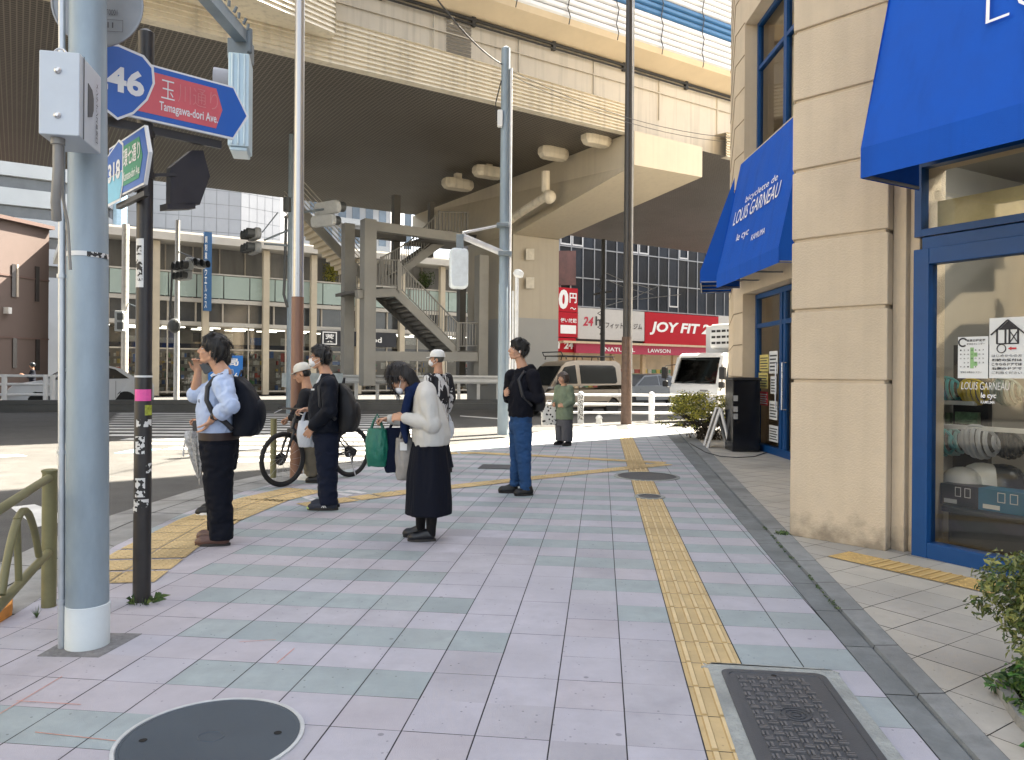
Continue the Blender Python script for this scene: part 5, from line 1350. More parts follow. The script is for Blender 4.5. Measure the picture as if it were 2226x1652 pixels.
def cable(p, q, sag, r=.013, n=12): return MB().tube([p.lerp(q, k/n)-ZU*sag*4*(k/n)*(1-k/n) for k in range(n+1)], r, 5)
mb.build('wire_loop', dark_metal, t3)
w_ = thing('overhead_cable', 'black overhead cable running up to the left from the galvanised signal pole', 'cable', a); cable(a, P(930, -30, 12), .15, .016).build('wire', dark_metal, w_)
for k, (y, yb) in enumerate(((148, 300), (158, 310))):
    w_ = thing('overhead_cable', ('upper' if k == 0 else 'lower')+' of two thin wires sagging right from the galvanised signal pole', 'cable', a); cable(P(1100, y, 17.2), P(1600, yb, 19), .3, .007).build('wire', M('wire_grey', (.18, .18, .18), .5), w_)
cp = V((PX(1121, 18.5, 0).x, 18.5, 0)); ct = thing('camera_post', 'thin white post topped with a small lamp head behind the man in jeans', 'post', cp)
MB().tube([cp, cp+ZU*P(1121, 600, 18.5).z], .045, 10).build('post', M('pipe_white', (.66, .66, .66)), ct, smooth=True)
MB().tube([cp+V((-.09, 0, 0)), cp+V((-.09, 0, 3.4))], .03, 8).build('pipe', M('pipe_white', (.66, .66, .66)), ct, smooth=True)
MB().lathe([(.06, 0), (.13, .05), (.12, .16), (.04, .2)], P(1124, 603, 18.5), 12, Matrix.Rotation(.35, 3, 'Y')).build('lamp_head', lab_w, ct, smooth=True)
# ---- tall dark lamp post
dp_ = V((PX(1361, 21.0, 0).x, 21.0, 0)); dl = thing('lamp_post', 'tall dark brown lamp post rising past the rounded beam end by the white fence', 'lamp post', dp_)
MB().lathe([(.15, 0), (.135, 2.4), (.125, 2.42)], dp_, 16).build('lower_shaft', M('lamp_brown', (.10, .06, .04), .5, var=.3, scale=10), dl, smooth=True)
MB().lathe([(.11, 2.42), (.105, 8), (.085, 14.5)], dp_, 16).build('upper_shaft', M('lamp_dark', (.055, .052, .05), .4, metal=.3, var=.1), dl, smooth=True)
MB().tube([dp_+V((.13, -.05, .1)), dp_+V((.115, -.05, 14))], .022, 6).build('conduit_pipe', M('pipe_pale', (.5, .48, .45), .4), dl)
# ---- white fence, right
wf = thing('guard_fence', 'white painted three rail pipe fence along the sunlit kerb, right of centre', 'fence', G(1400, 918))
fy = 21.2
xa, xb = PX(1176, fy, 0).x, PX(1600, fy+.3, 0).x
for z in (.30, .54, .80): MB().tube([V((xa, fy, z)), V((xb, fy+.3, z))], .035, 8).build('rail', rw, wf, smooth=True)
for px in (1262, 1416, 1588):
    c = PX(px, fy, 0); mb = MB(); mb.lathe([(.085, 0), (.085, .84), (.06, .88), (.02, .9)], c, 14); mb.build('post', rw, wf, smooth=True)
mb = MB(); patch(mb, PX(1262, fy, 0), .087, -150, -30, .1, .8); mb.build('sticker_print', sticker_bw, wf)
bo = thing('bollard', 'short stubby pale bollard in front of the white fence', 'bollard', G(1302, 921)); c = G(1302, 921); MB().lathe([(.09, 0), (.08, .12), (.1, .16), (.07, .22), (.02, .25)], c, 14).build('body', lab_w, bo, smooth=True)

# ================================================================ COVERS IN THE PAVEMENT
iron = M('cast_iron', (.058, .062, .07), .55, metal=.2, var=.15, scale=8, bump=.15, bscale=150)
mc = G(459, 1604, 0)
mh = thing('manhole_cover', 'round dark slate coloured manhole cover with a pale rim at lower left', 'manhole cover', mc)
mb = MB(); mb.lathe([(.350, .0), (.350, .007), (.336, .008), (.333, .003)], mc, 56); mb.build('rim', M('rim_pale', (.45, .47, .48), .5, var=.15, scale=12), mh)
slate = M('cover_slate', (.046, .062, .080), .42, var=.12, scale=4, stain=.15, bump=.12, bscale=220)
mb = MB(); mb.lathe([(.332, .0), (.332, .0062), (.322, .0064), (.320, .0048), (.0001, .0052)], mc, 56); cv = mb.build('cover', slate, mh)
mb = MB()
for a in (8, 188): mb.lathe([(.016, .0062), (.013, .0066), (.003, .0064)], mc+V((.25*math.cos(R(a)), .25*math.sin(R(a)), 0)), 10)
mb.build('key_hole', M('hole_black', (.005, .005, .005), .9), cv)
mb = MB(); mb.tube([mc+V((.05*math.cos(R(a)), .04*math.sin(R(a)), .0055)) for a in range(0, 360, 15)], .0018, 4, closed=True); mb.build('emblem', slate, cv)
# rectangular cover
c0 = G(1565, 1458); c1 = G(1782, 1458)
u0 = (c0-TO).dot(UD); v1 = (c0-TO).dot(VD); u1 = (c1-TO).dot(UD); v0_ = v1-.92
um, vm = (u0+u1)/2, (v0_+v1)/2; hw, hl = (u1-u0)/2, (v1-v0_)/2
rmh = thing('manhole_cover', 'rectangular dark iron utility cover with a basket weave pattern, lower right', 'manhole cover', tile_pt(um, vm))
def rrect(hw, hl, r, z, n=6):
    pts = []
    for (sx, sy, a0) in ((1, 1, 0), (-1, 1, 90), (-1, -1, 180), (1, -1, 270)):
        for k in range(n+1):
            a = R(a0+90*k/n); p = tile_pt(um+sx*(hw-r)+r*math.cos(a), vm+sy*(hl-r)+r*math.sin(a)); pts.append(V((p.x, p.y, z)))
    return pts
mb = MB(); rnd = random.Random(9); oo = []
for k, p in enumerate(rrect(hw+.07, hl+.07, .05, .0092, 10)): oo.append(p+V((rnd.uniform(-.018, .018), rnd.uniform(-.018, .018), 0)))
mb.slab(oo, (0, 0, -.012)); mb.build('mortar_surround', M('mortar_pale', (.30, .32, .31), .9, var=.2, scale=14, bump=.6, bscale=60, stain=.3), rmh)
mb = MB(); a, b, c, d = rrect(hw, hl, .05, .0085), rrect(hw, hl, .05, .013), rrect(hw-.03, hl-.03, .04, .0135), rrect(hw-.032, hl-.032, .04, .0095)
n = len(a)
mb.add(a+b+c+d, [(q*n+i, q*n+(i+1) % n, (q+1)*n+(i+1) % n, (q+1)*n+i) for q in range(3) for i in range(n)]+[tuple(range(3*n, 4*n))]); cv = mb.build('cover', iron, rmh)
mb = MB(); g = .046
for i in range(int((hw-.06)*2/g)):
    for j in range(int((hl-.06)*2/g)):
        u = um-hw+.06+(i+.5)*g; v = vm-hl+.06+(j+.5)*g
        if (u-um)**2+(v-vm)**2 < .0055: continue
        p = tile_pt(u, v, .012)
        ang = math.atan2(UD.y, UD.x)+(0 if (i+j) % 2 else R(90))
        mb.box(p, (g*.84, .010, .009), ang); 
        q = V((-math.sin(ang), math.cos(ang), 0))*.016
        mb.box(p+q, (g*.7, .007, .008), ang)
mb.build('tread_pattern', M('cast_iron_worn', (.12, .122, .13), .45, metal=.3, var=.2, scale=20), cv)
mb = MB()
for r in (.062, .04, .02): mb.tube([tile_pt(um, vm, .012)+V((r*math.cos(R(a)), r*math.sin(R(a)), 0)) for a in range(0, 360, 15)], .003, 4, closed=True)
mb.build('emblem', iron, cv)
mb = MB()
for v in (vm+hl-.05, vm-hl+.07): mb.lathe([(.014, .010), (.002, .0102)], tile_pt(um, v), 10)
mb.build('key_hole', M('hole_black', (.005, .005, .005)), cv)
for (px, py, r, lab) in ((1406, 1036, .40, 'large round iron cover on the yellow strip, farther of the two there'), (1412, 1080, .13, 'small round iron cover set in the yellow strip')):
    c = G(px, py); o = thing('manhole_cover', lab, 'manhole cover', c); MB().lathe([(r, .0), (r, .012), (r-.03, .013), (r-.03, .010), (.0001, .011)], c, 36).build('cover', iron, o)
    MB().lathe([(r+.05, .0), (r+.05, .009), (r, .0092)], c, 36).build('rim', M('mortar_pale', (.3, .3, .3)), o)
c = G(1080, 1015); o = thing('drain_cover', 'small square grey drain cover in the paving left of the man in jeans', 'drain cover', c); MB().box(c+ZU*.004, (.5, .5, .008), -.117).build('plate', iron, o)
c = G(1110, 1017)

# ================================================================ SHOP FRONT OBJECTS
def sw(px, py, d): return on_plane(px, py, WO-N1*d, N1)
MS = Matrix((E1, -N1, V((0, 0, 1)))).transposed()
blk = M('display_black', (.015, .016, .02), .5, var=.15)
tb = thing('display_table', 'low black display table just inside the shop window', 'table', WO+E1*.8-N1*.7)
p = WO+E1*.82-N1*.62
MB().box(p+ZU*.36, (1.5, .80, .04), mat=MS).build('table_top', M('table_top_black', (.03, .032, .038), .4), tb, bevel=.006)
MB().box(p+ZU*.185, (1.42, .72, .30), mat=MS).build('base', blk, tb)
def package(label, px, py, w, h, d, m, rot=0, dep=.5):
    c = sw(px, py, dep); c.z = .382+h/2; o = thing('package', label, 'box', c, 0, 'boxes on the display table')
    mm = MS @ Matrix.Rotation(rot, 3, 'Z'); MB().box(c, (w, d, h), mat=mm).build('carton', m, o)
    mb = MB(); fx, fn = mm @ V((1, 0, 0)), mm @ V((0, -1, 0)); s = c+fn*(d/2+.003)
    rring(mb, s+fx*(-w*.1)-ZU*h*.05, fx, ZU, w*.16, h*.45, .006, .001); rring(mb, s+fx*(w*.15)-ZU*h*.05, fx, ZU, w*.16, h*.45, .006, .001); mb.quad(*[s+fx*a+ZU*b for a, b in ((-w*.4, -h*.4), (-w*.05, -h*.4), (-w*.05, -h*.2), (-w*.4, -h*.2))]); mb.build('print', lab_w, o)
    return c, fx, fn
c, fx, fn = package('black carton with outlined white capitals at the left window edge', 2035, 1090, .26, .15, .2, blk, -.3, .55)
mb = MB(); text(mb, 'AZU', c+fx*-.11-ZU*.03+fn*.104, fx, ZU, .2, .08, .15, 0, .003); o = mb.build('lettering', lab_w, bpy.data.objects['package'])
package('black carton with white printed panels beneath the white helmets', 2100, 1085, .30, .17, .2, blk, 0, .42)
package('teal blue carton with white bicycle pictures, right of the black cartons', 2195, 1075, .36, .17, .2, M('carton_blue', (.02, .14, .25), .5), 0, .42)
def helmet(label, px, py, r, m, kind='cap', dep=.55, vent=False):
    c = sw(px, py, dep); o = thing('helmet', label, 'helmet', c, 0, 'helmets in the shop window')
    mb = MB()
    if kind == 'cap':
        prof = [(r*1.06, -r*.55), (r*1.03, -r*.45), (r, -r*.2), (r*.92, r*.2), (r*.72, r*.48), (r*.4, r*.66), (.001, r*.72)]
        mb.lathe(prof, c, 20, Matrix.Scale(1.18, 3, E1)); mb.build('shell', m, o, smooth=True)
        mb = MB(); mb.lathe([(r*1.08, -r*.6), (r*1.09, -r*.54)], c, 20, Matrix.Scale(1.18, 3, E1)); mb.build('trim', M('trim_dark', (.04, .04, .04), .6), o)
    else:
        q = Matrix.Rotation(.5, 3, E1) @ MS
        for k in range(7):
            t = (k-3)/3.3; rr = r*math.sqrt(max(.05, 1-t*t))
            mb.tube([c+q @ V((t*r, -rr*.75*math.cos(R(a)), rr*math.sin(R(a)))) for a in range(-80, 90, 17)], r*.13, 6)
        mb.tube([c+q @ V((r*math.cos(R(a)), 0, r*.98*math.sin(R(a)))) for a in range(0, 360, 20)], r*.1, 6, closed=True)
        mb.build('shell', m, o, smooth=True)
        mb = MB(); mb.ell(c, (r*.9, r*.9, r*.9), mat=q @ Matrix.Diagonal((1, .62, 1))); mb.build('liner', M('liner_dark', (.05, .055, .06), .8), o)
    return o
hw_ = M('helmet_white', (.66, .66, .63), .25, var=.03); hk = M('helmet_black', (.02, .025, .03), .25); ht = M('helmet_teal', (.05, .36, .38), .3); hg = M('helmet_grey', (.42, .44, .47), .35); hy_ = M('helmet_yellow', (.60, .46, .02), .35)
helmet('smooth white helmet on the cartons, nearer the window edge', 2093, 1040, .135, hw_); helmet('smooth white helmet on the cartons, the farther right one', 2137, 1032, .14, hw_, dep=.68); helmet('smooth black helmet beside the white ones', 2180, 1035, .14, hk, dep=.75)
helmet('bright teal slotted helmet hanging at the left edge of the window', 2040, 957, .135, ht, 'v', .6); helmet('pale teal slotted helmet hanging second on the shelf', 2068, 957, .13, M('helmet_pale_teal', (.22, .42, .43), .3), 'v', .75); helmet('pale grey slotted helmet hanging in the middle of the shelf', 2130, 958, .145, hg, 'v', .55); helmet('black slotted helmet hanging at the right of the shelf', 2190, 965, .12, hk, 'v', .7)
helmet('teal slotted helmet on the upper shelf', 2062, 845, .12, ht, 'v', .9); helmet('yellow slotted helmet on the upper shelf', 2118, 850, .12, hy_, 'v', .9); helmet('grey green slotted helmet at the right of the upper shelf', 2190, 850, .12, M('helmet_sage', (.28, .36, .33), .4), 'v', .9)
sf = thing('shelf_unit', 'black shelf unit with white shelf edges holding the hanging helmets', 'shelf', WO+E1*.7-N1*1.0)
p0, p1 = sw(1980, 940, 1.05), sw(2152, 940, 1.05)
w = (p1-p0).dot(E1); c = p0.lerp(p1, .5)
MB().box(V((c.x, c.y, .95)), (w, .06, 1.5), mat=MS).build('back_panel', blk, sf)
for (px0, py0, px1, py1) in ((1990, 922, 2240, 938), (1990, 872, 2120, 872)):
    a, b = sw(px0, py0, .5 if py0 > 900 else .85), sw(px1, py1, .5 if py0 > 900 else .85); b.z = a.z; MB().bar(a, b, .05, .035).build('shelf_board', lab_w, sf)
mb = MB()
for px in (2050, 2110):
    a = sw(px-27, 920, .95); b = sw(px+22, 897, .95); mb.slab([a, a+E1*(b-a).dot(E1), a+E1*(b-a).dot(E1)+ZU*(b.z-a.z), a+ZU*(b.z-a.z)], N1*.05)
o = mb.build('picture_card', M('card_green', (.12, .22, .12), .5, var=.6, scale=20), sf)
# notices on the glass
pw = M('paper_white', (.66, .68, .68), .7, var=.03)
def poster(label, px0, py0, px1, py1):
    a, b = sw(px0, py1, -.012), sw(px1, py0, -.012); w = (b-a).dot(E1); h = sw(px0, py0, -.012).z-a.z
    o = thing('poster', label, 'notice', a, 0, 'notices stuck on the shop window'); MB().slab([a, a+E1*w, a+E1*w+ZU*h, a+ZU*h], -N1*.004).build('sheet', pw, o); return o, a, w, h
pk = M('print_black', (.03, .03, .035), .7); pg = M('print_green', (.25, .45, .2), .7); pr = M('print_red', (.5, .04, .05), .7)
o, a, w, h = poster('white calendar notice with a green column stuck on the shop window', 2082, 733, 2148, 822)
mb = MB(); text(mb, '営業日程変更', a+E1*w*.3+ZU*h*.88, E1, ZU, w*.62, h*.06, 0, .02, .003); text(mb, '定休日カレンダー', a+E1*w*.3+ZU*h*.8, E1, ZU, w*.6, h*.05, 0, .01, .003); mb.tube([a+E1*(w*.17+.03*math.cos(R(t)))+ZU*(h*.87+.03*math.sin(R(t)))+N1*.002 for t in range(30, 330, 20)], .006, 4)
for r in range(5):
    for cidx in range(7):
        if rnd.random() < .85: text(mb, str(1+(r*7+cidx) % 30), a+E1*w*(.08+cidx*.125)+ZU*h*(.66-r*.1), E1, ZU, w*.05, h*.035, 0, .02, .004)
text(mb, '定休日 お問合せください', a+E1*w*.1+ZU*h*.12, E1, ZU, w*.7, h*.05, 0, .01, .003); mb.build('print', pk, o)
mb = MB()
for (x, z, ww, hh) in ((.42, .24, .12, .5), (.54, .3, .12, .1), (.54, .52, .12, .1)): q = a+E1*w*x+ZU*h*z+N1*.002; mb.quad(q, q+E1*w*ww, q+E1*w*ww+ZU*h*hh, q+ZU*h*hh)
mb.build('print', pg, o)
o, a, w, h = poster('large white notice with a drawing of a house stuck on the shop window', 2150, 692, 2262, 822)
mb = MB(); q = lambda x, z: a+E1*w*x+ZU*h*z+N1*.003
mb.bar(q(.04, .72), q(.38, .96), .006, .02, N1); mb.bar(q(.38, .96), q(.72, .72), .006, .02, N1)
mb.poly([q(.18, .80), q(.58, .80), q(.38, .94)])
for x in (.16, .33, .41, .58): mb.quad(q(x-.02, .57), q(x+.02, .57), q(x+.02, .82), q(x-.02, .82))
mb.quad(q(.16, .56), q(.6, .56), q(.6, .58), q(.16, .58)); mb.bar(q(.43, .6), q(.56, .76), .004, .008, N1); mb.bar(q(.56, .6), q(.43, .76), .004, .008, N1)
mb.tube([q(.25, .49)+E1*(.03*math.cos(R(t)))+ZU*(.03*math.sin(R(t))) for t in range(0, 360, 20)], .0035, 4, closed=True)
for k, s in enumerate(('はじめからの方', '相談の受付は', 'こちらのドアでは', '右側のドアで', 'ご利用ください')): text(mb, s, q(.06, .35-k*.07), E1, ZU, w*.6, h*.045, 0, .03 if 0 < k < 4 else .005, .002)
mb.build('print', pk, o)
mb = MB(); mb.poly([q(.38, .49), q(.45, .52), q(.45, .505), q(.55, .505), q(.55, .475), q(.45, .475), q(.45, .46)]); mb.build('print', pr, o)
mb = MB(); a = sw(2090, 846, -.006); text(mb, 'LOUIS GARNEAU', a, E1, ZU, (sw(2195, 840, -.006)-a).dot(E1), .055, .15, -.01, .002); a = sw(2132, 868, -.006); text(mb, 'le cyc', a, E1, ZU, .11, .05, .1, .02, .002); a = sw(2132, 877, -.006); text(mb, 'KAMIUMA', a, E1, ZU, .1, .022, .1, .01, .002); mb.build('window_lettering', wt, shop)
# second entrance: notices, cabinet, board, cable
def ep(y, z, off=.012): return V((EX-off, y, z))
yy = lambda px: EX/((px-1113)/1650)
for k, (px0, px1, y0, y1, m) in enumerate(((1653, 1672, 771, 807, 'paper_yellow'), (1651, 1671, 810, 844, 'paper_yellow'), (1653, 1671, 851, 881, 'print_red'), (1674, 1692, 763, 812, 'paper_white'), (1677, 1690, 818, 856, 'paper_white'), (1675, 1692, 872, 912, 'paper_white'), (1675, 1694, 925, 960, 'paper_white'))):
    if m == 'paper_yellow': M('paper_yellow', (.58, .50, .16), .7, var=.2, scale=30)
    ya, yb = yy(px0), yy(px1); d = (ya+yb)/2; za, zb = P(px0, y1, d).z, P(px0, y0, d).z
    nm = {'paper_yellow': 'yellow notice', 'print_red': 'red and white notice', 'paper_white': 'white notice'}[m]
    lab = ('upper yellow notice', 'lower yellow notice', 'red and white notice below the yellow ones', 'tall white notice at the top', 'second white notice down', 'black and white notice', 'lowest white notice')[k]
    o = thing('poster', lab+' on the recessed glass door', 'notice', ep((ya+yb)/2, za), 0, 'notices on the recessed glass door')
    MB().slab([ep(ya, za), ep(yb, za), ep(yb, zb), ep(ya, zb)], (-.003, 0, 0)).build('sheet', MATS[m], o)
    mb = MB()
    for r in range(5): zz = za+(zb-za)*(.12+.16*r); mb.quad(ep(ya-.03, zz, .017), ep(yb+.03+.05*(r % 2), zz, .017), ep(yb+.03+.05*(r % 2), zz+(zb-za)*.07, .017), ep(ya-.03, zz+(zb-za)*.07, .017))
    mb.build('print', pk if m != 'print_red' else pw, o)
cbp = V((4.13, 13.95, 0)); cab = thing('cabinet', 'glossy black cabinet standing against the wall beside the recessed door', 'cabinet', cbp)
MB().box(cbp+V((.14, .1, .66)), (.5, .5, 1.30)).build('body', M('cabinet_black', (.008, .009, .012), .18, var=.1), cab, bevel=.012)
MB().box(cbp+V((.14, .1, 1.335)), (.53, .53, .05)).build('lid', blk, cab, bevel=.01)
mb = MB()
for z in (.98, .78, .65): mb.box(cbp+V((-.06, -.153, z)), (.08, .004, .1))
mb.build('sticker', M('sticker_grey', (.35, .35, .35), .6, var=.3, scale=40), cab)
ab = thing('sandwich_board', 'small white framed folding sign board standing open by the black cabinet', 'sign', G(1563, 978)); c = G(1563, 976)
ap = P(1566, 888, c.y-.05)
for (px, py) in ((1538, 974), (1589, 979)):
    b_ = G(px, py); off = V((.05, .45, 0))
    MB().bar(b_, ap, .05, .03, N1).build('leg', M('board_white', (.6, .6, .6), .5, stain=.3), ab); MB().bar(b_+off, ap+off, .05, .03, N1).build('leg', MATS['board_white'], ab)
    MB().slab([b_.lerp(ap, .15), b_.lerp(ap, .97), b_.lerp(ap, .97)+off, b_.lerp(ap, .15)+off], (.01, 0, 0)).build('panel', M('board_dark', (.05, .05, .05), .6), ab)
cb_ = thing('power_cable', 'black cable lying on the paving in front of the recessed door', 'cable', G(1600, 995)); MB().tube([G(*p_)+ZU*.012 for p_ in ((1500, 965), (1535, 985), (1565, 993), (1600, 996), (1640, 994), (1668, 984), (1672, 978))], .008, 6).build('wire', blk, cb_)
# bushes
yl = [M('leaf_yellow', (.46, .42, .06), .5, var=.3, scale=20), M('leaf_yellow_green', (.30, .30, .045), .5, var=.3, scale=20), M('leaf_olive', (.07, .09, .02), .5, var=.3, scale=20)]
bc_ = G(1530, 955); bush = thing('bush', 'low spreading bush with yellow green leaves by the folding sign board', 'bush', bc_)
rnd = random.Random(21); mb = MB(); cen = P(1525, 882, 16.5)
for k in range(34):
    c = cen+V((rnd.uniform(-.6, .62), rnd.uniform(-.5, .5), rnd.uniform(-.22, .22))); leaf_clump(mb, c, .2, 150, .055, rnd, (1.2, 1, .6), 3, .3)
for k in range(40): 
    c = cen+V((rnd.uniform(-1.0, .5), rnd.uniform(-.5, .3), rnd.uniform(-.45, -.1))); leaf_clump(mb, c, .1, 12, .05, rnd, (1.4, 1, .5), 3, .2)
mb.build('foliage', yl, bush)
mb = MB()
for k in range(46):
    a = V((cen.x+rnd.uniform(-.15, .35), cen.y+rnd.uniform(-.35, .2), 0)); b = cen+V((rnd.uniform(-.7, .5), rnd.uniform(-.5, .4), rnd.uniform(-.4, .1))); mb.tube([a, a.lerp(b, .5)+V((rnd.uniform(-.08, .08), 0, .08)), b], [.012, .009, .004], 5)
for k in range(60): c = V((cen.x+rnd.uniform(-.35, .45), cen.y+rnd.uniform(-.5, .3), rnd.uniform(.05, .45))); leaf_clump(mb, c, .12, 14, .06, rnd, (1, 1, .8), 1, .2)
mb.build('stems', M('stem_brown', (.045, .035, .022), .8, var=.3, scale=10), bush)
# planter bush, lower right corner
pbx = V((2.30, 3.12, 0))
bu = thing('bush', 'small glossy leaved shrub with a bare trunk in the planter, lower right corner', 'bush', pbx)
mb = MB(); rnd = random.Random(4)
cen = V((2.27, 3.22, .46))
for k in range(60):
    c = cen+V((rnd.uniform(-.19, .30), rnd.uniform(-.22, .24), rnd.uniform(-.17, .17))); leaf_clump(mb, c, .085, 95, .034, rnd, (1.1, 1, .8), 3, .3, .5)
mb.build('foliage', [M('leaf_gloss_olive', (.10, .125, .03), .35, var=.3, scale=20), M('leaf_gloss_green', (.055, .09, .022), .35, var=.3, scale=20), M('leaf_gloss_yellow', (.20, .21, .055), .4, var=.3, scale=20)], bu)
mb = MB(); mb.tube([pbx+V((.06, .0, -.02)), pbx+V((.05, .03, .16)), pbx+V((-.02, .06, .3)), pbx+V((-.06, .1, .44))], [.024, .02, .015, .008], 8); mb.tube([pbx+V((.05, .03, .16)), pbx+V((.12, .08, .32)), pbx+V((.14, .1, .46))], [.016, .012, .006], 6); mb.build('trunk', M('bark', (.10, .075, .055), .9, var=.3, scale=20, bump=.6), bu, smooth=True)
gcv = MB(); rnd = random.Random(8)
for k in range(170):
    c = V((2.22+rnd.uniform(-.2, .5), 2.95+rnd.uniform(-.42, .48), .03+rnd.uniform(0, .11))); 
    if c.x < 1.99+(c.y-2.5)*.2: continue
    leaf_clump(gcv, c, .07, 22, .045, rnd, (1, 1, .7), 3, .2, .8)
for k in range(30):
    c = V((2.0+rnd.uniform(0, .4), 2.65+rnd.uniform(-.1, .2), .06)); leaf_clump(gcv, c, .06, 6, .11, rnd, (1, 1, .6), 1, .2, .8)
go = gcv.build('ground_cover', [M('leaf_vivid', (.05, .15, .025), .4, var=.3, scale=15), M('leaf_vivid_light', (.12, .19, .04), .4, var=.3, scale=15), M('leaf_vivid_dark', (.03, .07, .02), .5, var=.3, scale=15)])
tag(go, 'low green ground cover filling the corner planter', 'plants', kind='stuff')
pk_ = [V((1.93, 2.2, 0)), V((2.02, 2.72, 0)), V((2.10, 3.1, 0)), V((2.22, 3.42, 0)), V((2.45, 3.55, 0)), V((3.0, 3.3, 0))]
mb = MB()
for i in range(len(pk_)-1): mb.bar(pk_[i]+ZU*.02, pk_[i+1]+ZU*.02, .055, .06)
struct(mb.build('planter_kerb', concrete)); struct(MB().poly([p+ZU*.012 for p in pk_]+[V((3.2, 2.0, .012))]).build('soil', M('soil', (.03, .022, .015), .95, var=.4, scale=20, bump=.8, bscale=40)))
# moss and weeds in the gutter joint near the pillar
ms = MB(); rnd = random.Random(31)
for k in range(26):
    y = rnd.uniform(4.6, 7.2); x = gin(y)+(gout(y)-gin(y))*.5+rnd.uniform(-.01, .01); leaf_clump(ms, V((x, y, .004)), .02, 9, .018, rnd, (1, 2, .4), 3, .1, .8)
leaf_clump(ms, V((2.42, 6.75, .015)), .07, 120, .03, rnd, (1, 1, .4), 3, .1, .8)
tag(ms.build('moss', leafy), 'green moss and tiny weeds in the gutter joint by the pillar', 'plants', kind='stuff')
# ================================================================ PEOPLE
from mathutils import noise as mnoise
def loft(mb, rings, n=24, sq=0.0):
    "closed tube through horizontal ellipses (centre, depth radius, width radius)"
    vs = []
    for (c, rx, ry) in rings:
        for j in range(n):
            a = 2*math.pi*j/n; ca, sa = math.cos(a), math.sin(a)
            if sq: ca = math.copysign(abs(ca)**(1-sq), ca); sa = math.copysign(abs(sa)**(1-sq), sa)
            vs.append(V((c[0]+rx*ca, c[1]+ry*sa, c[2])))
    k = len(rings)
    fs = [(i*n+j, i*n+(j+1) % n, (i+1)*n+(j+1) % n, (i+1)*n+j) for i in range(k-1) for j in range(n)]
    if rings[0][0][2] > rings[-1][0][2]: fs = [tuple(reversed(f)) for f in fs]; fs += [tuple(range(n)), tuple(reversed(range((k-1)*n, k*n)))]
    else: fs += [tuple(reversed(range(n))), tuple(range((k-1)*n, k*n))]
    mb.add(vs, fs)
def chain(mb, pts, rs, n=12, ends=True):
    pts = [V(p) for p in pts]
    # refine so bends stay round
    mb.tube(pts, rs, n)
    if ends:
        for p, r in zip(pts, rs): mb.ell(p, (r, r, r), n, 8)
    else:
        for p, r in list(zip(pts, rs))[1:-1]: mb.ell(p, (r, r, r), n, 8)
def blob(name, mb, mats, parent, vox=.008, it=4, fold=0, ffreq=(9, 9, 5), seed=0, local=True):
    me = bpy.data.meshes.new('tmp'); me.from_pydata([tuple(v) for v in mb.v], [], mb.f); me.update()
    o = bpy.data.objects.new('tmp', me); COL.objects.link(o)
    r = o.modifiers.new('r', 'REMESH'); r.mode = 'VOXEL'; r.voxel_size = vox; r.use_smooth_shade = True
    s = o.modifiers.new('s', 'SMOOTH'); s.iterations = it; s.factor = .5
    m2 = eval_mesh(o)
    bpy.data.objects.remove(o); bpy.data.meshes.remove(me)
    m2.name = name
    if fold:
        nr = [v.normal.copy() for v in m2.vertices]
        for v, nn in zip(m2.vertices, nr):
            q = V((v.co.x*ffreq[0]+seed, v.co.y*ffreq[1], v.co.z*ffreq[2]))
            f = mnoise.noise(q)+.5*mnoise.noise(q*2.3+V((5, 1, 2)))
            f = (1-abs(f)*2)*.6+f*.4
            v.co += nn*(f*fold)
    m2.materials.clear()
    for m in (mats if isinstance(mats, (list, tuple)) else [mats]): m2.materials.append(m)
    m2.polygons.foreach_set('use_smooth', [True]*len(m2.polygons)); m2.update()
    ob = bpy.data.objects.new(name, m2); COL.objects.link(ob); ob.parent = parent
    return ob
skin = M('skin', (.48, .275, .18), .5, var=.06, scale=14, spec=.35, sss=.08)
skin2 = M('skin_tan', (.42, .235, .15), .5, var=.08, scale=14, spec=.35, sss=.08)
hair_k = M('hair_black', (.0035, .003, .003), .45, var=.4, scale=60, bump=.5, bscale=70, stretch=(1, 1, .35))
hair_b = M('hair_dark_brown', (.006, .0035, .003), .45, var=.4, scale=60, bump=.5, bscale=70, stretch=(1, 1, .35))
eye_w = M('eye_white', (.6, .58, .55), .3, var=0); eye_k = M('eye_dark', (.012, .008, .006), .25, var=0)
lip_m = M('lip', (.36, .13, .11), .5, var=.05)
def fabric(name, c, rough=.85, var=.1, scale=10, bump=.25, bscale=220): return M(name, c, rough, var=var, scale=scale, bump=bump, bscale=bscale, spec=.2)
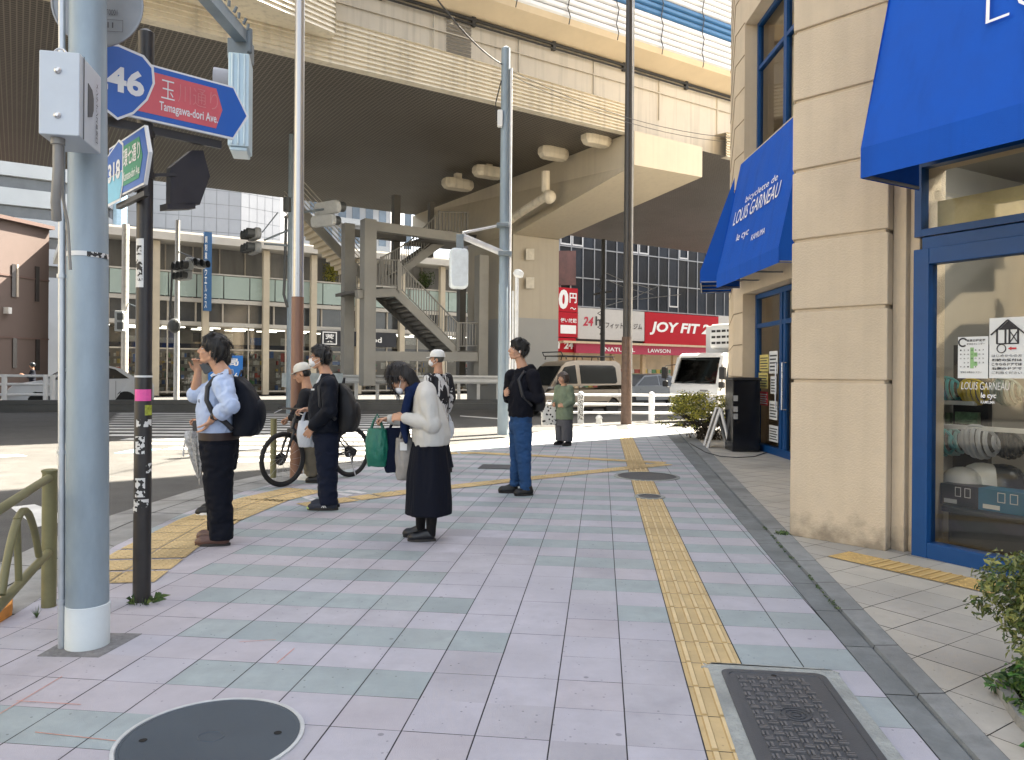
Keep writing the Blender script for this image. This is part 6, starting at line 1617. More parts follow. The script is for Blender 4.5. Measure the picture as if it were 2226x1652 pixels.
def head_prims(mb, hm, neck_base, fem=False):
    e = lambda c, r: mb.ell(hm @ V(c), r, 16, 12, hm.to_3x3())
    def cp(a, b, ra, rb): chain(mb, [hm @ V(a), hm @ V(b)], [ra, rb], 10)
    e((-.014, 0, .030), (.097, .076, .092)); e((.020, 0, -.022), (.070, .060, .083))
    e((.046, 0, -.090), (.034, .032, .024))
    for s in (1, -1):
        cp((-.022, .050*s, -.055), (.042, .018*s, -.092), .020, .018)
        e((.055, .034*s, -.030), (.026, .022, .020))
        e((-.014, .079*s, -.012), (.021, .009, .032)); cp((-.022, .084*s, .012), (-.026, .086*s, -.012), .007, .006)
        cp((.072, .012*s, .028), (.064, .046*s, .024), .010, .009)
        cp((.099, 0, -.035), (.094, .013*s, -.037), .010, .007)
    cp((.086, 0, .018), (.108, 0, -.030), .008, .0115)
    cp((.083, -.014, -.060), (.083, .014, -.060), .0075, .0075); cp((.084, -.014, -.070), (.084, .014, -.070), .0075, .0075)
    nb = V(neck_base); n0 = hm @ V((-.028, 0, -.06))
    chain(mb, [n0, n0.lerp(nb, .5)+V((0, 0, 0)), nb], [.052 if fem else .058, .048 if fem else .056, .062 if fem else .07], 14)
def face_parts(o, hm, eyes=True, mouth=True, brow=True, look=0):
    r3 = hm.to_3x3()
    for s in (1, -1):
        if eyes:
            mb = MB(); mb.ell(hm @ V((.070, .031*s, .003)), (.010, .0125, .0085), 12, 8, r3); mb.build('eye', eye_w, o, smooth=True, local=True)
            mb = MB(); mb.ell(hm @ V((.0775, .031*s, .003)), (.004, .0065, .0065), 10, 8, r3); mb.tube([hm @ V((.076, (.031+x)*s, .010+.003*(1-(x/.014)**2))) for x in (-.014, -.007, 0, .007, .014)], .002, 5); mb.build('iris', eye_k, o, smooth=True, local=True)
        if brow:
            mb = MB(); mb.tube([hm @ V((.0835-.2*abs(x-.03)**1.3, x*s, .026+.10*(x-.012)*(1 if x < .035 else .3))) for x in (.012, .022, .032, .042, .050)], [.003, .0042, .004, .0035, .0015], 6); mb.build('eyebrow', hair_k, o, smooth=True, local=True)
    if mouth:
        mb = MB(); mb.tube([hm @ V((.0895-.25*abs(y), y, -.0645)) for y in (-.022, -.011, 0, .011, .022)], [.002, .0048, .005, .0048, .002], 6); mb.build('mouth', lip_m, o, smooth=True, local=True)
def hand_prims(mb, wr, fw, pn, tv, curl=.5, s=1.0, fr=None):
    "five separate fingers; fw towards the knuckles, pn where the palm faces, tv towards the thumb"
    wr = V(wr); fw = V(fw).normalized(); tv = V(tv); tv = (tv-fw*tv.dot(fw)).normalized(); pn_ = fw.cross(tv); pn = pn_ if pn_.dot(V(pn)) > 0 else -pn_
    chain(mb, [wr, wr+fw*.03*s], [.026*s, .026*s], 10)
    for o_ in (.026, .009, -.009, -.025): chain(mb, [wr+fw*.025*s+tv*o_*s*.7, wr+fw*.088*s+tv*o_*s], [.0145*s, .0115*s], 10)
    for k, (o_, L) in enumerate(((.031, .074), (.0105, .082), (-.0105, .076), (-.031, .060))):
        c = (curl if fr is None else fr[k]); p = wr+fw*.088*s+tv*o_*s; pts = [p]; a = 0
        for q, f in enumerate((.45, .32, .25)):
            a += c*(.75, 1.25, .9)[q]; p = p+(fw*math.cos(a)+pn*math.sin(a)+tv*o_*2.2*(1-c*.7))*L*f*s; pts.append(p)
        chain(mb, pts, [.0098*s, .0090*s, .0082*s, .0070*s], 8)
    p = wr+fw*.028*s+tv*.026*s; d1 = (fw*.75+tv*.7+pn*.35).normalized(); d2 = (fw*.95+tv*.15+pn*(.35+.5*curl)).normalized()
    chain(mb, [p, p+d1*.036*s, p+d1*.036*s+d2*.034*s, p+d1*.036*s+d2*.034*s+(d2+pn*.3).normalized()*.024*s], [.0150*s, .0115*s, .0098*s, .0078*s], 8)
def shoe(parent, toe, heel, h, w, m, sole, name='shoe', z0=0, sneaker=False):
    toe = V((*toe, z0)); heel = V((*heel, z0)); d = (toe-heel); L = d.length; d.normalize(); sdv = V((-d.y, d.x, 0))
    mb = MB(); T_ = lambda x, y, z: heel+d*x*L+sdv*y+V((0, 0, z))
    chain(mb, [T_(.16, 0, .046), T_(.5, 0, .044), T_(.80, 0, .036), T_(.90, 0, .032)], [w*.46, w*.48, w*.5, w*.38], 12)
    chain(mb, [T_(.2, 0, .05), T_(.24, 0, h)], [w*.48, w*.5], 12); chain(mb, [T_(.3, 0, .07), T_(.55, 0, .05)], [w*.46, w*.44], 12)
    o = blob(name, mb, m, parent, .009, 4)
    for v in o.data.vertices: v.co.z = max(v.co.z, z0+.012)
    mb = MB(); ol = []
    for k in range(28):
        a = 2*math.pi*k/28; x = .5+.53*math.cos(a); y = w*.52*math.sin(a)*(1.0 if x > .45 else .82); ol.append(T_(x, y, 0))
    mb.slab(ol, (0, 0, .022 if not sneaker else .03)); mb.build('sole', sole, o, local=True, bevel=.004)
    return o
class Fig:
    def __init__(s, label, px0, py0, rz=180, D=None):
        b = G(px0, py0); s.D = b.y if D is None else D; s.px0, s.py0 = px0, py0; s.k = F/s.D
        loc = V((b.x*s.D/b.y, s.D, 0)); s.o = thing('person', label, 'person', loc, R(rz)); s.mb = MB(); s.loc = loc
    def L(s, px, py, y=0): return V(((s.px0-px)/s.k, y, (s.py0-py)/s.k))
    def world(s, p): return wm(s.o) @ V(p)
def rotm(c, pitch=0, yaw=0, roll=0):
    return Matrix.Translation(V(c)) @ Matrix.Rotation(R(yaw), 4, 'Z') @ Matrix.Rotation(R(-pitch), 4, 'Y') @ Matrix.Rotation(R(roll), 4, 'X')
def strands(ob, n, ln, seed=0):
    "short tapering hairs combed down over the hair mass"
    rnd = random.Random(seed+50); me = ob.data; vs = [(v.co.copy(), v.normal.copy()) for v in me.vertices]; m = me.materials[0]
    V_ = [tuple(v.co) for v in me.vertices]; F_ = [tuple(p.vertices) for p in me.polygons]
    for _ in range(n):
        p, nn = rnd.choice(vs); d = V((rnd.gauss(0, .35), rnd.gauss(0, .35), -1)); d = d-nn*d.dot(nn)
        if d.length < .05: continue
        d.normalize(); s = d.cross(nn)*.0016; l = ln*rnd.uniform(.5, 1.2); b = len(V_)
        q0 = p+nn*.0005; q1 = p+d*l*.5+nn*.005; q2 = p+d*l+nn*rnd.uniform(.0, .007)
        V_ += [tuple(q0-s), tuple(q0+s), tuple(q1+s*.8), tuple(q1-s*.8), tuple(q2)]; F_ += [(b, b+1, b+2, b+3), (b+3, b+2, b+4)]
    nm = bpy.data.meshes.new(ob.name); nm.from_pydata(V_, [], F_); nm.materials.append(m); nm.polygons.foreach_set('use_smooth', [True]*len(nm.polygons)); nm.update(); ob.data = nm
    return ob
def hair_short(o, hm, m, fringe=.05, back=-.06, seed=1, vol=1.0, name='hair', ear=True):
    rnd = random.Random(seed); mb = MB(); r3 = hm.to_3x3()
    mb.ell(hm @ V((-.024, 0, .050)), (.101*vol, .087*vol, .088*vol), 18, 12, r3)
    mb.ell(hm @ V((-.070, 0, .000)), (.048, .070, .075), 14, 10, r3)
    for k in range(9):        # locks over the forehead
        y = (k-4)*.0175; x = .080-.9*y*y*8
        chain(mb, [hm @ V((.02, y*.8, .122*vol)), hm @ V((.068+rnd.uniform(-.004, .006), y, .092)), hm @ V((x+.010, y*1.12+rnd.uniform(-.005, .005), fringe+rnd.uniform(-.006, .012)))], [.022, .017, .008], 8)
    for sd_ in (1, -1):
        for k in range(4): chain(mb, [hm @ V((.03-k*.026, .066*sd_, .085)), hm @ V((.036-k*.026, .080*sd_, .040)), hm @ V((.030-k*.026, .080*sd_, .012 if k < 2 else -.02-.012*k))], [.022, .016, .008], 8)
    for k in range(7): y = (k-3)*.02; chain(mb, [hm @ V((-.09, y, .04)), hm @ V((-.108+abs(y)*.3, y, -.01)), hm @ V((-.082+abs(y)*.3, y*.9, back+rnd.uniform(-.012, .008)))], [.03, .022, .010], 8)
    for k in range(26):
        a = rnd.uniform(0, 6.28); t = rnd.uniform(.1, .9); p = V((-.024+.098*vol*math.cos(a)*t, .084*vol*math.sin(a)*t, .052+.086*vol*math.sqrt(1-t*t))); chain(mb, [hm @ p, hm @ (p+V((.022*math.cos(a+.5), .022*math.sin(a+.5), -.006)))], [.012, .005], 6)
    return strands(blob(name, mb, m, o, .006, 3, .002, (70, 70, 22), seed), 900, .045, seed)
navy_d = fabric('fabric_navy_dark', (.004, .006, .013), .8)
SKIN_VOX = .0058

# ---------------------------------------------------------------- man on the phone
f = Fig('man in a pale blue shirt talking on a phone with a hand on his hip', 480, 1180, 183); o = f.o; L = f.L
hm = rotm(L(459, 763), 12, 4)
mb = MB(); nb = L(482, 812); head_prims(mb, hm, nb)
shN, elN, wrN = L(497, 836, .185), L(524, 878, .30), L(478, 907, .215)
shF, elF, wrF = L(470, 836, -.17), L(404, 862, -.20), L(417, 812, -.12)
loft(mb, [(L(478, 960), .09, .13), (L(472, 900), .10, .14), (L(478, 830), .075, .13), (nb, .05, .06)])
chain(mb, [shN, elN, wrN], [.04, .036, .029]); chain(mb, [shF, elF, elF.lerp(wrF, .35), wrF], [.04, .042, .044, .030])
hand_prims(mb, wrN, L(461, 925, .19)-wrN+V((0, -.01, -.02)), (0, -1, 0), (.45, .3, -.6), .30)
hand_prims(mb, wrF, (-.10, .25, .9), (-.25, .9, .2), (.85, .1, .2), .55)
for (hip, ank) in ((L(478, 955, .09), L(489, 1155, .10)), (L(474, 955, -.09), L(465, 1145, -.11))): chain(mb, [hip, hip.lerp(ank, .5), ank], [.06, .05, .04])
blob('body', mb, skin, o, SKIN_VOX, 3); face_parts(o, hm); hair_short(o, hm, hair_k, .026, -.085, 3, 1.10)
sh_b = fabric('shirt_pale_blue', (.40, .49, .68), .8, var=.04, bump=.15)
mb = MB()
loft(mb, [(L(474, 948), .142, .175), (L(471, 925), .150, .185), (L(468, 890), .148, .188), (L(470, 860), .135, .19), (L(477, 835), .105, .18), (L(481, 822), .075, .11), (L(482, 812), .062, .07)])
chain(mb, [shN+V((.01, -.04, 0)), shN, shN.lerp(elN, .55), elN, elN.lerp(wrN, .45)], [.085, .082, .072, .066, .060])
chain(mb, [shF+V((0, .05, 0)), shF, shF.lerp(elF, .5), elF, elF.lerp(wrF, .12)], [.08, .078, .07, .064, .058])
mb.tube([elN.lerp(wrN, .36), elN.lerp(wrN, .62)], [.066, .060], 14); mb.tube([elF.lerp(wrF, .05), elF.lerp(wrF, .24)], [.066, .060], 14)
sh_o = blob('shirt', mb, sh_b, o, .008, 3, .013, (13, 13, 10), 2)
mb = MB()
for sd_ in (1, -1): mb.slab([nb+V((.052, .015*sd_, .022)), nb+V((-.058, .058*sd_, .035)), nb+V((-.065, .066*sd_, -.004)), nb+V((.055, .075*sd_, -.035)), nb+V((.085, .03*sd_, -.02))], (-.004, .006*sd_, .006))
mb.build('collar', sh_b, sh_o, local=True, bevel=.002)
mb = MB(); pts = [L(474, 822, .06), L(455, 840, .075), L(441, 862, .06), L(436, 885, .055), L(433, 918, .055)]; mb.tube(pts, .0045, 6); mb.tube([L(470, 820, -.03), L(448, 850, .03), L(437, 885, .05)], .0045, 6); mb.build('lanyard', blk, o, local=True)
mb = MB(); mb.rbox(L(431, 925, .05), (.045, .05, .085), .008); mb.build('pouch', M('pouch_dark', (.045, .042, .04), .6), o, local=True, bevel=.004)
mb = MB(); mb.rbox(L(450, 870, .145), (.045, .02, .028), .006); mb.build('name_badge', blk, o, local=True)
mb = MB(); loft(mb, [(L(474.5, 954), .158, .190), (L(474.5, 938), .158, .191)]); mb.build('belt', M('belt_brown', (.024, .012, .010), .5), o, smooth=True, local=True)
mb = MB(); mb.tube([wrN+V((0, 0, .012))-(wrN-elN).normalized()*.02, wrN-(wrN-elN).normalized()*.048], [.036, .036], 12); mb.rbox(wrN+V((-.015, .03, .02)), (.035, .02, .035), .006); mb.build('wrist_watch', blk, o, local=True)
tr = fabric('trousers_dark', (.004, .0055, .011), .85)
mb = MB()
loft(mb, [(L(479, 1020), .11, .15), (L(476, 990), .138, .178), (L(475, 968), .148, .183), (L(474.5, 950), .146, .176)])
for (y, pts, rs) in ((.09, [(479, 965), (480, 1000), (482, 1065), (487, 1120), (489, 1166)], [.135, .125, .105, .092, .088]), (-.09, [(472, 965), (470, 1000), (467, 1065), (468, 1120), (468, 1156)], [.13, .12, .10, .09, .085])):
    loft(mb, [(L(*p, y), r, r*.88) for p, r in zip(pts, rs)])
blob('trousers', mb, tr, o, .010, 3, .016, (8, 8, 11), 6)
lbr = M('shoe_brown', (.085, .042, .032), .45, var=.15, scale=12)
sole_k = M('sole_dark', (.02, .018, .016), .7)
a, b = L(436, 0, .10), L(506, 0, .085); shoe(o, (a.x, a.y), (b.x, b.y), .085, .098, lbr, sole_k)
a, b = L(419, 0, -.13), L(480, 0, -.10); shoe(o, (a.x, a.y), (b.x, b.y), .085, .098, lbr, sole_k)
ph_ = thing('phone', 'black mobile phone held to the ear by the man in the pale blue shirt', 'phone', f.world(L(436, 792, -.09)))
m_ = Matrix.Rotation(R(35), 3, 'Y')
MB().rbox(f.world(L(434, 793, -.098)), (.075, .012, .150), .012, mat=Matrix.Rotation(R(-28), 3, 'Y') @ Matrix.Rotation(R(10), 3, 'Z')).build('case', M('phone_black', (.008, .008, .01), .2), ph_, smooth=True)
def backpack(label, f, top, bot, depth, y, w, m, mp, straps, lean=0):
    "top, bot: local points on the wearer's back"
    o = thing('backpack', label, 'backpack', f.world((top+bot)/2), f.o.rotation_euler.z)
    M_ = wm(o).inverted() @ wm(f.o); mb = MB(); h = (top-bot).length
    rings = []
    for k in range(9):
        t = k/8; p = bot.lerp(top, t); bulge = (math.sin(math.pi*min(1, (t*.86+.14)))**.55)*(1-.42*t)
        rings.append((M_ @ (p+V((-depth*.5*bulge-.01, y, 0))), depth*.55*bulge+.012, w*.5*(.72+.28*math.sin(math.pi*min(1, t+.25)))))
    loft(mb, rings, 24, .35); bo = blob('bag_body', mb, m, o, .010, 4, .006, (9, 9, 7), 1)
    mb = MB(); c = bot.lerp(top, .36); mb.ell(M_ @ (c+V((-depth*.86, y, 0))), (depth*.22, w*.36, h*.26), 16, 10); mb.build('pocket', m, o, smooth=True, local=True)
    for pts in straps: MB().tube([M_ @ V(p) for p in pts], .021, 8).build('strap', mp, o, smooth=True, local=True)
    MB().tube([M_ @ (top+V((-.03, y-.04, 0))), M_ @ (top+V((-.04, y-.02, .05))), M_ @ (top+V((-.04, y+.02, .05))), M_ @ (top+V((-.03, y+.04, 0)))], .008, 6).build('handle', mp, o, local=True)
    return o
nyl = fabric('nylon_navy_black', (.003, .005, .011), .6, bump=.2)
strapN = [L(505, 828, .13), L(492, 816, .15), L(478, 822, .165), L(466, 840, .180), L(465, 868, .192), L(478, 895, .195), L(500, 915, .15), L(512, 930, .12)]
strapF = [L(505, 828, -.1), L(490, 818, -.12), L(474, 830, -.15), L(462, 860, -.16), L(475, 900, -.17), L(505, 925, -.1)]
backpack('large dark navy backpack worn by the man in the pale blue shirt', f, L(512, 818), L(512, 946), .215, .0, .31, nyl, blk, [strapN, strapF])

# ---------------------------------------------------------------- person hidden behind him, with an umbrella
f = Fig('person in dark clothes mostly hidden behind the man on the phone', 455, 1122, 180, 7.55); o = f.o; L = f.L
hm = rotm(L(470, 790), 0); mb = MB(); nb = L(476, 826); head_prims(mb, hm, nb)
sh_, el_, wr_ = L(478, 840, -.15), L(470, 900, -.17), L(428, 922, -.12)
loft(mb, [(L(478, 960), .08, .12), (L(478, 850), .07, .13), (nb, .05, .06)]); chain(mb, [sh_, el_, wr_], [.04, .036, .026]); hand_prims(mb, wr_, (1, .1, 0), (0, .3, -1), (0, 1, .3), .95)
for y in (.08, -.08): chain(mb, [L(478, 955, y), L(474, 1040, y), L(468, 1105, y)], [.06, .05, .04])
blob('body', mb, skin, o, .007, 3); hair_short(o, hm, hair_k, .045, -.06, 8)
dk = fabric('fabric_charcoal', (.010, .010, .013), .85)
mb = MB(); loft(mb, [(L(478, 965), .10, .14), (L(478, 900), .10, .145), (L(478, 850), .085, .14), (nb, .06, .06)]); chain(mb, [sh_, el_, el_.lerp(wr_, .75)], [.06, .05, .04]); blob('jacket', mb, dk, o, .012, 4, .006)
mb = MB()
for y in (.085, -.085): loft(mb, [(L(478, 955, y), .10, .09), (L(475, 1040, y), .08, .075), (L(469, 1108, y), .065, .06)])
blob('trousers', mb, dk, o, .012, 4, .006)
blk_sh = M('shoe_black', (.005, .005, .006), .5, var=.1)
for y, dx in ((.11, 0), (-.1, -8)): a, b = L(437+dx, 0, y), L(482+dx, 0, y*.9); shoe(o, (a.x, a.y), (b.x, b.y), .08, .092, blk_sh, lab_w, sneaker=True)
um = thing('umbrella', 'folded clear plastic umbrella held point down by the person behind the man on the phone', 'umbrella', f.world(L(416, 930, -.12)))
tip, tp = f.world(L(424, 1058, -.1)), f.world(L(413, 925, -.12)); ax = (tp-tip); ul = ax.length
clear_p = M('umbrella_plastic', (.42, .42, .42), .2, var=.5, scale=30, alpha=.86, spec=.8)
mb = MB(); x_, y_, z__ = frame_from(ax); n = 32; rings = []
for k in range(12):
    t = k/11; r = .012+.112*(t**.9)*(1 if t < .85 else 1-(t-.85)*2.0); rings.append([tip+ax*(.06+.80*t)+(x_*math.cos(2*math.pi*j/n)+y_*math.sin(2*math.pi*j/n))*r*(1+.22*math.sin(j*2*math.pi/n*8+t*1.5)) for j in range(n)])
mb.add([p for r in rings for p in r], [(i*n+j, i*n+(j+1) % n, (i+1)*n+(j+1) % n, (i+1)*n+j) for i in range(11) for j in range(n)]); mb.build('canopy', clear_p, um, smooth=True)
mb = MB(); mb.tube([tip, tp+ax*.03], .006, 8); mb.cyl(tip-ax.normalized()*.03, tip+ax*.05, .006, .01, 8); mb.build('shaft', chrome, um, smooth=True)
mb = MB(); h0 = f.world(L(408, 948, -.13)); mb.tube([f.world(L(x, y, -.14)) for (x, y) in ((412, 948), (402, 948), (394, 955), (388, 968), (385, 985), (384, 1003))], .009, 8); mb.build('handle', M('handle_white', (.55, .55, .56), .35), um, smooth=True)

# ---------------------------------------------------------------- man with mask, jacket and plastic bag
f = Fig('man in a dark navy jacket with glasses and white mask holding a plastic bag', 705, 1105, 180); o = f.o; L = f.L
hm = rotm(L(693, 778), 2, 6); mb = MB(); nb = L(708, 818); head_prims(mb, hm, nb)
shN, elN, wrN = L(722, 836, .185), L(728, 888, .25), L(692, 922, .19)
shF, elF, wrF = L(700, 836, -.16), L(698, 890, -.2), L(657, 892, -.16)
loft(mb, [(L(712, 940), .08, .13), (L(708, 880), .09, .14), (L(710, 830), .07, .13), (nb, .05, .06)]); chain(mb, [shN, elN, wrN], [.035, .032, .028]); chain(mb, [shF, elF, wrF], [.035, .032, .026])
hand_prims(mb, wrF, (1, .15, -.15), (0, .2, -1), (.2, 1, .2), .95); hand_prims(mb, wrN, (.6, 0, -.8), (0, -1, 0), (.8, 0, .5), .3)
for y in (.08, -.08): chain(mb, [L(710, 935, y), L(712, 1010, y), L(714, 1085, y)], [.06, .05, .035])
blob('body', mb, skin, o, SKIN_VOX, 3); face_parts(o, hm, True, False); hair_short(o, hm, hair_k, .060, -.055, 5, 1.0)
mask = M('mask_white', (.72, .73, .74), .8, var=.03, bump=.1)
def face_mask(o, hm, m=mask):
    mb = MB(); mb.ell(hm @ V((.062, 0, -.050)), (.050, .055, .052), 16, 12, hm.to_3x3()); mb.ell(hm @ V((.085, 0, -.03)), (.03, .02, .03), 12, 8, hm.to_3x3()); q = blob('face_mask', mb, m, o, .006, 3)
    mb = MB()
    for s in (1, -1): mb.tube([hm @ V((.05, .058*s, -.03)), hm @ V((.02, .072*s, -.02)), hm @ V((-.012, .084*s, .008))], .0025, 5); mb.tube([hm @ V((.04, .056*s, -.07)), hm @ V((.01, .070*s, -.055)), hm @ V((-.016, .086*s, -.035))], .0025, 5)
    mb.build('ear_loop', m, q, local=True)
face_mask(o, hm)
mb = MB()
for s in (1, -1): mb.tube([hm @ V((.094, (.031+.021*math.cos(R(a)))*s, .004+.016*math.sin(R(a)))) for a in range(0, 360, 30)], .0018, 5, closed=True); mb.tube([hm @ V((.092, .052*s, .008)), hm @ V((.04, .078*s, .010)), hm @ V((-.01, .083*s, .006))], .002, 5)
mb.tube([hm @ V((.096, -.01, .008)), hm @ V((.096, .01, .008))], .002, 5); mb.build('glasses', M('glasses_frame', (.15, .15, .17), .3, metal=.5), o, local=True)
jk = fabric('jacket_navy', (.0035, .006, .013), .65, bump=.15)
mb = MB()
loft(mb, [(L(709, 938), .160, .185), (L(707, 925), .168, .195), (L(705, 890), .165, .195), (L(705, 860), .15, .195), (L(708, 838), .12, .185), (L(710, 826), .085, .12), (L(709, 814), .066, .07)])
chain(mb, [shN+V((.01, -.04, 0)), shN, shN.lerp(elN, .5), elN, elN.lerp(wrN, .5), wrN], [.09, .088, .08, .074, .066, .060]); chain(mb, [shF, shF.lerp(elF, .5), elF, elF.lerp(wrF, .55)], [.085, .076, .07, .055])
jo = blob('jacket', mb, jk, o, .010, 3, .015, (10, 10, 8), 12)
mb = MB(); loft(mb, [(nb+V((0, 0, -.025)), .068, .074), (nb+V((.004, 0, .03)), .064, .068)]); mb.build('collar', jk, jo, smooth=True, local=True)
mb = MB(); mb.tube([L(700, 812, .04), L(692, 830, .07), L(684, 850, .06)], .012, 6); mb.build('shirt_front', lab_w, o, local=True)
mb = MB(); c = L(686, 846, .150); mb.rbox(c, (.035, .01, .018), .004); mb.build('chest_emblem', lab_w, jo, local=True)
jn = fabric('jeans_dark', (.007, .011, .026), .8)
mb = MB(); loft(mb, [(L(709, 960), .135, .165), (L(709, 935), .14, .17)])
for (y, pts, rs) in ((.085, [(712, 945), (714, 985), (716, 1030), (718, 1070), (719, 1094)], [.13, .115, .098, .09, .086]), (-.085, [(706, 945), (706, 985), (705, 1030), (706, 1070), (706, 1092)], [.125, .11, .095, .088, .084])): loft(mb, [(L(*p, y), r, r*.85) for p, r in zip(pts, rs)])
blob('trousers', mb, jn, o, .010, 3, .015, (8, 8, 11), 3)
sn_ = M('sneaker_navy', (.015, .02, .035), .6, var=.1); lime = M('sole_lime', (.36, .48, .13), .5)
for y, dx in ((.10, 0), (-.10, -5)):
    a, b = L(675+dx, 0, y), L(738+dx, 0, y*.85); q = shoe(o, (a.x, a.y), (b.x, b.y), .08, .095, sn_, sole_k, sneaker=True); MB().ell(V((a.x-.012, a.y, .022)), (.028, .030, .016), 12, 8).build('toe_cap', lime, q, smooth=True, local=True)
    mb = MB(); pr_ = V((a.x, a.y, 0)).lerp(V((b.x, b.y, 0)), .55)
    for dxx in (0, .018): mb.bar(pr_+V((dxx, .047, .03)), pr_+V((dxx-.03, .044, .075)), .006, .004, (0, 1, 0)); mb.bar(pr_+V((dxx-.03, .047, .03)), pr_+V((dxx, .044, .075)), .006, .004, (0, 1, 0))
    mb.build('stripe', lab_w, q, local=True)
backpack('black backpack worn by the masked man in the navy jacket', f, L(738, 832), L(740, 938), .19, .0, .30, M('nylon_black', (.003, .0035, .005), .6, bump=.2, bscale=200), blk, [[L(730, 832, .14), L(716, 824, .16), L(702, 840, .18), L(705, 880, .2), L(735, 910, .14)]])
def carrier(name, label, cat, f, c, w, d, h, m, handles=True, seed=0, taper=.75, text_=None):
    "a soft hanging bag, c = local point at the middle of its mouth"
    o = thing(name, label, cat, f.world(c), f.o.rotation_euler.z); mb = MB(); rings = []
    for k in range(10):
        t = k/9; ww = w*.5*(taper+(1-taper)*math.sin(math.pi*(.15+.75*(1-t)))) if t > 0 else w*.40; dd = d*.5*(.45+.55*math.sin(math.pi*(.12+.8*(1-t))))
        rings.append((V((0, 0, -h+h*t)), ww, dd))
    loft(mb, rings, 28, .25); bo = blob('bag_body', mb, m, o, max(.006, h*.02), 3, h*.035, (16, 16, 5), seed)
    if handles:
        for s in (1, -1):
            for q in (1, -1): pass
            MB().tube([V((w*.30, d*.15*s, -.02)), V((w*.16, d*.08*s, .07)), V((0, 0, .13)), V((-w*.16, d*.08*s, .07)), V((-w*.30, d*.15*s, -.02))], [.012, .009, .007, .009, .012], 8).build('handle', m, o, smooth=True, local=True)
    return o
plastic = M('bag_plastic_white', (.62, .66, .72), .35, var=.06, scale=10, bump=.4, bscale=25)
carrier('plastic_bag', 'white plastic carrier bag hanging from the hand of the masked man', 'bag', f, L(657, 918, -.16), .20, .14, .27, plastic, True, 4)

# ---------------------------------------------------------------- woman with cardigan, looking down
f = Fig('woman in an off white cardigan and long dark skirt looking down at her hands', 922, 1172, 180); o = f.o; L = f.L
hm = rotm(L(866, 822), -40, 6); mb = MB(); nb = L(902, 843); head_prims(mb, hm, nb, True)
shN, elN, wrN = L(930, 862, .165), L(942, 918, .20), L(882, 906, .15)
shF, elF, wrF = L(915, 862, -.15), L(900, 922, -.19), L(838, 914, -.13)
loft(mb, [(L(932, 985), .09, .13), (L(930, 930), .08, .12), (L(920, 870), .08, .12), (nb, .045, .05)]); chain(mb, [shN, elN, wrN], [.034, .032, .023]); chain(mb, [shF, elF, wrF], [.034, .032, .023])
hand_prims(mb, wrN, (1, -.12, .06), (.1, -.6, .4), (.1, -.5, .9), .85, .92); hand_prims(mb, wrF, (1, .1, -.05), (0, .2, -1), (.1, 1, .3), 1.0, .92)
for (y, ax_, kx) in ((.07, 939, 938), (-.07, 912, 922)): chain(mb, [L(935, 985, y), L(kx, 1070, y), L(ax_, 1115, y), L(ax_, 1150, y)], [.06, .05, .042, .034])
blob('body', mb, skin, o, SKIN_VOX, 3); face_parts(o, hm, True, False)
mb = MB(); mb.ell(hm @ V((.068, 0, -.078)), (.04, .052, .04), 14, 10, hm.to_3x3()); q = blob('face_mask', mb, mask, o, .007, 3)
mb = MB(); mb.tube([hm @ V((.05, .054, -.06)), hm @ V((.01, .074, -.03)), hm @ V((-.012, .084, .008))], .003, 5); mb.build('ear_loop', mask, q, local=True)
# hair: long, tied back, strands falling forward
rnd = random.Random(2); mb = MB(); r3 = hm.to_3x3()
mb.ell(hm @ V((-.020, 0, .045)), (.108, .092, .092), 18, 12, r3); mb.ell(hm @ V((-.075, 0, .005)), (.055, .078, .085), 14, 10, r3)
for k in range(9): y = (k-4)*.018; chain(mb, [hm @ V((.01, y*.8, .125)), hm @ V((.074, y, .085)), hm @ V((.098-1.2*abs(y), y*1.25, .035-.2*abs(y)))], [.022, .016, .009], 8)
for k in range(6): y = .07; chain(mb, [hm @ V((-.03-.014*k, y, .05)), hm @ V((-.045-.015*k, y+.012, -.02)), hm @ V((-.05-.012*k, y+.004, -.10)), hm @ V((-.03-.01*k, y-.01, -.17-.012*k))], [.022, .018, .014, .006], 8)
for k in range(5): chain(mb, [hm @ V((-.1, (k-2)*.022, .03)), L(905, 838, (k-2)*.02), L(925, 838+3*k, (k-2)*.022), L(938, 842+5*k, (k-2)*.02)], [.035, .026, .018, .006], 8)
for k in range(5): chain(mb, [hm @ V((.075, .03-.012*k, .05)), hm @ V((.105, .05-.01*k, -.02)), hm @ V((.10, .045-.008*k, -.10-.01*k))], [.011, .008, .003], 6)
strands(blob('hair', mb, hair_b, o, .006, 3, .002, (70, 70, 22), 5), 1500, .09, 4)
cd = fabric('knit_off_white', (.52, .515, .485), .9, var=.05, bump=.4, bscale=160)
mb = MB()
loft(mb, [(L(936, 965), .150, .205), (L(936, 945), .165, .215), (L(934, 915), .150, .205), (L(929, 885), .125, .19), (L(923, 862), .10, .165), (L(918, 848), .078, .12), (L(912, 836), .05, .07)])
chain(mb, [L(926, 850, .09), shN, shN.lerp(elN, .5), elN, elN.lerp(wrN, .5), elN.lerp(wrN, .93)], [.085, .084, .080, .078, .060, .046]); chain(mb, [L(922, 850, -.09), shF, elF, elF.lerp(wrF, .92)], [.08, .078, .070, .044])
co = blob('cardigan', mb, cd, o, .009, 4, .008, (9, 9, 4), 3)
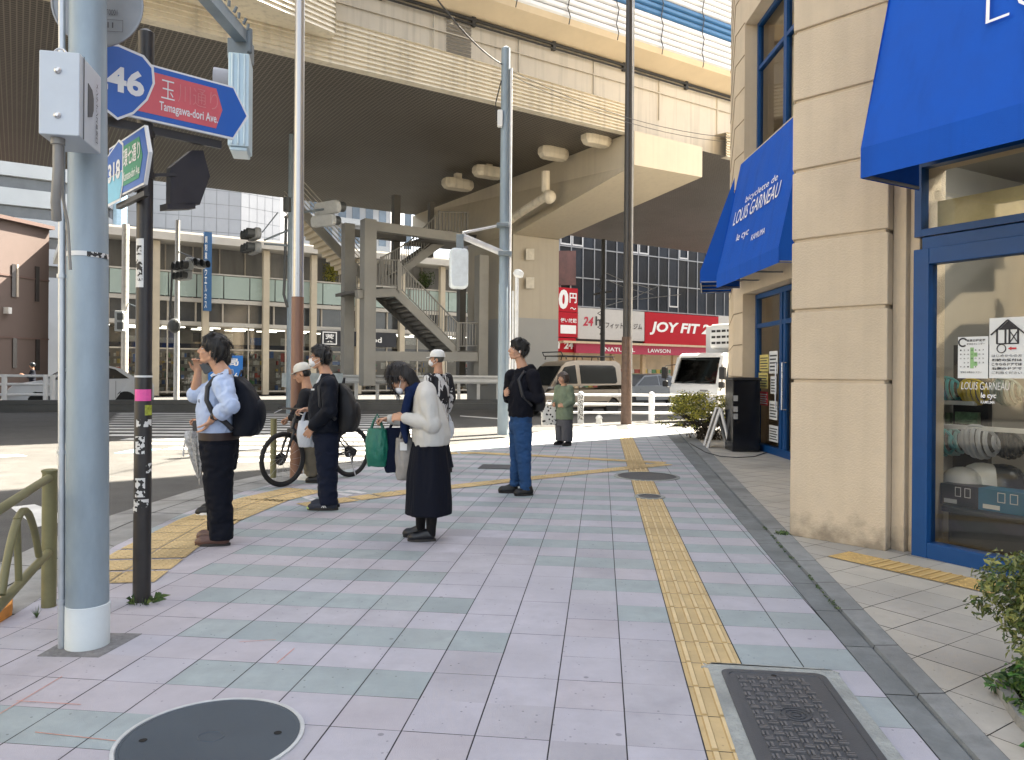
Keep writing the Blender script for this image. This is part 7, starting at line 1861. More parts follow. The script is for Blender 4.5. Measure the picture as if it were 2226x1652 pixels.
# hem hangs lower at the front edges
for v in co.data.vertices:
    if v.co.z < .86: v.co.z -= max(0, (v.co.x+.05))*.30*(.86-v.co.z)/.06 if v.co.x > -.05 else 0
mb = MB(); pts = [elN.lerp(wrN, .86), elN.lerp(wrN, .97)]; mb.tube(pts, [.049, .048], 14); mb.build('cuff', cd, co, smooth=True, local=True)
sc = fabric('scarf_blue', (.006, .016, .060), .9, bump=.4)
mb = MB()
for k in range(5): y = -.07+.035*k; chain(mb, [L(905, 840, y*.9), L(888, 862, y), L(880, 900, y*1.05), L(878, 935, y), L(876+2*k, 958+3*(k % 2), y)], [.036, .036, .034, .03, .014], 10)
mb.tube([nb+V((.065*math.cos(R(a)), .085*math.sin(R(a)), -.005-.02*math.cos(R(a)))) for a in range(0, 360, 24)], .034, 10, closed=True)
blob('scarf', mb, sc, o, .009, 3, .008, (22, 22, 6), 9)
skm = fabric('skirt_navy_black', (.004, .0055, .012), .85)
mb = MB(); rings = []
for (x, y, rx, ry) in ((932, 1114, .195, .235), (932, 1080, .190, .225), (932, 1030, .178, .21), (933, 985, .160, .195), (934, 950, .14, .175)): rings.append((L(x, y), rx, ry))
n = 40; vs = []
for i, (c, rx, ry) in enumerate(rings):
    for j in range(n):
        a = 2*math.pi*j/n; fl = 1+.035*math.sin(a*7+.6)*(1 if i < 3 else .3); vs.append((c.x+rx*math.cos(a)*fl, c.y+ry*math.sin(a)*fl, c.z))
mb.add(vs, [(i*n+j, i*n+(j+1) % n, (i+1)*n+(j+1) % n, (i+1)*n+j) for i in range(4) for j in range(n)]+[tuple(reversed(range(n))), tuple(range(4*n, 5*n))]); blob('skirt', mb, skm, o, .010, 2, .013, (13, 13, 1.6), 2)
tg = fabric('tights_black', (.005, .005, .006), .6, bump=.1)
mb = MB()
for (y, ax_, kx) in ((.07, 939, 938), (-.07, 912, 918)): chain(mb, [L(kx, 1075, y), L(ax_+1, 1120, y), L(ax_, 1140, y), L(ax_, 1158, y)], [.056, .050, .043, .040])
blob('tights', mb, tg, o, .008, 3)
fl_ = M('shoe_flat_black', (.005, .006, .009), .35, var=.1)
a, b = L(890, 0, .08), L(948, 0, .07); shoe(o, (a.x, a.y), (b.x, b.y), .05, .085, fl_, sole_k); a, b = L(874, 0, -.09), L(922, 0, -.07); shoe(o, (a.x, a.y), (b.x, b.y), .05, .085, fl_, sole_k)
mb = MB(); mb.tube([wrN-(wrN-elN).normalized()*.025, wrN-(wrN-elN).normalized()*.005], [.030, .029], 12); mb.build('wrist_band', blk, o, local=True)
gbag = carrier('shopping_bag', 'crumpled green plastic shopping bag dangling from the stooping woman', 'bag', f, L(812, 936, -.13), .19, .14, .32, M('bag_green', (.008, .13, .085), .4, var=.15, scale=10, bump=.6, bscale=28), True, 7, .6)
nbag = carrier('tote_bag', 'dark navy cloth bag on the arm of the stooping woman', 'bag', f, L(855, 935, -.17), .23, .12, .38, fabric('bag_navy', (.004, .008, .024), .85), True, 3, .85)
gtote = carrier('tote_bag', 'grey canvas tote bag hanging in front of the stooping woman', 'bag', f, L(876, 955, -.06), .15, .12, .35, fabric('bag_grey', (.30, .285, .265), .85, bump=.4), True, 5, .9)
mb = MB(); mb.rbox(V((.0, .07, -.06)), (.06, .006, .07), .004); mb.build('tag', lab_w, gtote, local=True)

# ---------------------------------------------------------------- man in jeans
f = Fig('young man in a dark hooded top and blue jeans gazing upward with clasped hands', 1125, 1074, 190); o = f.o; L = f.L
hm = rotm(L(1123, 762), 12, 10); mb = MB(); nb = L(1134, 800); head_prims(mb, hm, nb)
shN, elN, wrN = L(1150, 818, .18), L(1160, 865, .23), L(1122, 853, .11)
shF, elF, wrF = L(1116, 818, -.19), L(1110, 866, -.21), L(1100, 858, -.02)
loft(mb, [(L(1130, 915), .08, .12), (L(1130, 850), .08, .13), (nb, .05, .06)]); chain(mb, [shN, elN, wrN], [.036, .034, .026]); chain(mb, [shF, elF, wrF], [.036, .034, .026])
hand_prims(mb, wrN, (.8, -.6, .05), (.3, -.7, -.3), (.2, .1, 1), .75); hand_prims(mb, wrF, (.35, .8, .15), (-.5, .5, -.2), (.3, 0, 1), .8)
for (y, a_, b_) in ((.095, 1135, 1140), (-.09, 1126, 1122)): chain(mb, [L(1130, 915, y), L(a_, 995, y), L(b_, 1058, y)], [.05, .035, .026])
blob('body', mb, skin, o, SKIN_VOX, 3); face_parts(o, hm); hair_short(o, hm, hair_k, .030, -.06, 6, 1.1)
mb = MB(); mb.ell(hm @ V((.006, .088, -.018)), (.010, .007, .014), 10, 8); mb.build('earbud', lab_w, o, smooth=True, local=True)
hd_ = fabric('hoodie_navy_black', (.0045, .0052, .010), .85)
mb = MB(); loft(mb, [(L(1131, 906), .135, .175), (L(1130, 895), .142, .182), (L(1129, 860), .14, .185), (L(1131, 830), .125, .185), (L(1134, 812), .09, .13), (L(1135, 800), .068, .075)])
chain(mb, [shN+V((0, -.05, 0)), shN, shN.lerp(elN, .5), elN, elN.lerp(wrN, .55), elN.lerp(wrN, .85)], [.085, .080, .072, .066, .055, .046]); chain(mb, [shF+V((0, .05, 0)), shF, elF, elF.lerp(wrF, .8)], [.082, .078, .064, .046])
mb.tube([nb+V((-.02+.085*math.cos(R(a)), .10*math.sin(R(a)), -.015-.03*math.cos(R(a)))) for a in range(0, 360, 20)], .030, 8, closed=True); mb.ell(nb+V((-.105, 0, -.05)), (.06, .12, .08), 14, 10)
blob('hooded_top', mb, hd_, o, .010, 3, .015, (10, 10, 8), 8)
jb = fabric('jeans_blue', (.022, .065, .165), .8, var=.28, scale=7, bump=.4)
mb = MB(); loft(mb, [(L(1130, 935), .122, .165), (L(1131, 903), .125, .168)])
for (y, pts, rs) in ((.095, [(1131, 918), (1133, 955), (1135, 1000), (1138, 1040), (1140, 1062)], [.115, .098, .080, .066, .064]), (-.09, [(1129, 918), (1128, 955), (1126, 1000), (1124, 1040), (1122, 1058)], [.112, .096, .078, .064, .062])): loft(mb, [(L(*p, y), r, r*.92) for p, r in zip(pts, rs)])
blob('jeans', mb, jb, o, .009, 3, .014, (9, 9, 15), 1)
for y, x in ((.115, 1115), (-.11, 1088)): a, b = L(x, 0, y*1.1), L(x+40, 0, y*.8); shoe(o, (a.x, a.y), (b.x, b.y), .085, .10, blk_sh, sole_k)
backpack('black backpack mostly hidden behind the young man in jeans', f, L(1155, 815), L(1158, 892), .13, .02, .28, MATS['nylon_black'], blk, [[L(1148, 818, .13), L(1132, 808, .14), L(1120, 825, .17), L(1128, 860, .2), L(1150, 880, .14)]])

# ---------------------------------------------------------------- small woman in green
f = Fig('elderly woman in a sage green jacket and wide grey trousers in the sunlight', 1225, 968, 215); o = f.o; L = f.L
hm = rotm(L(1221, 822), -4, 10); mb = MB(); nb = L(1225, 838); head_prims(mb, hm, nb, True)
sh1, el1, wr1 = L(1227, 845, .16), L(1229, 872, .2), L(1212, 882, .14); sh2, el2, wr2 = L(1224, 845, -.16), L(1222, 872, -.19), L(1208, 878, -.1)
loft(mb, [(L(1226, 905), .08, .12), (L(1226, 850), .08, .12), (nb, .05, .05)]); chain(mb, [sh1, el1, wr1], [.034, .03, .024]); chain(mb, [sh2, el2, wr2], [.034, .03, .024]); hand_prims(mb, wr1, (.6, -.5, .1), (0, -1, 0), (0, 0, 1), .8, .9); hand_prims(mb, wr2, (.7, .4, -.2), (0, 1, 0), (0, 0, 1), .8, .9)
for y in (.08, -.08): chain(mb, [L(1226, 905, y), L(1226, 955, y)], [.06, .04])
blob('body', mb, skin, o, .007, 3); face_parts(o, hm)
rnd = random.Random(4); mb = MB(); mb.ell(hm @ V((-.022, 0, .042)), (.106, .094, .09), 16, 10, hm.to_3x3())
for s in (1, -1):
    for k in range(5): chain(mb, [hm @ V((.03-.024*k, .075*s, .06)), hm @ V((.035-.026*k, .09*s, -.02)), hm @ V((.03-.024*k, .082*s, -.085))], [.024, .022, .014], 8)
mb.ell(hm @ V((-.07, 0, -.03)), (.05, .085, .08), 12, 8); blob('hair', mb, M('hair_grey_brown', (.045, .032, .028), .5, var=.4, scale=60), o, .008, 2, .003, (50, 50, 20))
gj = fabric('jacket_sage', (.15, .19, .135), .85, var=.2, bump=.4)
mb = MB(); loft(mb, [(L(1226, 911), .16, .205), (L(1226, 890), .155, .2), (L(1226, 860), .13, .185), (L(1226, 846), .10, .16), (nb, .06, .07)]); chain(mb, [sh1, el1, el1.lerp(wr1, .8)], [.078, .075, .055]); chain(mb, [sh2, el2, el2.lerp(wr2, .8)], [.078, .075, .055]); blob('jacket', mb, gj, o, .010, 3, .010, (10, 10, 8))
wtr = fabric('trousers_grey', (.075, .078, .09), .85)
mb = MB(); loft(mb, [(L(1226, 925), .14, .17), (L(1226, 902), .13, .16)])
for y in (.09, -.09): loft(mb, [(L(1226, 912, y), .115, .10), (L(1226, 940, y*1.1), .115, .10), (L(1226, 958, y*1.15), .105, .095)])
blob('trousers', mb, wtr, o, .010, 3, .010, (12, 12, 3))
for y in (.11, -.11): shoe(o, (.13, y*1.2), (-.1, y), .06, .085, blk_sh, sole_k)
pk2 = M('tote_spotted', (.6, .6, .57), .8, var=0)
nt, pb, Lk = nodes_of(pk2); tc = nt.nodes.new('ShaderNodeTexCoord'); vo = nt.nodes.new('ShaderNodeTexVoronoi'); vo.inputs['Scale'].default_value = 16; cr_ = nt.nodes.new('ShaderNodeValToRGB'); cr_.color_ramp.interpolation = 'CONSTANT'; cr_.color_ramp.elements[0].color = (.02, .02, .02, 1); cr_.color_ramp.elements[1].position = .32; cr_.color_ramp.elements[1].color = (.62, .62, .58, 1)
Lk(tc.outputs['Object'], vo.inputs[0]); Lk(vo.outputs[0], cr_.inputs[0]); Lk(cr_.outputs[0], pb.inputs['Base Color'])
o_ = thing('tote_bag', 'white tote bag with black spots carried by the woman in green', 'bag', f.world(V((.24, -.16, .58))), R(10)); mb = MB(); loft(mb, [(V((0, 0, -.18)), .15, .05), (V((0, 0, 0)), .16, .055), (V((0, 0, .18)), .15, .035)], 24, .4); blob('bag_body', mb, pk2, o_, .008, 2, .005)
for s in (1, -1): MB().tube([V((.07, .03*s, .16)), V((.05, .02*s, .30)), V((-.03, .01*s, .30)), V((-.06, .03*s, .16))], .008, 6).build('handle', pk2, o_, local=True)

# ---------------------------------------------------------------- man walking away with a white cap
f = Fig('man in a white cap and black and white patterned shirt walking away', 950, 1026, 140, 10.8); o = f.o; L = f.L
hm = rotm((.03, 0, (1026-782)/f.k), 0, 40); mb = MB(); nb = V((-.01, 0, (1026-812)/f.k)); head_prims(mb, hm, nb)
sh1, el1, wr1 = V((-.01, -.19, 1.33)), V((-.05, -.24, 1.05)), V((.05, -.24, .82)); sh2, el2, wr2 = V((-.01, .19, 1.33)), V((-.03, .24, 1.05)), V((.08, .2, .85))
loft(mb, [(V((0, 0, .8)), .09, .13), (V((0, 0, 1.3)), .08, .14), (nb, .05, .06)]); chain(mb, [sh1, el1, wr1], [.04, .034, .027]); chain(mb, [sh2, el2, wr2], [.04, .034, .027]); hand_prims(mb, wr1, (.1, 0, -1), (0, 1, 0), (1, 0, 0), .9); hand_prims(mb, wr2, (.1, 0, -1), (0, -1, 0), (1, 0, 0), .6)
chain(mb, [V((0, .09, .8)), V((.1, .09, .45)), V((.12, .09, .1))], [.07, .055, .04]); chain(mb, [V((0, -.09, .8)), V((-.02, -.09, .45)), V((-.15, -.09, .1))], [.07, .055, .04]); blob('body', mb, skin2, o, .007, 3); face_parts(o, hm, True, False); face_mask(o, hm)
mb = MB(); mb.ell(hm @ V((-.02, 0, .02)), (.101, .084, .08), 14, 10); blob('hair', mb, M('hair_grey', (.06, .058, .05), .6, var=.4, scale=60), o, .008, 2)
def cap(o, hm, m):
    mb = MB(); r3 = hm.to_3x3(); pr = [(.106, .0), (.108, .02), (.104, .05), (.085, .085), (.05, .105), (.001, .11)]
    mb.lathe([(r, z+.035) for r, z in pr], hm @ V((-.016, 0, 0)), 20, r3 @ Matrix.Diagonal((1.03, .9, 1))); q = mb.build('cap', m, o, smooth=True, local=True)
    mb = MB(); ol = [hm @ V((.06+.10*math.cos(R(a))*(.9), .085*math.sin(R(a)), .035-.018*math.cos(R(a)))) for a in range(-90, 91, 15)]; mb.slab(ol, r3 @ V((0, 0, .007))); mb.build('peak', m, q, local=True, bevel=.002); return q
cap(o, hm, lab_w)
pat = M('shirt_patterned', (.5, .5, .5), .85, var=0)
nt, pb, Lk = nodes_of(pat); tc = nt.nodes.new('ShaderNodeTexCoord'); mp = nt.nodes.new('ShaderNodeMapping'); mp.inputs['Scale'].default_value = (7, 7, 3); nz = nt.nodes.new('ShaderNodeTexNoise'); nz.inputs['Scale'].default_value = 1.6; nz.inputs['Detail'].default_value = 5; nz.inputs['Distortion'].default_value = 1.2
cr_ = nt.nodes.new('ShaderNodeValToRGB'); cr_.color_ramp.interpolation = 'CONSTANT'; cr_.color_ramp.elements[0].color = (.012, .012, .016, 1); cr_.color_ramp.elements[1].position = .53; cr_.color_ramp.elements[1].color = (.55, .55, .55, 1)
Lk(tc.outputs['Object'], mp.inputs[0]); Lk(mp.outputs[0], nz.inputs[0]); Lk(nz.outputs[0], cr_.inputs[0]); Lk(cr_.outputs[0], pb.inputs['Base Color'])
mb = MB(); loft(mb, [(V((0, 0, .72)), .13, .18), (V((0, 0, .95)), .135, .185), (V((0, 0, 1.2)), .13, .19), (V((-.01, 0, 1.34)), .09, .16), (nb, .06, .07)]); chain(mb, [sh1, el1, el1.lerp(wr1, .8)], [.075, .06, .045]); chain(mb, [sh2, el2, el2.lerp(wr2, .8)], [.075, .06, .045]); blob('shirt', mb, pat, o, .011, 3, .007)
mb = MB(); loft(mb, [(V((0, 0, .7)), .13, .17), (V((0, 0, .84)), .125, .165)]); loft(mb, [(V((0, .09, .8)), .1, .09), (V((.1, .09, .45)), .08, .075), (V((.12, .09, .07)), .07, .06)]); loft(mb, [(V((0, -.09, .8)), .1, .09), (V((-.02, -.09, .45)), .08, .075), (V((-.15, -.09, .07)), .07, .06)]); blob('trousers', mb, navy_d, o, .012, 3, .007)
shoe(o, (.32, .09), (.06, .09), .08, .095, blk_sh, sole_k); shoe(o, (.05, -.09), (-.2, -.09), .08, .095, blk_sh, sole_k)
carrier('plastic_bag', 'white plastic bag swinging from the hand of the man in the white cap', 'bag', f, V((.05, -.26, .70)), .20, .13, .24, plastic, True, 11)
# ---------------------------------------------------------------- old man with the bicycle
f = Fig('elderly man in a white cap and black jacket leaning on bicycle handlebars', 676, 1040, 176, 9.75); o = f.o; L = f.L
hm = rotm(L(654, 806), -16, 8); mb = MB(); nb = L(666, 838); head_prims(mb, hm, nb)
sh1, el1, wr1 = L(672, 850, .16), L(660, 900, .22), L(640, 900, .20); sh2, el2, wr2 = L(664, 850, -.16), L(636, 882, -.2), L(622, 902, -.16)
loft(mb, [(L(684, 945), .08, .12), (L(672, 880), .08, .13), (nb, .05, .06)]); chain(mb, [sh1, el1, wr1], [.036, .032, .026]); chain(mb, [sh2, el2, wr2], [.036, .032, .026])
hand_prims(mb, wr1, (.9, 0, -.35), (-.3, 0, -.9), (0, -1, 0), .95); hand_prims(mb, wr2, (.9, 0, -.35), (-.3, 0, -.9), (0, 1, 0), .95)
for y, x in ((.1, 684), (-.1, 668)): chain(mb, [L(682, 940, y), L(x-6, 985, y), L(x, 1028, y)], [.06, .05, .036])
blob('body', mb, skin2, o, SKIN_VOX, 3); face_parts(o, hm); cap(o, hm, M('cap_off_white', (.55, .54, .49), .8, var=.08))
mb = MB(); mb.ell(hm @ V((-.03, 0, .0)), (.088, .083, .07), 14, 10); blob('hair', mb, hair_k, o, .008, 2)
mb = MB(); loft(mb, [(L(684, 950), .13, .175), (L(682, 930), .14, .18), (L(675, 880), .135, .185), (L(669, 853), .10, .17), (nb, .062, .068)]); chain(mb, [sh1, el1, el1.lerp(wr1, .8)], [.078, .062, .045]); chain(mb, [sh2, el2, el2.lerp(wr2, .8)], [.078, .062, .045])
jo = blob('jacket', mb, fabric('jacket_black', (.010, .011, .015), .7), o, .010, 4, .009, (10, 10, 8), 5)
mb = MB()
for (x, y) in ((655, 872), (654, 886), (656, 903)): mb.ell(L(x, y, .02)+V((.035, .06, 0)), (.008, .008, .008), 8, 6)
mb.build('button', lab_w, jo, local=True)
kh = fabric('trousers_khaki', (.13, .115, .085), .85)
mb = MB(); loft(mb, [(L(683, 960), .13, .165), (L(683, 935), .125, .16)])
for y, x in ((.1, 684), (-.1, 668)): loft(mb, [(L(682, 945, y), .10, .09), (L(x-4, 985, y), .085, .08), (L(x, 1026, y), .07, .065)])
blob('trousers', mb, kh, o, .010, 4, .009, (9, 9, 10))
a, b = L(672, 0, .12), L(712, 0, .11); shoe(o, (a.x, a.y), (b.x, b.y), .08, .09, blk_sh, sole_k); a, b = L(640, 0, -.12), L(682, 0, -.1); shoe(o, (a.x, a.y), (b.x, b.y), .08, .09, lab_w, lab_w)

# ---------------------------------------------------------------- bicycle
fw_, rw_ = V((-2.80, 9.30, .335)), V((-2.16, 10.22, .335))
bd_ = (fw_-rw_); bd_.z = 0; bl = bd_.length; bd_.normalize(); bs = V((-bd_.y, bd_.x, 0))
bk_ = thing('bicycle', 'black flat bar mountain bicycle standing beside the elderly man in the cap', 'bicycle', (rw_+fw_)/2-V((0, 0, .335)))
bp = lambda x, z, y=0: rw_+bd_*x+bs*y+V((0, 0, z-.335))
rub = M('tyre_rubber', (.012, .012, .013), .75, var=.15, scale=30, bump=.3, bscale=120); bmet = M('bike_frame_black', (.016, .016, .018), .35, var=.1); alum = M('aluminium', (.45, .45, .46), .35, metal=.8)
def bwheel(c, nm):
    m = Matrix((bd_, V((0, 0, 1)), bd_.cross(V((0, 0, 1))))).transposed()
    w = MB(); w.tube([c+m @ V((.312*math.cos(R(a)), .312*math.sin(R(a)), 0)) for a in range(0, 360, 8)], .026, 10, closed=True); wo = w.build('tyre', rub, bk_, smooth=True)
    w = MB(); w.tube([c+m @ V((.285*math.cos(R(a)), .285*math.sin(R(a)), 0)) for a in range(0, 360, 8)], .011, 8, closed=True); w.build('rim', bmet, wo, smooth=True)
    w = MB()
    for k in range(16):
        a = R(k*22.5); s = .03 if k % 2 else -.03; w.tube([c+m @ V((.02*math.cos(a+.9), .02*math.sin(a+.9), s)), c+m @ V((.28*math.cos(a), .28*math.sin(a), 0))], .0016, 4)
    w.build('spokes', alum, wo)
    w = MB(); w.cyl(c+m @ V((0, 0, -.05)), c+m @ V((0, 0, .05)), .022, n=12); w.lathe([(.08, -.002), (.08, .002)], c+m @ V((0, 0, .04)), 20, m); w.build('hub', bmet, wo, smooth=True)
bwheel(fw_, 'wheel'); bwheel(rw_, 'wheel')
fh = .98; hx_, hz = bl-.15, .80
mb = MB(); mb.tube([bp(hx_-.03, hz+.03), bp(hx_+.015, hz-.10)], .024, 10); mb.tube([bp(hx_-.02, hz), bp(.40, .76)], .018, 10); mb.tube([bp(hx_+.01, hz-.09), bp(.47, .30)], .021, 10); mb.tube([bp(.38, .86), bp(.47, .30)], .018, 10)
for s in (1, -1): mb.tube([bp(.47, .30, .02*s), bp(.0, .335, .06*s)], .010, 8); mb.tube([bp(.40, .74, .02*s), bp(.0, .335, .06*s)], .009, 8)
mb.build('frame', bmet, bk_, smooth=True)
mb = MB()
for s in (1, -1): mb.tube([bp(hx_+.02, hz-.12, .05*s), bp(bl-.05, .50, .055*s)], .019, 8); mb.tube([bp(bl-.05, .50, .055*s), bp(bl, .335, .05*s)], .015, 8)
mb.bar(bp(hx_+.02, hz-.12, -.06), bp(hx_+.02, hz-.12, .06), .04, .04); mb.build('fork', bmet, bk_, smooth=True)
mb = MB(); mb.tube([bp(hx_-.035, hz+.03), bp(hx_-.05, hz+.11), bp(hx_+.03, hz+.15)], .016, 8); mb.tube([bp(hx_-.02, hz+.15, -.30), bp(hx_+.03, hz+.15, -.05), bp(hx_+.03, hz+.15, .05), bp(hx_-.02, hz+.15, .30)], .013, 8); hb_ = mb.build('handlebar', bmet, bk_, smooth=True)
for s in (1, -1):
    MB().tube([bp(hx_-.02, hz+.15, .30*s), bp(hx_-.0, hz+.15, .19*s)], .017, 8).build('grip', rub, hb_); MB().tube([bp(hx_+.04, hz+.14, .16*s), bp(hx_+.09, hz+.10, .22*s), bp(hx_+.07, hz+.09, .27*s)], .006, 6).build('brake_lever', alum, hb_)
mb = MB(); mb.tube([bp(.38, .86), bp(.36, .93)], .014, 8); mb.build('seat_post', alum, bk_)
mb = MB(); loft(mb, [(V((0, 0, 0)), .13, .06), (V((0, 0, .035)), .135, .065)]); M4 = Matrix.Translation(bp(.36, .93)) @ Matrix.Rotation(math.atan2(bd_.y, bd_.x), 4, 'Z'); mb.v = [M4 @ v for v in mb.v]; mb.build('saddle', rub, bk_, smooth=True)
mb = MB(); m = Matrix((bd_, V((0, 0, 1)), bd_.cross(V((0, 0, 1))))).transposed(); mb.lathe([(.085, -.003), (.085, .003)], bp(.47, .30, .045), 24, m); mb.bar(bp(.47, .30, .06), bp(.60, .20, .07), .018, .025); mb.bar(bp(.47, .30, -.06), bp(.34, .40, -.07), .018, .025); mb.box(bp(.61, .19, .11), (.08, .05, .02)); mb.box(bp(.33, .41, -.11), (.08, .05, .02)); mb.build('crankset', alum, bk_)
mb = MB(); mb.lathe([(.055, -.012), (.045, .012)], bp(0, .335, .045), 16, m); mb.tube([bp(.02, .29, .06), bp(.04, .19, .06)], .014, 8); mb.tube([bp(.0, .39, .045), bp(.47, .385, .045)], .005, 5); mb.tube([bp(.02, .2, .05), bp(.47, .215, .045)], .005, 5); mb.build('derailleur', bmet, bk_)
MB().tube([bp(.1, .33, .07), bp(.06, .02, .16)], .008, 6).build('kickstand', alum, bk_)

# ================================================================ VEHICLES
def car_paint(n, c, metal=.2): return M(n, c, .3, metal=metal, var=.03, scale=2, spec=.6)
dkg = M('car_glass', (.010, .012, .013), .1, var=.1, scale=1, spec=.4); trim_k = M('trim_black', (.015, .015, .016), .5); rim_m = M('alloy_rim', (.35, .35, .36), .3, metal=.7)
def wheel(o, c, r, w=.19, side=1):
    m = Matrix.Rotation(R(90), 3, 'X'); q = Matrix.Rotation(R(-90*side), 3, 'X')
    wh = MB().lathe([(r*.62, -w/2), (r*.95, -w/2), (r, -w*.3), (r, w*.3), (r*.95, w/2), (r*.62, w/2)], c, 24, q).build('tyre', rub, o, smooth=True, local=True)
    mb = MB(); mb.lathe([(r*.64, -w*.4), (r*.64, w*.42), (r*.58, w*.40), (r*.54, w*.25), (.001, w*.22)], c, 20, q)
    for k in range(6): a = R(k*60); d = q @ V((math.cos(a), math.sin(a), 0)); mb.bar(V(c)+q @ V((0, 0, w*.33)), V(c)+d*r*.6+q @ V((0, 0, w*.33)), r*.14, .02, q @ V((0, 0, 1)))
    mb.build('rim', rim_m, wh, smooth=True, local=True)
def arch_profile(L, zb, wheels, rw, top):
    "lower body outline with wheel arches cut out; x forward, counter clockwise from the rear bottom"
    pts = []; x = -L/2; pts.append((x, zb))
    for cx_ in sorted(wheels):
        for a in range(180, -1, -20):
            pts.append((cx_+rw*math.cos(R(a)), max(zb, rw*.93*math.sin(R(a))+.30)))
    pts.append((L/2, zb)); return pts+top
def tri_side(mb, pts, y, flip):
    bmm = bmesh.new(); vs = [bmm.verts.new((x, y, z)) for x, z in pts]; f_ = bmm.faces.new(vs); bmesh.ops.triangulate(bmm, faces=[f_]); bmm.verts.index_update(); fs = [[v.index for v in q.verts] for q in bmm.faces]; vv = [v.co.copy() for v in bmm.verts]; bmm.free()
    mb.add(vv, [list(reversed(q)) if flip else q for q in fs])
def body_extrude(mb, pts, W, tuck=.0, zt=None):
    n = len(pts); ys = lambda z: W/2-(tuck*max(0, (z-zt)) if zt else 0)
    a = [(x, ys(z), z) for x, z in pts]; b = [(x, -ys(z), z) for x, z in pts]
    mb.add(a+b, [(i, (i+1) % n, n+(i+1) % n, n+i) for i in range(n)])
    bmm = bmesh.new(); vs = [bmm.verts.new(p) for p in a]; f_ = bmm.faces.new(vs); bmesh.ops.triangulate(bmm, faces=[f_]); bmm.verts.index_update(); fs = [[v.index for v in q.verts] for q in bmm.faces]; bmm.free()
    mb.add(a, [list(reversed(q)) for q in fs]); mb.add(b, fs)
def vehicle(name, label, cat, loc, rz, L, W, lower, cabin, wheels, r, paint, tuck=.28, zt=.9):
    o = thing(name, label, cat, loc, rz)
    mb = MB(); body_extrude(mb, lower, W, .10, .55); mb.build('body', paint, o, local=True, bevel=.03)
    mb = MB(); body_extrude(mb, cabin, W*.96, tuck, zt); mb.build('cabin', paint, o, local=True, bevel=.035)
    for wx in wheels:
        for s in (1, -1): wheel(o, (wx, s*(W/2-.11), r-.0), r, .19, s)
    MB().box((0, 0, .32), (L*.86, W*.8, .22)).build('underbody', trim_k, o, local=True)
    return o
def side_glass(o, W, tuck, zt, polys, nm='side_window', m=dkg):
    for s in (1, -1):
        for pts in polys:
            yy_ = lambda z: s*(W*.96/2-tuck*max(0, z-zt)+.006)
            mb = MB(); mb.slab([(x, yy_(z), z) for x, z in pts], (0, -.02*s, 0)); mb.build(nm, m, o, local=True)
Trz = math.atan2(-T.y, -T.x)
# white saloon, far left
cw = car_paint('car_white', (.52, .54, .56), .1)
lowp = arch_profile(4.7, .22, (-1.38, 1.38), .36, [(2.36, .5), (2.33, .7), (2.15, .88), (1.2, 1.04), (-1.6, 1.11), (-2.25, 1.08), (-2.36, .84), (-2.36, .45)])
cabp = [(1.25, 1.0), (.45, 1.54), (.1, 1.63), (-.7, 1.63), (-1.2, 1.50), (-1.85, 1.07)]
c1_ = vehicle('car', 'white saloon car in traffic behind the white railing, far left', 'car', V((PX(178, 28.6, 0).x, 28.6, -.06)), Trz, 4.7, 1.75, lowp, cabp, (-1.38, 1.38), .35, cw, .28, 1.0)
side_glass(c1_, 1.75, .28, 1.0, [[(1.0, 1.06), (.45, 1.46), (.05, 1.55), (.02, 1.08)], [(-.06, 1.08), (-.05, 1.56), (-.7, 1.55), (-1.05, 1.46), (-1.5, 1.12)]])
mb = MB(); mb.quad((1.27, -.72, 1.03), (1.27, .72, 1.03), (.50, .60, 1.54), (.50, -.60, 1.54)); mb.build('windscreen', dkg, c1_, local=True)
for s in (1, -1): MB().rbox((2.2, .62*s, .66), (.25, .35, .14), .05).build('headlight', M('lamp_glass', (.5, .52, .53), .15, metal=.3), c1_, local=True); MB().rbox((-2.33, .62*s, .80), (.06, .34, .16), .02).build('tail_light', M('tail_red', (.3, .02, .02), .25), c1_, local=True); MB().rbox((.95, .93*s, 1.0), (.12, .18, .12), .04).build('mirror', cw, c1_, local=True)
mb = MB()
for x in (.55, -.45): mb.rbox((x, .872, .92), (.16, .02, .03), .008); mb.rbox((x, -.872, .92), (.16, .02, .03), .008)
mb.build('door_handle', cw, c1_, local=True)
# beige van with roof rack
cb2 = car_paint('van_beige', (.26, .225, .18), .35)
VL = 3.5
lowp = arch_profile(VL, .24, (-1.2, 1.22), .34, [(VL/2, .5), (VL/2-.02, .8), (1.55, 1.02), (-1.70, 1.06), (-VL/2, .9), (-VL/2, .4)])
cabp = [(1.50, 1.0), (.98, 1.66), (.75, 1.84), (.3, 1.90), (-1.45, 1.90), (-1.66, 1.80), (-1.72, 1.05)]
c2_ = vehicle('van', 'beige compact van with a black roof rack stopped beyond the fence', 'van', V((PX(1244, 26.8, 0).x, 26.8, -.06)), Trz, VL, 1.55, lowp, cabp, (-1.2, 1.22), .29, cb2, .16, 1.0)
side_glass(c2_, 1.55, .16, 1.0, [[(1.25, 1.10), (.86, 1.66), (.38, 1.74), (.34, 1.10)], [(.18, 1.10), (.2, 1.74), (-1.3, 1.74), (-1.42, 1.66), (-1.45, 1.16), (-1.36, 1.10)]])
mb = MB(); mb.quad((1.515, -.70, 1.04), (1.515, .70, 1.04), (.98, .62, 1.70), (.98, -.62, 1.70)); mb.build('windscreen', dkg, c2_, local=True)
mb = MB()
for y in (.55, -.55): mb.tube([(.85, y, 2.05), (-1.45, y, 2.05)], .022, 6)
for x in (.75, .05, -.65, -1.35): mb.tube([(x, .62, 1.93), (x, .58, 2.05), (x, -.58, 2.05), (x, -.62, 1.93)], .02, 6)
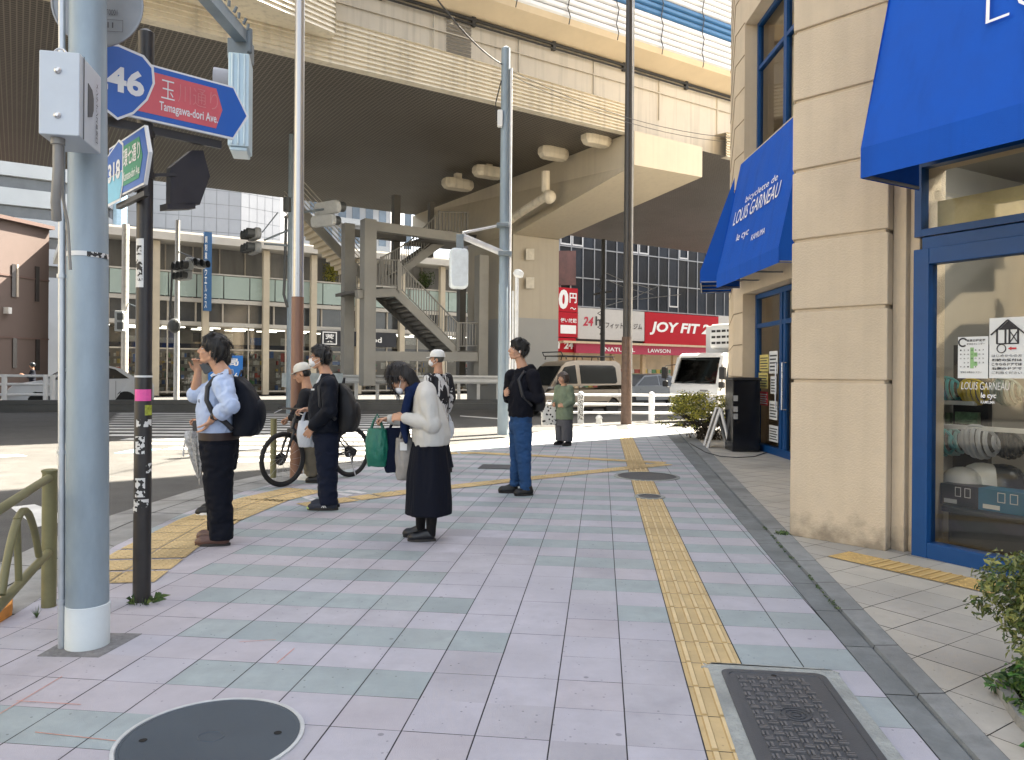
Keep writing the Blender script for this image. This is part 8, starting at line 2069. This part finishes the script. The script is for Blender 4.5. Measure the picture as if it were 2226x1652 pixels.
mb.tube([(.85, .55, 2.05), (.92, .55, 2.18), (.92, -.55, 2.18), (.85, -.55, 2.05)], .02, 6); mb.build('roof_rack', trim_k, c2_, local=True)
for s in (1, -1): MB().rbox((VL/2-.02, .56*s, .78), (.08, .26, .2), .03).build('headlight', MATS['lamp_glass'], c2_, local=True); MB().rbox((1.22, .86*s, 1.14), (.12, .16, .2), .04).build('mirror', trim_k, c2_, local=True); MB().rbox((.12, .79*s, .98), (.16, .02, .04), .01).build('door_handle', trim_k, c2_, local=True); MB().box((0, .776*s, .42), (1.9, .02, .12)).build('side_trim', trim_k, c2_, local=True)
mb = MB()
for x in (.27, 1.02, -1.5):
    for s_ in (1, -1): mb.bar((x, s_*.777, .42), (x, s_*.752, 1.04), .012, .006, (0, 1, 0))
mb.build('door_gap', trim_k, c2_, local=True)
MB().box((VL/2+.012, 0, .52), (.01, .33, .16)).build('number_plate', M('plate_yellow', (.55, .45, .05), .5), c2_, local=True)
mb = MB()
for s_ in (1, -1):
    for x in (1.0, -.02, -1.05): mb.bar((x, s_*.868, .38), (x, s_*.845, 1.03), .012, .006, (0, 1, 0))
mb.build('door_gap', trim_k, c1_, local=True)
# grey car partly behind the van
cg = car_paint('car_grey', (.085, .09, .095), .4)
lowp = arch_profile(4.2, .22, (-1.25, 1.3), .34, [(2.1, .5), (2.05, .68), (1.1, .9), (-1.7, .98), (-2.1, .9), (-2.1, .4)])
cabp = [(1.05, .88), (.35, 1.38), (-.9, 1.44), (-1.5, 1.3), (-1.9, .95)]
c3_ = vehicle('car', 'dark grey hatchback partly hidden between the beige van and the truck', 'car', V((PX(1390, 34, 0).x, 34, -.06)), Trz, 4.2, 1.7, lowp, cabp, (-1.25, 1.3), .31, cg)
side_glass(c3_, 1.7, .28, .9, [[(.85, .94), (.35, 1.30), (-.4, 1.36), (-.42, .95)], [(-.5, .95), (-.48, 1.36), (-.9, 1.36), (-1.4, 1.24), (-1.6, .98)]])
# white delivery truck
tw_ = car_paint('truck_white', (.62, .63, .63), .05)
tc_ = V((PX(1516, 22.2, 0).x+.58, 23.1, -.06)); trk = thing('truck', 'white refrigerated delivery truck facing left, half hidden by the shop building', 'truck', tc_, Trz)
prof = [(-.75, .42), (.62, .42), (.70, .55), (.72, 1.0), (.64, 1.18), (-.35, 1.18), (-.35, 1.96), (.40, 1.96), (.37, 2.03), (.25, 2.10), (-.75, 2.14)]
mb = MB(); body_extrude(mb, prof, 1.9, .06, 1.1); mb.build('cab', tw_, trk, local=True, bevel=.02)
MB().quad((-.34, -.93, 1.19), (-.34, .93, 1.19), (-.34, .93, 1.955), (-.34, -.93, 1.955)).quad((-.35, -.93, 1.186), (.6, -.93, 1.186), (.6, .93, 1.186), (-.35, .93, 1.186)).quad((-.35, -.93, 1.954), (.38, -.93, 1.954), (.38, .93, 1.954), (-.35, .93, 1.954)).build('cab_interior', trim_k, trk, local=True)
for s in (1, -1):
    MB().slab([(-.36, .95*s, 1.18), (.64, .95*s, 1.18), (.405, .905*s, 1.97), (-.36, .905*s, 1.97)], (0, -.03*s, 0)).build('door', tw_, trk, local=True); MB().bar((.645, .90*s, 1.18), (.41, .86*s, 1.97), .11, .06, (1, 0, 0)).build('pillar', tw_, trk, local=True)
sl_ = lambda z: .655+(1.18-z)*.30
mb = MB(); mb.slab([(sl_(1.22), -.82, 1.22), (sl_(1.22), .82, 1.22), (sl_(1.90), .76, 1.90), (sl_(1.90), -.76, 1.90)], (.012, 0, .004)); ws = mb.build('windscreen', glass('truck_glass', (.75, .8, .8), 1.4, .8), trk, local=True)
mb = MB()
for y0 in (-.5, .15): mb.tube([(sl_(1.22)+.03, y0, 1.20), (sl_(1.26)+.02, y0+.55, 1.27)], .012, 5)
mb.build('wiper', trim_k, trk, local=True)
for s in (1, -1):
    mb = MB(); mb.slab([(.38, s*.955, 1.22), (-.3, s*.955, 1.22), (-.3, s*.91, 1.85), (.20, s*.91, 1.85)], (0, .006*s, 0)); mb.build('side_window', dkg, trk, local=True)
    mb = MB(); mb.tube([(.5, .93*s, 1.75), (.72, 1.12*s, 1.72), (.74, 1.14*s, 1.1), (.6, .95*s, 1.0)], .018, 6); mb.rbox((.74, 1.16*s, 1.5), (.08, .2, .36), .03); mb.rbox((.74, 1.13*s, 1.16), (.08, .18, .18), .03); mb.build('mirror', trim_k, trk, local=True)
    MB().rbox((.70, .70*s, .66), (.08, .34, .17), .04).build('headlight', MATS['lamp_glass'], trk, local=True)
    wheel(trk, (-.1, s*.82, .38), .38, .22, s); wheel(trk, (-2.6, s*.82, .38), .38, .3, s)
MB().box((.72, 0, .5), (.06, 1.7, .18)).build('bumper', M('bumper_grey', (.3, .3, .3), .5), trk, local=True)
mb = MB()
for z in (.78, .86): mb.box((.735, 0, z), (.02, .9, .03))
mb.build('grille', trim_k, trk, local=True)
MB().box((.733, .45, .98), (.01, .3, .05)).build('emblem', M('emblem_grey', (.2, .2, .2), .4), trk, local=True)
MB().box((-2.4, 0, 1.85), (3.0, 2.0, 2.3)).build('cargo_box', tw_, trk, local=True, bevel=.03)
ru = MB().rbox((-.55, .22, 2.62), (.6, .92, .76), .1).build('cooling_unit', tw_, trk, local=True, smooth=True)
mb = MB()
for z in (2.42, 2.6, 2.78):
    for y in (-.08, .12, .32, .52): mb.box((-.247, y, z), (.012, .15, .07))
mb.build('vent', trim_k, ru, local=True)
# driver
def small_person(label, loc, rz, shirt, zc, hairm=hair_k, seat=True, helmet_m=None):
    o = thing('person', label, 'person', loc, rz); hm = rotm((.02, 0, zc)); mb = MB(); nb = V((0, 0, zc-.17)); head_prims(mb, hm, nb)
    loft(mb, [(V((0, 0, zc-.65)), .1, .15), (V((0, 0, zc-.27)), .09, .15), (nb, .05, .06)])
    for s in (1, -1): chain(mb, [V((0, .18*s, zc-.27)), V((.12, .24*s, zc-.52)), V((.36, .18*s, zc-.42))], [.045, .036, .03]); hand_prims(mb, (.36, .18*s, zc-.42), (1, -.2*s, .2), (0, -s, -.3), (0, 0, 1), .9); chain(mb, [V((0, .1*s, zc-.68)), V((.42, .13*s, zc-.66)), V((.45, .13*s, zc-1.05))] if seat else [V((0, .1*s, zc-.65)), V((.02, .1*s, zc-1.1)), V((0, .1*s, zc-1.52))], [.08, .06, .045])
    blob('body', mb, skin2, o, .009, 3); face_parts(o, hm)
    mb = MB(); loft(mb, [(V((0, 0, zc-.7)), .13, .18), (V((0, 0, zc-.4)), .13, .19), (V((0, 0, zc-.25)), .1, .17), (nb, .06, .07)])
    for s in (1, -1): chain(mb, [V((0, .18*s, zc-.27)), V((.12, .24*s, zc-.52)), V((.30, .19*s, zc-.44))], [.07, .055, .045])
    blob('jacket', mb, shirt, o, .012, 3, .006)
    mb = MB()
    for s in (1, -1): chain(mb, [V((0, .1*s, zc-.68)), V((.42, .13*s, zc-.66)), V((.45, .13*s, zc-1.0))] if seat else [V((0, .1*s, zc-.65)), V((.02, .1*s, zc-1.1)), V((0, .1*s, zc-1.5))], [.10, .08, .06])
    blob('trousers', mb, navy_d, o, .014, 3)
    if helmet_m: mb = MB(); mb.ell(hm @ V((-.02, 0, .03)), (.125, .115, .115), 16, 12); mb.build('helmet', helmet_m, o, smooth=True, local=True)
    else: hair_short(o, hm, hairm)
    return o
small_person('rider in dark clothes and a black helmet beyond the white car', V((PX(70, 33.5, 0).x, 33.5, -.06)), R(220), navy_d, 1.60, seat=False, helmet_m=hk)
dv = tc_+wm(trk).to_3x3() @ V((-.02, .38, 0)); small_person('truck driver in a red jacket behind the windscreen of the white truck', V((dv.x, dv.y, -.06)), Trz, M('jacket_red', (.22, .02, .03), .8), 1.76)
# garden and balcony greenery on the store building
for k, (px, py, r, lab) in enumerate(((722, 592, .75, 'round sunlit yellow green shrub on the store balcony left of the stair columns'), (925, 612, .7, 'shaded green shrub on the store balcony behind the stair'))):
    c = plane_pt(px, py, fp(0, -.3, 0), N); o = thing('shrub', lab, 'shrub', c); mb = MB(); rnd = random.Random(40+k)
    for q in range(14): leaf_clump(mb, c+V((rnd.uniform(-.5, .5), rnd.uniform(-.2, .2), rnd.uniform(-.45, .5)))*r*1.2, .32, 60, .13, rnd, (1, 1, 1), 3, .3)
    mb.build('foliage', yl if k == 0 else leafy, o); MB().cyl(V((c.x, c.y, 5.3)), c, .05, n=6).build('stem', MATS['stem_brown'], o)
# ================================================================ CAR PARK BUILDING ACROSS THE SIDE STREET (seen mirrored in the shop window)
pkx = thing('parking_building', 'pale car park building with zigzag stair parapets, mirrored in the shop window', 'building', (-21, 0, 0))
pkw = M('parking_render', (.58, .50, .36), .8, var=.08, scale=.6, stain=.12, streak=.2); pkd = M('parking_dark', (.05, .05, .05), .8)
mb = MB(); mb.prism([V((-20.6, -16, 0)), V((-20.6, 9, 0)), V((-32, 9, 0)), V((-32, -16, 0))], 0, 13); mb.build('core_wall', pkd, pkx)
mb = MB()
for k in range(6):
    z = k*2.3
    for (y0, y1) in ((-15.5, -3.2),): mb.prism([V((-20.0, y0, 0)), V((-20.0, y1, 0)), V((-20.6, y1, 0)), V((-20.6, y0, 0))], z, z+1.25)
    a, b, c, d = (7.6, z-.3), (6.75, z-.3), (5.75, z+.85), (4.75, z+.85)
    mb.slab([V((-19.6, y, zz)) for y, zz in (a, b, c, d)]+[V((-19.6, y, zz+1.05)) for y, zz in (d, c, b, a)], V((-.18, 0, 0)))
mb.prism([V((-19.9, -3.0, 0)), V((-19.9, 4.75, 0)), V((-20.6, 4.75, 0)), V((-20.6, -3.0, 0))], 0, 14); mb.prism([V((-19.5, 7.6, 0)), V((-19.5, 8.9, 0)), V((-20.6, 8.9, 0)), V((-20.6, 7.6, 0))], 0, 14); mb.prism([V((-19.6, 3.7, 0)), V((-19.6, 4.0, 0)), V((-19.9, 4.0, 0)), V((-19.9, 3.7, 0))], 0, 14); mb.prism([V((-19.5, -7.0, 0)), V((-19.5, -6.6, 0)), V((-20.6, -6.6, 0)), V((-20.6, -7.0, 0))], 0, 14)
mb.prism([V((-19.8, -16, 0)), V((-19.8, -14.5, 0)), V((-20.6, -14.5, 0)), V((-20.6, -16, 0))], 0, 14)
mb.build('parapet', pkw, pkx)
